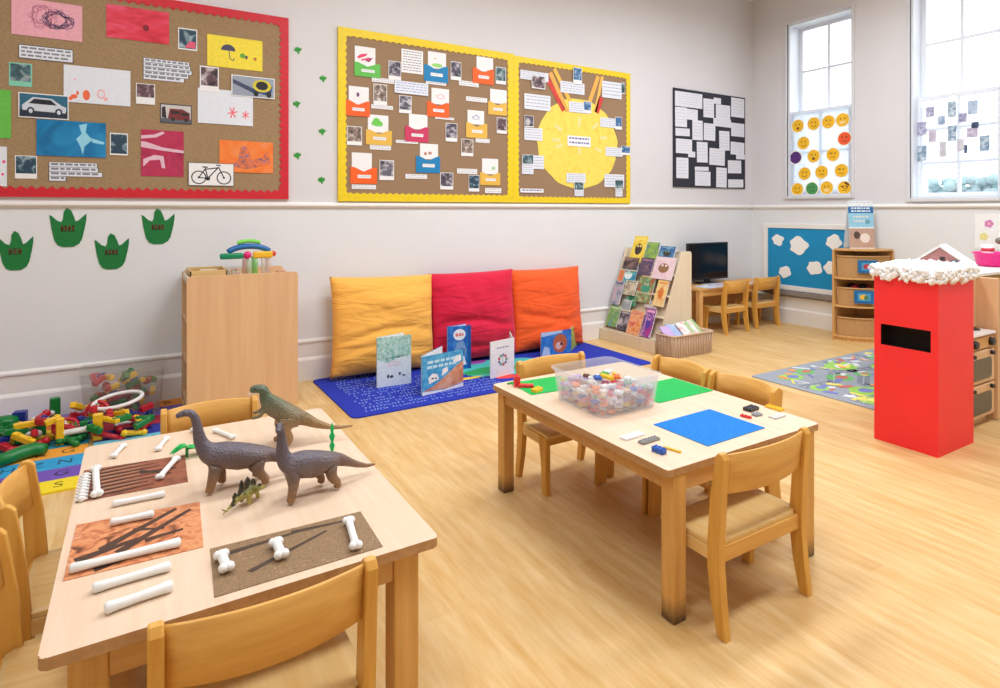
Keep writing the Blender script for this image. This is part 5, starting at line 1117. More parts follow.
# ================================================================== ALPHABET MATS AND CONSTRUCTION TOYS (left)
def letter_mat(label, x0, x1, ys, cols, texts, ang=0.0, size=0.10):
    cx, cy = (x0 + x1) / 2, (ys[0] + ys[-1]) / 2
    m = MB(); mats = []
    for i, c in enumerate(cols):
        m.b2((x0 - cx, ys[i] - cy, 0.0005), (x1 - cx, ys[i + 1] - cy, 0.011), 0, i); mats.append(plain(c, 0.7, var=0.05))
    k = len(cols); dark = {}
    for i, tx in enumerate(texts):
        c = tuple(int(v * 0.55) for v in cols[i]); mats.append(plain(c, 0.7)); n = len(tx)
        for j, ch in enumerate(tx):
            xx = x1 - cx - 0.09 - j * 0.125
            if xx < x0 - cx + 0.06: break
            add_text(m, ch, size, Matrix.Translation((xx, (ys[i] + ys[i + 1]) / 2 - cy, 0.0112)), k + i)
    o = m.build('alphabet_mat', mats, loc=(cx, cy, 0), rotz=ang); return tag(o, label, 'play mat')
letter_mat('striped alphabet play mat on the floor at the left, under the construction toys', -2.0, -0.262, [3.675, 3.83, 3.99, 4.17, 4.33, 4.50, 4.68, 4.85, 5.02],
           [(240, 214, 30), (112, 78, 176), (40, 156, 206), (238, 160, 50), (0, 128, 150), (176, 66, 50), (226, 120, 50), (140, 116, 196)], ['SABCDE', 'GEDFHK', 'NZHKLP', 'GRATBE', 'ZBLOIC', 'MPOSU', 'QTVY', 'WXAN'])
letter_mat('smaller striped alphabet mat between the dinosaur table and the tall cabinet', -0.235, 0.262, [3.98, 4.14, 4.32, 4.50, 4.68, 4.86, 5.02],
           [(230, 196, 30), (110, 190, 210), (40, 50, 150), (170, 40, 60), (110, 90, 180), (226, 140, 50)], ['SYT', 'HMK', 'OPL', 'EJ', 'UX', 'BC'])
# coloured corner blocks at the mats' right edge
tubx0, tubx1 = -0.335, 0.15
tb = thing('storage_tub', 'large clear plastic tub of construction toys against the skirting board', 'tub', ((tubx0 + tubx1) / 2, 4.84, 0.0115))
open_tub(0.42, 0.26, 0.485, 0.30, 0.325, 0.004, 0.012).build('body', clear((206, 204, 202), 0.14, 0.2, 'tub_plastic_grey', 0.04), tb)
TC = {'red': (190, 26, 44), 'green': (10, 120, 52), 'yellow': (240, 190, 30), 'blue': (28, 48, 130), 'white': (236, 232, 230)}
def toy_beam(label, x, y, z, L, col, a, b=0.0, hh=0.03, group=None):
    m = MB(); m.box((0, 0, 0), (L, 0.032, hh), None, 0.004, seg=1)
    for i in range(max(2, int(L / 0.05))):
        xx = -L / 2 + L * (i + 0.5) / max(2, int(L / 0.05)); m.tube([(xx, 0, hh / 2 - 0.001), (xx, 0, hh / 2 + 0.006)], 0.009, 8)
    o = m.build('construction_beam', plain(TC[col], 0.35)); o.location = (x, y, z); o.rotation_euler = (0, R(b), R(a)); return tag(o, label, 'construction toy', group)
def toy_rod(label, x, y, z, L, col, a, b=0.0, r=0.012, group=None):
    m = MB(); m.tube([(-L / 2, 0, 0), (L / 2, 0, 0)], r, 10); m.ball((-L / 2, 0, 0), r * 1.5, sub=1); m.ball((L / 2, 0, 0), r * 1.5, sub=1)
    o = m.build('construction_rod', plain(TC[col], 0.35)); o.location = (x, y, z); o.rotation_euler = (0, R(b), R(a)); return tag(o, label, 'construction toy', group)
def toy_wheel(label, x, y, z, r, col, tilt, a, group=None):
    t = thing('toy_ring_tyre', label, 'construction toy', (x, y, z), 0, group); t.rotation_euler = (R(tilt), 0, R(a))
    m = MB(); n = 24
    pts = [(r * math.cos(2 * PI * i / n), r * math.sin(2 * PI * i / n), 0) for i in range(n + 1)]
    m.tube(pts, r * 0.2, 8, cap=False); m.build('tyre', plain(TC[col], 0.35), t, smooth=True)
    m = MB(); m.tube([(0, 0, -0.012), (0, 0, 0.012)], r * 0.28, 12)
    for k in range(4): a_ = PI * k / 2; m.tube([(0, 0, 0), (r * 0.9 * math.cos(a_), r * 0.9 * math.sin(a_), 0)], r * 0.09, 6)
    m.build('hub', plain(TC['white'], 0.35), t); return t
def gp(px, py, h): return pZ(px, py, h)
def beam_px(label, a, b, h, col, hh=0.03, rod=False, r=0.012, group=None):
    A, B = pZ(a[0], a[1], h), pZ(b[0], b[1], h); d = B - A; c = (A + B) / 2; f = toy_rod if rod else toy_beam
    if rod: return f(label, c.x, c.y, h, d.length, col, math.degrees(math.atan2(d.y, d.x)), 0, r, group)
    return f(label, c.x, c.y, h, d.length, col, math.degrees(math.atan2(d.y, d.x)), 0, hh, group)
beam_px('long white construction bar at the front of the toys, left one', (12, 434.5), (38, 433.5), 0.075, 'white', rod=True, r=0.016)
beam_px('long white construction bar at the front of the toys, right one', (62, 433.5), (92, 428), 0.075, 'white', rod=True, r=0.018)
beam_px('white construction bar slanting at the back left of the toys', (34, 420), (52, 413), 0.08, 'white', rod=True, r=0.013)
beam_px('thin white construction bar at the right front of the toys', (116, 424.5), (150, 417.5), 0.06, 'white', rod=True, r=0.010)
def upright(label, px, pyb, h, w, col):
    c = pZ(px, pyb, 0.0115); m = MB(); m.box((0, 0, h / 2), (w, w * 0.8, h), None, 0.005, seg=1)
    for k in range(2): m.tube([(0, -w * 0.41, h * (0.3 + 0.4 * k)), (0, -w * 0.46, h * (0.3 + 0.4 * k))], w * 0.22, 8)
    return tag(m.build('construction_block', plain(TC[col], 0.35), loc=(c.x, c.y, 0.0115), rotz=R(random.uniform(-15, 15))), label, 'construction toy')
random.seed(14)
upright('green upright construction block at the far left of the toys', 7.5, 442, 0.13, 0.05, 'green')
upright('green upright construction block between the two white bars', 41, 440, 0.13, 0.05, 'green')
upright('yellow upright construction block right of the front green block', 60, 445, 0.16, 0.04, 'yellow')
upright('tall green construction block at the back of the toys', 55, 422, 0.16, 0.055, 'green')
upright('tall yellow construction block at the right front, beside the smaller mat', 98, 440, 0.16, 0.05, 'yellow')
upright('dark blue construction block at the left of the toys', 20, 430, 0.12, 0.07, 'blue')
beam_px('yellow construction beam slanting to the upper right of the tall yellow block', (97, 418), (118, 421), 0.13, 'yellow', 0.025)
beam_px('second yellow construction beam crossing behind the tall yellow block', (95, 422), (112, 416), 0.11, 'yellow', 0.025)
# big green bent piece near the chair
m = MB(); pts = [pZ(x, y, 0.05) for x, y in ((-4, 462), (10, 457), (24, 452), (36, 449), (45, 449))]; c = sum(pts, Vector()) / 5
m.tube([p - c for p in pts], [0.03, 0.036, 0.040, 0.038, 0.028], 10)
tag(m.build('construction_tube', plain(TC['green'], 0.35), loc=c.to_tuple(), smooth=True), 'large green curved construction tube behind the left chair', 'construction toy')
m = MB(); pts = [pZ(x, y, 0.07) for x, y in ((-4, 425), (8, 424), (17, 422))]; c = sum(pts, Vector()) / 3
m.tube([p - c for p in pts], [0.05, 0.055, 0.045], 10)
tag(m.build('construction_tube', plain(TC['green'], 0.35), loc=c.to_tuple(), smooth=True), 'green curved construction tube at the left picture edge, farther back', 'construction toy')
# the heap in and before the tub
random.seed(17)
hp = 'jumbled construction pieces in front of the clear tub'
cols = ['red', 'green', 'yellow', 'blue', 'red', 'green', 'yellow', 'red']
for i in range(56):
    u = random.random(); x = -0.72 + 0.80 * u + random.uniform(-0.05, 0.05); y = random.uniform(4.30, 4.66); z = 0.035 + 0.05 * (i % 3) * (0.4 + 0.9 * math.sin(PI * u)); c = cols[i % 8]
    if i % 3: toy_beam('%s studded construction beam jumbled in the heap before the clear tub' % c, x, y, z, random.uniform(0.07, 0.14), c, random.uniform(0, 180), random.uniform(-25, 25), 0.035, '%s beams in the heap before the clear tub' % c)
    else: toy_rod('%s construction rod jumbled in the heap before the clear tub' % c, x, y, z, random.uniform(0.08, 0.14), c, random.uniform(0, 180), random.uniform(-20, 20), 0.016, '%s rods in the heap before the clear tub' % c)
for i in range(44):
    x = random.uniform(-0.26, 0.08); y = random.uniform(4.75, 4.92); z = 0.05 + 0.055 * (i % 5); c = cols[(i * 3 + 1) % 8]
    toy_beam('%s construction beam heaped inside the clear storage tub' % c, x, y, z, random.uniform(0.07, 0.12), c, random.uniform(0, 180), random.uniform(-30, 30), 0.034, '%s beams inside the clear storage tub' % c)
p = pZ(97, 412, 0.13); toy_wheel('red ring-shaped construction wheel with white hub, in front of the clear tub', p.x, p.y, 0.13, 0.062, 'red', 70, -20)
p = pZ(118, 400, 0.19); t = thing('white_track', 'white plastic ring track lying across the toys in front of the tub', 'construction toy', (p.x, p.y, 0.19)); t.rotation_euler = (R(12), R(-6), R(10))
m = MB(); n = 30
m.tube([(0.135 * math.cos(2 * PI * i / n), 0.085 * math.sin(2 * PI * i / n), 0) for i in range(n + 1)], 0.012, 8, cap=False); m.build('ring', plain(TC['white'], 0.35), t, smooth=True)
p = pZ(66, 427, 0.09); toy_wheel('red construction wheel with white hub among the toys on the left', p.x, p.y, 0.09, 0.06, 'red', 35, 10)
p = pZ(86, 424, 0.09); toy_wheel('green construction wheel with white hub beside the tall yellow block', p.x, p.y, 0.09, 0.055, 'green', 20, 0)
# ================================================================== BOOK RACK
def hit(px, py, P, n):
    d = Vector(ray(px, py)); o = Vector((0, 0, CH)); t = (Vector(P) - o).dot(n) / d.dot(n); return o + d * t
rk = thing('book_rack', 'birch ply book display rack with sloping tiers, against the wall', 'book rack', (4.55, 4.66, 0))
ry0, ry1 = 4.215, 5.03
def LRk(x, y, z): return (x - 4.55, y - 4.66, z)
sidep = [(4.30, 0.0), (4.80, 0.0), (4.80, 0.965), (4.785, 0.98), (4.67, 0.98), (4.655, 0.965), (4.36, 0.14), (4.30, 0.12)]
for ya, yb in ((ry0, ry0 + 0.018), (ry1 - 0.018, ry1)):
    m = MB(); m.prism(sidep, lambda u, v, d: LRk(u, d, v), ya, yb, bev=0.002); m.build('side_panel', M_PLY, rk)
m = MB(); m.b2(LRk(4.285, ry0 - 0.002, 0), LRk(4.302, ry1, 0.125), 0.002); m.build('kick_board', M_PLY, rk)
m = MB(); m.b2(LRk(4.78, ry0 + 0.018, 0.0), LRk(4.798, ry1 - 0.018, 0.97)); m.build('back_panel', M_PLY, rk)
TIER = [(4.325, 0.125), (4.405, 0.34), (4.485, 0.545), (4.565, 0.75)]
for i, (x, z) in enumerate(TIER):
    m = MB(); m.b2(LRk(x, ry0 + 0.018, z - 0.012), LRk(x + 0.10, ry1 - 0.018, z));
    m.build('tier', M_PLY, rk)
    m = MB(); m.box(LRk(x + 0.115, (ry0 + ry1) / 2, z + 0.10), (0.008, ry1 - ry0 - 0.04, 0.22), Matrix.Rotation(R(21), 4, 'Y')); m.build('sloping_back', M_PLY, rk)
nrm = Vector((-math.cos(R(21)), 0, math.sin(R(21))))
BK = [(632.5, 646, 237, 262, 3, [(232, 196, 50), (244, 214, 70), (250, 226, 110)], (60, 44, 40), 'yellow book with a dark bear-like face shape, topmost on the rack'),
      (646.5, 659, 243, 258, 3, [(60, 90, 170), (130, 170, 70), (160, 196, 90)], None, 'green and blue book in the top tier of the rack'),
      (660, 675, 247, 260, 3, [(30, 60, 110), (50, 110, 170), (120, 170, 190)], (60, 60, 50), 'landscape blue sea-scene book at the right of the top tier'),
      (624.5, 639, 258, 269, 2, [(50, 36, 40), (90, 66, 64), (150, 120, 110)], None, 'dark brown book in the second tier, behind the teal book'),
      (640, 653, 259, 275, 2, [(86, 60, 120), (90, 70, 90), (170, 130, 150)], None, 'purple and brown book in the middle of the second tier'),
      (654, 674.5, 258, 279, 2, [(230, 196, 206), (236, 208, 214), (240, 220, 224)], (150, 110, 70), 'pale pink book with a brown inset picture, right of the second tier'),
      (615, 620, 269, 281, 2, [(214, 110, 60), (220, 130, 80)], None, 'narrow orange book at the left end of the second tier'),
      (621.5, 636.5, 267, 284, 2.4, [(20, 110, 150), (60, 160, 180), (120, 200, 160)], (230, 240, 236), 'teal book with a white swan-like shape on the rack'),
      (625, 636.5, 281, 295, 1, [(120, 80, 50), (220, 206, 180), (90, 120, 70)], None, 'white and brown book under the teal one'),
      (638.5, 654, 274, 302, 1, [(200, 60, 50), (90, 150, 90), (220, 190, 150)], (60, 150, 120), 'large red and green picture book in the third tier'),
      (656, 667, 281, 306, 1, [(236, 190, 90), (240, 214, 150), (226, 150, 70)], (220, 120, 50), 'yellow book with an orange figure in the third tier'),
      (612.5, 621, 281, 304, 1, [(210, 160, 170), (170, 170, 180), (90, 90, 110)], None, 'pink and grey book at the left of the third tier'),
      (626.5, 637, 294, 306, 0.6, [(20, 120, 70), (40, 150, 96), (200, 220, 200)], None, 'green book below the white and brown one'),
      (623, 631, 300, 311, 0.3, [(190, 200, 200), (140, 150, 150), (226, 226, 220)], None, 'small grey and white book left of the bottom orange one'),
      (608.5, 619.5, 306, 326, 0, [(90, 150, 190), (120, 160, 70), (200, 210, 170)], None, 'blue and green book at the left of the bottom tier'),
      (619.5, 629, 311, 330, 0, [(40, 36, 44), (90, 80, 90), (200, 190, 190)], None, 'dark grey book in the bottom tier'),
      (629, 642.5, 311, 335, 0, [(230, 130, 60), (240, 180, 130), (220, 90, 70)], None, 'orange picture book in the bottom tier'),
      (644, 654, 309, 337, 0, [(226, 50, 130), (90, 60, 150), (240, 170, 200)], (80, 60, 160), 'magenta book with a blue figure in the bottom tier'),
      (645, 658, 301, 308, 0.5, [(236, 232, 226), (200, 190, 180), (240, 240, 236)], None, 'white book peeping over the magenta one')]
for i, (x0, x1, y0, y1, tier, pal, inset, lb) in enumerate(BK):
    k = int(tier); fr = tier - k
    bx = TIER[k][0] + 0.02 + fr * 0.03; bz = TIER[k][1] + 0.003
    P0 = (bx - 0.006 * (i % 3), 0, bz)
    a = hit(x0, y1, P0, nrm); b = hit(x1, y1, P0, nrm); tp_ = hit(x0, y0, P0, nrm); w = abs(a.y - b.y); h = min(0.34, (tp_ - Vector((tp_.x, a.y, a.z))).length if False else math.hypot(tp_.z - a.z, tp_.x - a.x))
    w *= 1.02; h *= 1.06; cc_ = hit((x0 + x1) / 2, (y0 + y1) / 2, P0, nrm)
    yc = min(max(cc_.y, ry0 + 0.02 + w / 2), ry1 - 0.02 - w / 2); zb = cc_.z - math.cos(R(21)) * h / 2
    # local frame: x right (towards -Y in world), z up the slope, y into the rack
    c = Card(w, h, 0.012); 
    if inset: c.disc(0.5, 0.5, 0.26, 0.22, 1, 12); c.disc(0.42, 0.62, 0.06, 0.05, 2); c.disc(0.6, 0.62, 0.06, 0.05, 2)
    c.rect(0.1, 0.86, 0.9, 0.93, 2)
    c.m.b2((-w / 2 + 0.002, -0.010, -h / 2 + 0.002), (w / 2 + 0.0004, -0.002, h / 2 + 0.0004), 0, 3)
    o = c.m.build('picture_book', [art(pal, 14, i * 1.7), plain(inset or (230, 230, 230), 0.45), plain(pal[-1], 0.45), M_PAPER])
    up = Vector((math.sin(R(21)), 0, math.cos(R(21)))); right = Vector((0, -1, 0)); inn = right.cross(up) * -1
    Mx = Matrix((( right.x, inn.x, up.x), (right.y, inn.y, up.y), (right.z, inn.z, up.z))).to_4x4()
    ctr = Vector((bx - 0.006 * (i % 3), yc, zb)); ctr.x = P0[0] + (zb - P0[2]) * math.tan(R(21))
    o.matrix_world = Matrix.Translation(ctr + up * (h / 2)) @ Mx
    tag(o, lb, 'book', 'picture books on the display rack')
# wicker basket of books
wx0, wx1, wy0, wy1 = 4.245, 4.80, 3.98, 4.185
wx0, wx1, wy0, wy1 = 4.27, 4.83, 3.965, 4.20
def wicker(rgb, rgb2, sc=60):
    m, nt, b = nodes_of('woven_wicker')
    tc = nt.nodes.new('ShaderNodeTexCoord'); w1_ = nt.nodes.new('ShaderNodeTexWave'); w1_.bands_direction = 'Z'; w1_.inputs['Scale'].default_value = sc * 0.55; w1_.inputs['Distortion'].default_value = 2.0; w1_.inputs['Detail Scale'].default_value = 2
    ck = nt.nodes.new('ShaderNodeTexNoise'); ck.inputs['Scale'].default_value = sc * 1.4
    nt.links.new(tc.outputs['Object'], w1_.inputs['Vector']); nt.links.new(tc.outputs['Object'], ck.inputs['Vector'])
    mx = nt.nodes.new('ShaderNodeMath'); mx.operation = 'MULTIPLY'; nt.links.new(w1_.outputs['Fac'], mx.inputs[0]); nt.links.new(ck.outputs['Fac'], mx.inputs[1])
    rp = nt.nodes.new('ShaderNodeValToRGB'); rp.color_ramp.elements[0].position = 0.05; rp.color_ramp.elements[1].position = 0.5
    rp.color_ramp.elements[0].color = S(*rgb2); rp.color_ramp.elements[1].color = S(*rgb); nt.links.new(mx.outputs[0], rp.inputs['Fac']); nt.links.new(rp.outputs['Color'], b.inputs['Base Color'])
    bp = nt.nodes.new('ShaderNodeBump'); bp.inputs['Strength'].default_value = 0.7; bp.inputs['Distance'].default_value = 0.01; nt.links.new(mx.outputs[0], bp.inputs['Height']); nt.links.new(bp.outputs['Normal'], b.inputs['Normal'])
    b.inputs['Roughness'].default_value = 0.7
    return m
M_WICK = wicker((236, 212, 186), (196, 164, 134)); M_WICK2 = wicker((232, 184, 122), (180, 132, 80), 70)
bk_ = thing('wicker_basket', 'pale wicker basket of booklets on the floor beside the book rack', 'basket', ((wx0 + wx1) / 2, (wy0 + wy1) / 2, 0))
def basket_body(w, d, h, taper, ribs=0):
    m = open_tub(w * taper, d * taper, w, d, h, 0.012, 0.004)
    return m
basket_body(wx1 - wx0, wy1 - wy0, 0.215, 0.92).build('body', M_WICK, bk_)
m = MB(); pr_ = rounded(wx1 - wx0 + 0.006, wy1 - wy0 + 0.006, 0.04, 4); m.tube([(x, y, 0.212) for x, y in pr_ + pr_[:1]], 0.010, 8, cap=False); m.build('rim', M_WICK, bk_, smooth=True)
m = MB()
for i in range(15): xx = -(wx1 - wx0) / 2 * 0.9 + (wx1 - wx0) * 0.9 * i / 14; m.tube([(xx * 0.95, -(wy1 - wy0) / 2 * 0.94 - 0.002, 0.01), (xx, -(wy1 - wy0) / 2 - 0.004, 0.205)], 0.006, 6)
for i in range(6): yy = -(wy1 - wy0) / 2 * 0.85 + (wy1 - wy0) * 0.85 * i / 5; m.tube([(-(wx1 - wx0) / 2 * 0.93 - 0.003, yy * 0.95, 0.01), (-(wx1 - wx0) / 2 - 0.005, yy, 0.205)], 0.006, 6)
m.build('stakes', M_WICK, bk_, smooth=True)
random.seed(6)
for i, (x, y, w, h, a, c, lb) in enumerate(((4.40, 4.05, 0.25, 0.28, 10, [(190, 160, 214), (206, 180, 226), (180, 150, 205)], 'lilac booklet at the left of the wicker basket'),
        (4.50, 4.065, 0.24, 0.27, -6, [(150, 175, 220), (170, 190, 226), (205, 214, 236)], 'pale blue booklet in the middle of the wicker basket'), (4.64, 4.06, 0.25, 0.29, 8, [(240, 236, 230), (236, 230, 226), (214, 60, 70)], 'white booklet with red patches in the wicker basket'),
        (4.74, 4.085, 0.20, 0.27, 16, [(236, 226, 150), (150, 190, 140), (240, 236, 200)], 'cream and green booklet at the right of the wicker basket'), (4.58, 4.13, 0.22, 0.245, 0, [(226, 230, 236), (240, 240, 240), (200, 206, 220)], 'white booklet at the back of the wicker basket'))):
    m = MB(); m.box((0, 0, 0), (w, 0.010, h * 0.84), None, 0.001, seg=1); o = m.build('booklet', art(c, 12, i + 40)); o.location = (x, y + 0.035, 0.185 + 0.008 * i); o.rotation_euler = (R(-46), R(random.uniform(-8, 8)), R(a)); tag(o, lb, 'booklet', 'booklets in the wicker basket')
# ================================================================== COMPUTER DESK IN THE CORNER
dk = thing('computer_desk', 'low wooden desk in the corner holding the computer monitor', 'desk', (6.05, 4.80, 0))
m = MB(); m.b2((-0.74, -0.24, 0.495), (0.74, 0.21, 0.52), 0.004); m.build('top', M_HONEYX, dk)
for sx in (-1, 1):
    for sy, yy in ((-1, -0.235), (1, 0.15)):
        m = MB(); m.b2((sx * 0.72 if sx < 0 else 0.665, yy, 0), (sx * 0.665 if sx < 0 else 0.72, yy + 0.055, 0.495), 0.004); m.build('leg', M_HONEY, dk)
m = MB(); m.b2((-0.66, -0.225, 0.43), (0.66, -0.205, 0.495), 0.002); m.b2((-0.66, 0.165, 0.1), (0.66, 0.18, 0.495)); m.build('apron', M_HONEYX, dk)
mo = thing('computer_monitor', 'black flat computer monitor on the corner desk', 'monitor', (5.83, 4.88, 0.52))
m = MB(); m.b2((-0.35, -0.02, 0.05), (0.35, 0.02, 0.49), 0.006); m.b2((-0.22, 0.02, 0.12), (0.22, 0.05, 0.42), 0.01); m.build('housing', plain((20, 20, 26), 0.35), mo)
m = MB(); m.b2((-0.335, -0.0212, 0.075), (0.335, -0.0202, 0.475)); m.build('screen', plain((14, 15, 24), 0.15), mo)
m = MB(); m.b2((-0.04, -0.01, 0.0), (0.04, 0.02, 0.10), 0.004); m.b2((-0.13, -0.09, 0.0), (0.13, 0.09, 0.014), 0.005); m.build('stand', plain((20, 20, 26), 0.35), mo)
for (x, y, a, c, w, d, lb) in ((5.60, 4.66, 8, [(236, 236, 240), (226, 230, 240), (150, 190, 220)], 0.30, 0.21, 'white paper at the left of the corner desk'), (5.78, 4.70, -6, [(60, 100, 180), (226, 230, 240), (200, 70, 90)], 0.28, 0.2, 'blue and red printed booklet before the monitor'), (6.15, 4.68, 3, [(240, 240, 240), (230, 232, 240), (240, 240, 240)], 0.30, 0.2, 'white paper behind the small wooden chairs, on the desk')):
    m = MB(); m.box((0, 0, 0.003), (w, d, 0.006)); tag(m.build('paper_sheet' if c[0][0] > 200 else 'booklet', art(c, 14, x), loc=(x, y, 0.5205 if a > 0 else 0.5275), rotz=R(a)), lb, 'paper' if c[0][0] > 200 else 'booklet')
# ================================================================== BLUE CLOUD BOARD (right wall)
def onright(name, label, cat, cy, cz, build_fn, mats, off=0.0, group=None):
    m = MB(); build_fn(m); o = m.build(name, mats, loc=(WR - off, cy, cz), rotz=R(-90)); return tag(o, label, cat, group)
by0, by1, bz0, bz1 = 3.70, 4.872, 0.41, 1.232
bl = thing('notice_board', 'blue display board with white cloud cut-outs, on the right wall', 'notice board', (WR, (by0 + by1) / 2, (bz0 + bz1) / 2), R(-90))
bw_, bh_ = by1 - by0, bz1 - bz0; fw = 0.058
m = MB()
for lo, hi in (((-bw_ / 2, -0.03, -bh_ / 2), (bw_ / 2, 0, -bh_ / 2 + fw)), ((-bw_ / 2, -0.03, bh_ / 2 - fw), (bw_ / 2, 0, bh_ / 2)), ((-bw_ / 2, -0.03, -bh_ / 2 + fw), (-bw_ / 2 + fw, 0, bh_ / 2 - fw)), ((bw_ / 2 - fw, -0.03, -bh_ / 2 + fw), (bw_ / 2, 0, bh_ / 2 - fw))): m.b2(lo, hi, 0.003)
m.build('frame', M_WHITE, bl)
m = MB(); m.b2((-bw_ / 2 + fw, -0.018, -bh_ / 2 + fw), (bw_ / 2 - fw, 0, bh_ / 2 - fw)); m.build('panel', plain((10, 142, 196), 0.6, var=0.04, scale=60), bl)
for i, (px, py, r, lb) in enumerate(((778, 240, 0.075, 'small white cloud cut-out at the upper left of the blue board'), (798.5, 245.5, 0.115, 'largest white cloud cut-out on the blue board'), (834, 242, 0.09, 'white cloud cut-out at the upper right of the blue board'),
        (785, 272, 0.078, 'white cloud cut-out at the lower left of the blue board'), (814.5, 268, 0.09, 'white cloud cut-out low in the middle of the blue board'), (832, 268, 0.09, 'white cloud cut-out beside the corner shelf unit'))):
    p = pX(px, py, WR - 0.02); m = MB(); n = 28
    pts = [(r * (1 + 0.13 * math.sin(5 * a + i) + 0.07 * math.sin(3 * a + 2 * i)) * math.cos(a), r * 0.92 * (1 + 0.12 * math.sin(4 * a + i)) * math.sin(a)) for a in [2 * PI * k / n for k in range(n)]]
    m.prism(pts, lambda u, v, d: (u, -d, v), 0.0005, 0.006)
    o = m.build('cloud_cutout', plain((248, 247, 242), 0.8, var=0.03, bump=0.2), loc=(WR - 0.0185, p.y, p.z), rotz=R(-90)); tag(o, lb, 'paper cloud', 'cloud cut-outs on the blue board')
m = MB(); m.b2((WR - 0.07, 2.6, 0.352), (WR - 0.001, 4.86, 0.405), 0.004); tag(m.build('wall_strip', plain((140, 132, 126), 0.6)), 'grey-brown strip running along the right wall under the blue board', 'trunking')  # plain grey-brown box along the wall below the board
# ================================================================== CORNER SHELF UNIT WITH BASKETS
ux, uy, ua, ub, uh = 6.87, 3.70, 0.44, 0.385, 0.985
cu = thing('corner_shelf', 'quarter-round wooden shelf unit of baskets against the right wall', 'shelf unit', (ux, uy, 0))
def qr(s, n=14): return [(0, 0)] + [(-ua * s * math.cos(R(90 * i / n)), -ub * s * math.sin(R(90 * i / n))) for i in range(n + 1)]
for z, tk in ((0.035, 0.02), (0.36, 0.018), (0.66, 0.018), (uh - 0.02, 0.02)):
    m = MB(); m.prism(qr(1.0), lambda u, v, d: (u, v, d), z, z + tk, bev=0.003); m.build('shelf', M_HONEY, cu)
m = MB(); m.b2((-ua, -0.002, 0), (0, 0.018, uh - 0.02), 0.002); m.build('side_panel', M_HONEY, cu)
m = MB(); m.b2((0.0, -ub, 0), (0.018, 0.018, uh - 0.02), 0.002); m.build('back_panel', M_HONEY, cu)
m = MB(); m.prism(qr(0.97), lambda u, v, d: (u, v, d), 0.0, 0.035); m.build('plinth', M_HONEY, cu)
def qbasket(label, z, h, labelled, content):
    t = thing('shelf_basket', label, 'basket', (ux - 0.015, uy - 0.015, z), 0, 'baskets in the corner shelf unit')
    s = 0.90; n = 14
    o1 = qr(s, n); o2 = [(u * 0.95, v * 0.95) for u, v in o1]; i1 = [(u * 0.92 - 0.008, v * 0.92 - 0.008) for u, v in o1]
    m = MB(); a = [m.bm.verts.new((u, v, 0.002)) for u, v in o2]; b = [m.bm.verts.new((u, v, h)) for u, v in o1]; c = [m.bm.verts.new((u, v, h)) for u, v in i1]; d = [m.bm.verts.new((u, v, 0.012)) for u, v in i1]; k = len(a)
    for p, q in ((a, b), (b, c), (c, d)):
        for j in range(k): m.bm.faces.new((p[j], p[(j + 1) % k], q[(j + 1) % k], q[j]))
    m.bm.faces.new(a[::-1]); m.bm.faces.new(d); m.build('body', M_WICK2, t)
    m = MB(); m.tube([(u * 1.0, v * 1.0, h) for u, v in o1[1:]], 0.009, 8); m.build('rim', M_WICK2, t, smooth=True)
    if labelled:
        ang = R(labelled[0]); u0, v0 = -ua * s * math.cos(ang), -ub * s * math.sin(ang); th_ = math.atan2(-ub * math.sin(ang) , -ua * math.cos(ang))
        c = Card(0.185, 0.135, 0.004); c.rect(0.18, 0.2, 0.82, 0.8, 1); c.disc(0.45, 0.5, 0.18, 0.2, 2); c.disc(0.6, 0.45, 0.12, 0.16, 3)
        o = c.m.build('picture_label', [plain((24, 110, 170), 0.4), plain((80, 160, 200), 0.4), plain(labelled[1], 0.5), plain(labelled[2], 0.5)], t, loc=(u0 * 1.035, v0 * 1.035, h * 0.55)); o.rotation_euler = (0, 0, th_ + PI / 2); o['label'] = 'blue picture label'
    return t
qbasket('top wicker basket of the corner unit, blue label with a red picture', 0.679, 0.225, (47, (190, 50, 70), (225, 225, 235)), None)
qbasket('middle wicker basket of the corner unit, blue label with a yellow picture', 0.379, 0.185, (42, (236, 190, 60), (70, 130, 90)), None)
qbasket('bottom wicker basket of the corner unit without a label', 0.056, 0.19, None, None)
random.seed(12)
for i in range(10):
    a = R(random.uniform(15, 75)); r = random.uniform(0.35, 0.75); c = [(24, 22, 30), (190, 30, 60), (30, 28, 40)][i % 3]
    m = MB(); m.ball((0, 0, 0), 0.045, (1.2, 1, 0.7), sub=2); o = m.build('soft_toy_piece', plain(c, 0.7), loc=(ux - 0.02 - ua * 0.8 * r * math.cos(a), uy - 0.02 - ub * 0.8 * r * math.sin(a), 0.379 + 0.175 + 0.01 * (i % 3)), rotz=a)
    tag(o, ('crimson' if i % 3 == 1 else 'black') + ' rounded piece filling the middle basket of the corner unit', 'toy', ('crimson' if i % 3 == 1 else 'black') + ' pieces in the middle basket')
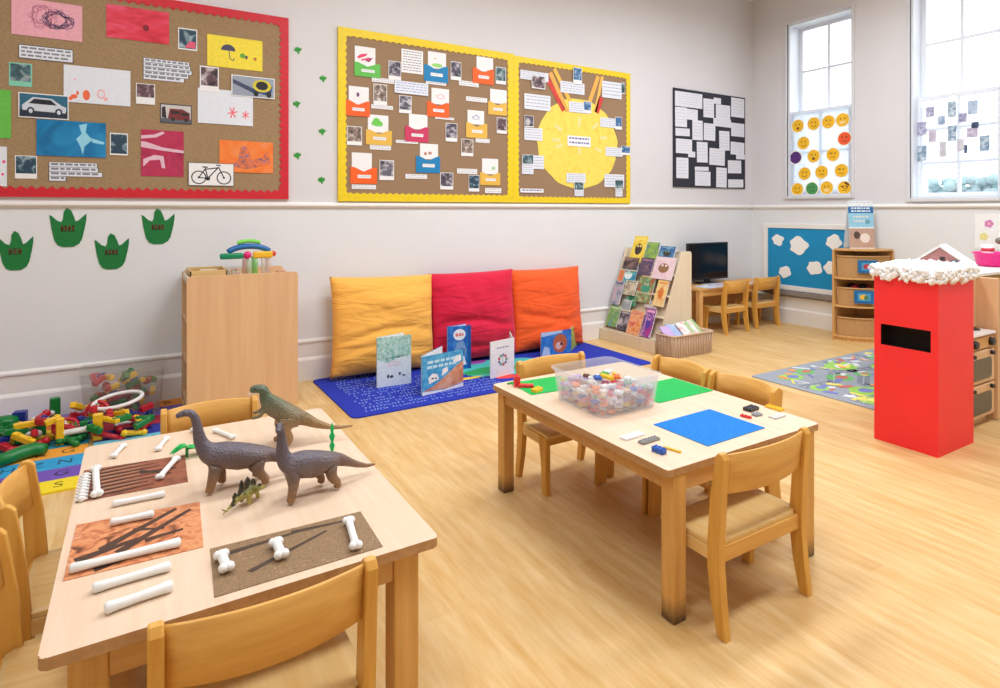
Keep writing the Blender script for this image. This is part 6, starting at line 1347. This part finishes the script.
# standing sign
A = pX(848.5, 248, 6.56); t = thing('display_stand', 'blue and white standing leaflet on top of the corner shelf unit', 'leaflet', (6.645, 3.515, uh), R(-31))
w_, h_ = 0.27, 0.515
c = Card(w_, h_, 0.004)
c.rect(0, 0.74, 1, 0.88, 1); c.rect(0, 0.45, 1, 0.74, 2); c.words(2, 0, 0.12, 0.87, 0.75, 0.5); c.rect(0.0, 0.02, 1, 0.42, 3); c.disc(0.3, 0.28, 0.13, 0.08, 4); c.disc(0.62, 0.22, 0.2, 0.1, 5); c.words(2, 5, 0.2, 0.70, 0.52, 0.35); c.disc(0.75, 0.56, 0.1, 0.05, 6)
f = c.m.build('front_sheet', [plain((232, 240, 244), 0.4), plain((40, 110, 170), 0.4), plain((150, 205, 228), 0.4), plain((196, 160, 140), 0.45), plain((90, 70, 60), 0.5), plain((240, 226, 216), 0.5), plain((110, 170, 190), 0.4)], t, loc=(0, 0, h_ / 2)); f.rotation_euler = (R(-5), 0, 0); f.location = (0, 0.02, h_ / 2)
m = MB(); m.box((0, 0, 0), (w_, 0.004, h_ * 0.98), None); b_ = m.build('back_sheet', plain((226, 234, 240), 0.4), t); b_.rotation_euler = (R(9), 0, 0); b_.location = (0, 0.075, h_ / 2)
# ================================================================== ROAD RUG
def road_rug():
    x0, x1, y0, y1 = 4.40, 6.42, 2.20, 3.235; cx, cy = (x0 + x1) / 2, (y0 + y1) / 2; w, d = x1 - x0, y1 - y0
    m = MB(); m.prism(rounded(w, d, 0.02, 3), lambda u, v, q: (u, v, q), 0.0005, 0.007); z = 0.0073; random.seed(44)
    def bl_(u, v, ru, rv, mi, dz, ph=0.0, n=22, wob=0.10): m.quad([(u + ru * (1 + wob * math.sin(3 * a + ph)) * math.cos(a), v + rv * (1 + wob * math.sin(4 * a + ph)) * math.sin(a), z + dz) for a in [2 * PI * i / n for i in range(n)]], mi)
    k = 0
    for (u, v, ru, rv) in ((-0.05, 0.30, 0.17, 0.11), (-0.42, 0.10, 0.13, 0.09), (-0.62, -0.20, 0.14, 0.10), (-0.28, -0.22, 0.15, 0.09), (0.28, 0.08, 0.16, 0.12), (0.62, 0.30, 0.15, 0.1), (-0.75, 0.32, 0.12, 0.08), (0.15, -0.35, 0.2, 0.08), (0.66, -0.2, 0.16, 0.13), (-0.5, 0.36, 0.1, 0.07), (-0.85, 0.02, 0.08, 0.07), (-0.45, -0.38, 0.12, 0.07), (-0.82, -0.36, 0.1, 0.08), (-0.15, 0.06, 0.08, 0.06), (0.05, 0.4, 0.1, 0.06)):
        bl_(u, v, ru, rv, 1 + k % 2, 0.0002 + 0.00003 * k, k); bl_(u + 0.02, v, ru * 0.5, rv * 0.5, 3 + k % 4, 0.0006 + 0.00003 * k, k + 2); k += 1
    for i in range(110):
        u, v = random.uniform(-w / 2 + .08, w / 2 - .08), random.uniform(-d / 2 + .06, d / 2 - .06); a = random.uniform(0, 3); L = random.uniform(0.02, 0.07); q = random.uniform(0.008, 0.03); cs, sn = math.cos(a), math.sin(a)
        m.quad([(u + cs * p * L - sn * r * q, v + sn * p * L + cs * r * q, z + 0.0010 + 0.00002 * i) for p, r in ((-1, -1), (1, -1), (1, 1), (-1, 1))], random.choice((3, 4, 5, 6, 7, 7, 7)))
    for pts in ([(-0.95, 0.1), (-0.6, 0.05), (-0.3, 0.22), (0.1, 0.12), (0.5, 0.2), (0.95, 0.1)], [(-0.5, -0.48), (-0.45, -0.1), (-0.15, 0.05), (0.0, 0.48)], [(0.0, -0.48), (0.1, -0.15), (0.45, -0.1), (0.5, 0.48)], [(-0.95, -0.35), (-0.5, -0.32), (0.0, -0.2), (0.5, -0.35), (0.95, -0.3)]):
        for (a, b) in zip(pts[:-1], pts[1:]):
            dv = Vector((b[0] - a[0], b[1] - a[1])); nn = Vector((-dv.y, dv.x)).normalized() * 0.045
            m.quad([(a[0] - nn.x, a[1] - nn.y, z + 0.0001), (b[0] - nn.x, b[1] - nn.y, z + 0.0001), (b[0] + nn.x, b[1] + nn.y, z + 0.0001), (a[0] + nn.x, a[1] + nn.y, z + 0.0001)], 8)
            for k2 in range(5):
                p0 = Vector(a) + dv * (k2 + 0.25) / 5; p1 = Vector(a) + dv * (k2 + 0.65) / 5; n2 = nn * 0.09
                m.quad([(p0.x - n2.x, p0.y - n2.y, z + 0.0011), (p1.x - n2.x, p1.y - n2.y, z + 0.0011), (p1.x + n2.x, p1.y + n2.y, z + 0.0011), (p0.x + n2.x, p0.y + n2.y, z + 0.0011)], 7)
    o = m.build('road_rug', [plain((150, 158, 168), 0.95, var=0.08, scale=90), plain((150, 200, 90), 0.95), plain((110, 180, 110), 0.95), plain((224, 214, 110), 0.95), plain((190, 110, 96), 0.95), plain((120, 130, 190), 0.95), plain((226, 150, 90), 0.95), plain((214, 218, 224), 0.95), plain((126, 134, 148), 0.95)], loc=(cx, cy, 0))
    tag(o, 'grey play rug printed with roads and green patches, left of the red postbox', 'rug')
road_rug()
# ================================================================== RED POSTBOX
px0, px1, py0, py1, ph = 3.862, 4.305, 1.628, 1.972, 1.005
pb = thing('postbox', 'red cardboard postbox with a black slot and a cotton-wool snow top', 'postbox', ((px0 + px1) / 2, (py0 + py1) / 2, 0))
hx, hy = (px1 - px0) / 2, (py1 - py0) / 2
M_POST = plain((252, 46, 50), 0.5, var=0.04, scale=5)
m = MB(); tk = 0.006; s0, s1, sz0, sz1 = -0.135, 0.135, 0.585, 0.71     # slot in the face towards -x
ys_ = [-hy, s0, s1, hy]; zs_ = [0, sz0, sz1, ph]
G = [[m.bm.verts.new((-hx, yy, zz)) for zz in zs_] for yy in ys_]
for i in range(3):
    for j in range(3):
        if i == 1 and j == 1: continue
        m.bm.faces.new((G[i][j], G[i + 1][j], G[i + 1][j + 1], G[i][j + 1]))
Bk = [[m.bm.verts.new((hx, yy, zz)) for zz in (0, ph)] for yy in (-hy, hy)]
m.bm.faces.new((Bk[0][0], Bk[0][1], Bk[1][1], Bk[1][0]))
m.bm.faces.new((G[0][0], G[0][1], G[0][2], G[0][3], Bk[0][1], Bk[0][0])); m.bm.faces.new((G[3][3], G[3][2], G[3][1], G[3][0], Bk[1][0], Bk[1][1]))
m.bm.faces.new((G[0][3], G[1][3], G[2][3], G[3][3], Bk[1][1], Bk[0][1])); m.bm.faces.new((G[3][0], G[2][0], G[1][0], G[0][0], Bk[0][0], Bk[1][0]))
# slot recess
H4 = [(G[1][1], G[2][1], G[2][2], G[1][2])]
D4 = [m.bm.verts.new((-hx + 0.006, v.co.y, v.co.z)) for v in H4[0]]
for i in range(4): m.bm.faces.new((H4[0][i], H4[0][(i + 1) % 4], D4[(i + 1) % 4], D4[i]))
m.build('box', M_POST, pb)
m = MB(); m.b2((-hx + 0.007, s0 - 0.01, sz0 - 0.01), (-hx + 0.10, s1 + 0.01, sz1 + 0.01)); 
for f in list(m.bm.faces):
    f.normal_update()
    if f.normal.x < -0.9: m.bm.faces.remove(f)
m.build('slot', plain((30, 18, 16), 0.8), pb, recalc=False)
m = MB(); random.seed(2)
m.b2((-hx - 0.004, -hy - 0.004, ph + 0.001), (hx + 0.004, hy + 0.004, ph + 0.045), 0.018, seg=4)
for i in range(900):
    u, v = random.uniform(-1, 1), random.uniform(-1, 1)
    if i % 2:
        k4 = random.randrange(4); q = 1 if k4 % 2 else -1
        if k4 < 2: u = q
        else: v = q
    e = max(abs(u), abs(v)); z = ph + 0.048 + random.uniform(-0.008, 0.018)
    if e > 0.92: z = ph + random.uniform(-0.018, 0.055)
    m.ball((u * (hx + 0.010), v * (hy + 0.010), z), random.uniform(0.010, 0.020), (1, 1, random.uniform(0.7, 1.5)), 0, 1)
bmesh.ops.subdivide_edges(m.bm, edges=m.bm.edges[:0], cuts=1)
for vtx in m.bm.verts:
    c0 = vtx.co.copy(); vtx.co += Vector((mnoise.noise(c0 * 60 + Vector((5, 0, 0))), mnoise.noise(c0 * 60 + Vector((0, 9, 0))), mnoise.noise(c0 * 60))) * 0.012
m.build('cotton_wool', plain((252, 252, 252), 1.0, var=0.01, bump=0.3), pb, smooth=True)
# ================================================================== PLAY KITCHEN
kt = thing('play_cooker', 'wooden play cooker with two dark oven windows, behind the red postbox', 'toy cooker', (4.72, 1.90, 0))
kx0, kx1, ky0 = 4.40, 4.865, 1.735
def LK(x, y, z): return (x - 4.72, y - 1.90, z)
m = MB(); m.b2(LK(kx0, ky0, 0.05), LK(kx1, 2.05, 0.585), 0.006); m.b2(LK(kx0 + 0.02, ky0 + 0.03, 0), LK(kx1 - 0.02, 2.05, 0.05)); m.build('body', M_CAB, kt)
m = MB(); m.b2(LK(kx0, ky0 - 0.02, 0.585), LK(kx1, 2.05, 0.602), 0.003); m.build('hob_top', M_GLOSSW, kt)
for xx in (4.54, 4.77): m = MB(); m.tube([LK(xx, 1.83, 0.602), LK(xx, 1.83, 0.608)], 0.06, 20); m.build('hob_ring', M_BLACK, kt)
m = MB(); m.b2(LK(kx0 + 0.01, ky0 - 0.012, 0.50), LK(kx1 - 0.01, ky0, 0.575), 0.002); m.build('control_panel', M_HONEYX, kt)
for xx in (4.56, 4.80): m = MB(); m.tube([LK(xx, ky0 - 0.012, 0.538), LK(xx, ky0 - 0.035, 0.538)], [0.028, 0.024], 14); m.build('knob', M_BLACK, kt)
for z0_, z1_ in ((0.28, 0.49), (0.06, 0.27)):
    m = MB(); m.b2(LK(kx0 + 0.015, ky0 - 0.018, z0_), LK(kx1 - 0.015, ky0, z1_), 0.008); d_ = m.build('oven_door', M_CAB, kt)
    m = MB(); m.prism(rounded(kx1 - kx0 - 0.13, z1_ - z0_ - 0.075, 0.025), lambda u, v, q: LK((kx0 + kx1) / 2 + u, ky0 - 0.018 - q, (z0_ + z1_) / 2 - 0.012 + v), 0.0, 0.003); m.build('oven_window', plain((70, 66, 64), 0.2), d_)
    for hx_ in (4.79, 4.52):
        m = MB(); m.tube([LK(hx_, ky0 - 0.018, z1_ - 0.022), LK(hx_, ky0 - 0.04, z1_ - 0.022)], 0.013, 10); m.build('handle', M_BLACK, d_)
kc = thing('play_dresser', 'tall wooden play kitchen cupboard with white top, behind the play cooker', 'cupboard', (4.95, 2.15, 0))
def LKc(x, y, z): return (x - 4.95, y - 2.15, z)
m = MB(); m.b2(LKc(4.72, 2.06, 0.62), LKc(4.885, 2.075, 0.94)); m.b2(LKc(4.72, 2.35, 0.0085), LKc(5.895, 2.37, 0.94)); m.build('body', M_CAB, kc)
m = MB(); m.b2(LKc(4.885, 1.71, 0.0085), LKc(4.912, 2.37, 0.945), 0.004); m.build('end_panel', M_CAB, kc)
m = MB(); m.b2(LKc(4.41, 1.83, 0.610), LKc(4.885, 1.85, 0.94)); m.build('splashback', M_CAB, kc)
m = MB(); m.b2(LKc(4.70, 1.82, 0.945), LKc(5.95, 2.40, 0.968), 0.004); m.build('worktop', M_GLOSSW, kc)
m = MB(); m.b2(LKc(5.90, 1.86, 0.0085), LKc(5.925, 2.38, 0.945), 0.003); m.build('end_panel', M_PLY, kc)
# dolls' house on the worktop
dh = thing('dolls_house', "pink dolls' house with white roof behind the postbox", 'dolls house', (5.12, 2.13, 0.969), R(14)); dh.scale = (0.9, 0.9, 0.95)
m = MB(); m.prism([(-0.16, 0), (0.16, 0), (0.16, 0.05), (0, 0.165), (-0.16, 0.05)], lambda u, v, d: (d, u, v), -0.12, 0.12); m.build('walls', plain((180, 126, 122), 0.6), dh)
for s in (-1, 1):
    m = MB(); m.prism([(s * 0.185, 0.034), (0, 0.167), (0, 0.185), (s * 0.195, 0.046)], lambda u, v, d: (d, u, v), -0.135, 0.15); m.build('roof_slope', plain((240, 240, 238), 0.6), dh)
m = MB(); m.b2((-0.124, -0.035, 0.065), (-0.119, 0.0, 0.095)); m.build('window', plain((60, 50, 60), 0.4), dh)
m = MB(); m.b2((-0.124, -0.12, 0.05), (-0.119, -0.075, 0.075)); m.build('window', plain((110, 120, 130), 0.4), dh)
# pink washing-up bowl with toy things
pt = thing('pink_bowl', 'bright pink plastic bowl on the white worktop at the right picture edge', 'bowl', (5.635, 1.99, 0.969))
m = MB(); prof = [(0.0, 0.0), (0.10, 0.0), (0.118, 0.012), (0.135, 0.095), (0.148, 0.10), (0.148, 0.106), (0.130, 0.104), (0.112, 0.014), (0.0, 0.008)]
rg = [[m.bm.verts.new((r * math.cos(2 * PI * i / 28), r * math.sin(2 * PI * i / 28), z)) for i in range(28)] for r, z in prof[1:-1]]
for a, b in zip(rg[:-1], rg[1:]):
    for i in range(28): m.bm.faces.new((a[i], a[(i + 1) % 28], b[(i + 1) % 28], b[i]))
m.bm.faces.new(rg[0][::-1]); m.bm.faces.new(rg[-1]); m.build('body', plain((236, 16, 132), 0.35), pt, smooth=True)
t = thing('toy_ladle', 'dark grey toy ladle standing in the pink bowl', 'toy utensil', (5.655, 1.96, 0.985)); m = MB(); m.tube([(0, 0, 0), (0.02, 0.0, 0.12), (0.0, 0.0, 0.17)], 0.008, 8); m.build('handle', plain((110, 106, 100), 0.5), t); m = MB(); m.ball((-0.015, 0, 0.18), 0.035, (1, 1, 0.8)); m.build('cup', plain((120, 116, 106), 0.5), t)
t = thing('toy_cup', 'white toy cup with a red band in the pink bowl', 'toy cup', (5.585, 2.02, 0.985)); m = MB(); m.tube([(0, 0, 0), (0, 0, 0.15)], [0.03, 0.042], 16); m.build('body', plain((236, 236, 240), 0.4), t); m = MB(); m.tube([(0, 0, 0.10), (0, 0, 0.125)], [0.0405, 0.0420], 16); m.build('band', plain((220, 80, 90), 0.4), t)
def flowers(m):
    c = Card(0.40, 0.34, 0.002); m.bm.free(); m.bm = c.m.bm
    for (u, v, mi) in ((0.28, 0.72, 1), (0.18, 0.36, 2), (0.7, 0.6, 3), (0.62, 0.25, 1)):
        for k in range(5): a = 2 * PI * k / 5; c.disc(u + 0.05 * math.cos(a), v + 0.06 * math.sin(a), 0.045, 0.055, mi, 10)
        c.disc(u, v, 0.025, 0.03, 2, 8)
onright('flower_poster', 'white wall poster with pink and yellow flower shapes above the pink bowl', 'poster', 2.40, 1.195, flowers, [plain((242, 242, 242), 0.5), plain((214, 130, 190), 0.5), plain((236, 226, 150), 0.5), plain((190, 220, 190), 0.5)], 0.006)
# ================================================================== WINDOW FACES AND PHOTOGRAPHS
FACE = [(83, 170, 'y', 'o', 'yellow-orange paper face with open mouth, first in the top row'), (187, 155, 'y', 's', 'yellow paper face, second in the top row on the window'), (283, 143, 'y', 'f', 'yellow paper face, third in the top row on the window'), (376, 130, 'y', 'g', 'yellow grinning paper face, last in the top row on the window'),
        (120, 282, 'y', 's', 'yellow paper face alone under the top row, at the left'), (388, 252, 'r', 'f', 'orange-red paper face at the right edge of the window'), (69, 377, 'p', 's', 'purple paper face at the left edge of the window'), (186, 367, 'y', 'o', 'yellow paper face right of the purple one'),
        (313, 357, 'y', 'n', 'yellow paper face below the orange-red one, in the middle row'), (127, 482, 'y', 's', 'yellow paper face, left one in the row above the green face'), (238, 472, 'y', 'f', 'yellow paper face, middle one in the row above the green face'), (368, 462, 'y', 'n', 'yellow paper face, right one in the row above the green face'),
        (80, 585, 'y', 's', 'yellow paper face left of the green one, bottom row'), (175, 580, 'g', 'f', 'green paper face in the bottom row on the window'), (272, 575, 'y', 'g', 'yellow paper face right of the green one, bottom row'), (388, 575, 'y', 'h', 'yellow paper face with dark cap, bottom right of the window')]
FC = {'y': (246, 190, 30), 'r': (242, 90, 40), 'p': (82, 42, 120), 'g': (70, 150, 80)}
for i, (a, b, col, kind, lb) in enumerate(FACE):
    p = pX(785 + a / 6.547, 100 + b / 6.547, WR + 0.036); c = Card(0.165, 0.165, 0.001); c.m.bm.clear(); mm = c.m; n = 28
    mm.prism([(0.086 * math.cos(2 * PI * k / n), 0.086 * math.sin(2 * PI * k / n)) for k in range(n)], lambda u, v, d: (u, -d, v), 0.0, 0.001, 0)
    c.disc(0.5, 0.5, 0.45, 0.45, 1, 28)
    if kind == 'h': c.poly([(0.45, 0.85), (0.62, 0.95), (0.86, 0.72), (0.78, 0.62)], 2); c.ring(0.55, 0.55, 0.2, 0.12, 0.3, 2)
    for u in (0.36, 0.64): c.disc(u, 0.60, 0.045, 0.06, 2, 10)
    if kind == 'o': c.disc(0.5, 0.32, 0.11, 0.10, 2, 14)
    elif kind == 's': c.line([(0.30, 0.38), (0.40, 0.29), (0.5, 0.26), (0.60, 0.29), (0.70, 0.38)], 0.006, 2)
    elif kind == 'f': c.line([(0.32, 0.28), (0.42, 0.34), (0.58, 0.34), (0.68, 0.28)], 0.006, 2)
    elif kind == 'g': c.poly([(0.26, 0.42), (0.74, 0.42), (0.64, 0.24), (0.36, 0.24)], 3)
    else: c.line([(0.32, 0.32), (0.68, 0.32)], 0.006, 2); c.line([(0.24, 0.62), (0.48, 0.60)], 0.008, 2)
    o = mm.build('paper_smiley', [plain((250, 246, 226), 0.6), plain(FC[col], 0.6, var=0.08, scale=20), plain((110, 60, 20) if col == 'y' else (40, 30, 40), 0.6), plain((250, 220, 160), 0.6)], loc=(WR + 0.039, p.y, p.z), rotz=R(-90))
    tag(o, lb, 'paper face', 'paper faces on the window')
WP = [(115, 160, 150, 200, 0, 'highest photo at the left of the big window'), (235, 280, 120, 200, 1, 'tall photo at the top middle of the big window'), (345, 400, 115, 185, 2, 'large pale photo at the top right of the big window'), (180, 220, 200, 245, 2, 'small blue photo below and between the two top left photos'),
      (295, 340, 185, 230, 0, 'small photo below left of the top right one'), (70, 117, 235, 300, 0, 'purple-toned photo at the left edge, upper one'), (365, 405, 233, 262, 3, 'darkest small photo at the right of the big window'), (130, 172, 280, 340, 4, 'brownish photo right of the purple-toned one'),
      (235, 282, 253, 335, 1, 'tall photo in the centre of the big window'), (340, 400, 264, 312, 4, 'wide pale photo under the darkest one'), (285, 325, 325, 388, 5, 'pale brown photo right of the centre'), (410, 465, 308, 388, 1, 'photo at the right edge of the big window'), (70, 117, 365, 442, 1, 'photo at the left edge, lower one'),
      (188, 226, 340, 422, 5, 'pale photo in the bottom row, second from the left edge'), (325, 343, 358, 402, 3, 'narrow dark photo right of the pale brown one')]
WPAL = [[(120, 120, 160), (170, 170, 200), (220, 220, 235)], [(90, 120, 150), (150, 175, 195), (215, 225, 232)], [(130, 150, 190), (170, 190, 215), (200, 212, 228)], [(40, 50, 80), (60, 76, 110), (120, 136, 160)], [(160, 150, 180), (195, 185, 205), (225, 220, 232)], [(180, 178, 186), (205, 204, 214), (230, 230, 236)]]
for i, (a, b, c_, d, pal, lb) in enumerate(WP):
    A = pX(905 + a / 5.505, 80 + c_ / 5.505, WR + 0.105); B = pX(905 + b / 5.505, 80 + d / 5.505, WR + 0.105); w, h = abs(A.y - B.y), abs(A.z - B.z)
    m = MB(); m.b2((-w / 2, -0.001, -h / 2), (w / 2, 0, h / 2)); o = m.build('photo_print', art(WPAL[pal], 26, i), loc=(WR + 0.1075, (A.y + B.y) / 2, (A.z + B.z) / 2), rotz=R(-90))
    tag(o, lb, 'photograph', 'photographs on the big window')
LP = 56; WS = 2.2; WSKY = 3.5; EXPO = 0.0
# ================================================================== LIGHT, WORLD, CAMERA
def area(name, loc, rot, sx, sy, power, col=(1, 1, 1)):
    l = bpy.data.lights.new(name, 'AREA'); l.shape = 'RECTANGLE'; l.size = sx; l.size_y = sy; l.energy = power; l.color = col
    o = bpy.data.objects.new(name, l); COL.objects.link(o); o.location = loc; o.rotation_euler = rot; return o
for x, y, k in ((-0.7, 0.5, 0.65), (-0.7, 3.0, 0.55), (2.1, 0.5, 0.8), (2.1, 3.0, 1.0), (4.7, 0.5, 1.1), (4.7, 3.0, 1.2)):
    area('ceiling_light', (x, y, CE - 0.05), (0, 0, 0), 1.5, 0.6, LP * k, (0.92, 0.98, 1.06)).data.spread = R(168)
w = bpy.data.worlds.new('world'); SC.world = w; w.use_nodes = True
bg = w.node_tree.nodes['Background']; bg.inputs['Color'].default_value = (0.93, 0.96, 1.0, 1); 
nt = w.node_tree; tc = nt.nodes.new('ShaderNodeTexCoord'); sp = nt.nodes.new('ShaderNodeSeparateXYZ'); mr = nt.nodes.new('ShaderNodeMapRange'); mr.interpolation_type = 'SMOOTHSTEP'
nt.links.new(tc.outputs['Generated'], sp.inputs[0]); nt.links.new(sp.outputs['X'], mr.inputs['Value'])
mr.inputs['From Min'].default_value = 0.35; mr.inputs['From Max'].default_value = 0.75; mr.inputs['To Min'].default_value = WS; mr.inputs['To Max'].default_value = WSKY
nt.links.new(mr.outputs[0], bg.inputs['Strength'])
cam = bpy.data.cameras.new('camera'); co = bpy.data.objects.new('camera', cam); COL.objects.link(co)
cam.sensor_width = 36; cam.lens = FPX / 1000 * 36; cam.shift_y = -(344 - HOR) / 1000.0; cam.clip_start = 0.05
co.location = (0, 0, CH); co.rotation_euler = (R(90), 0, -YAW); SC.camera = co
vs = SC.view_settings; vs.view_transform = 'Standard'; vs.look = 'None'; vs.gamma = 1.0; vs.use_curve_mapping = False; vs.exposure = EXPO
SC.cycles.max_bounces = 10; SC.cycles.transparent_max_bounces = 24
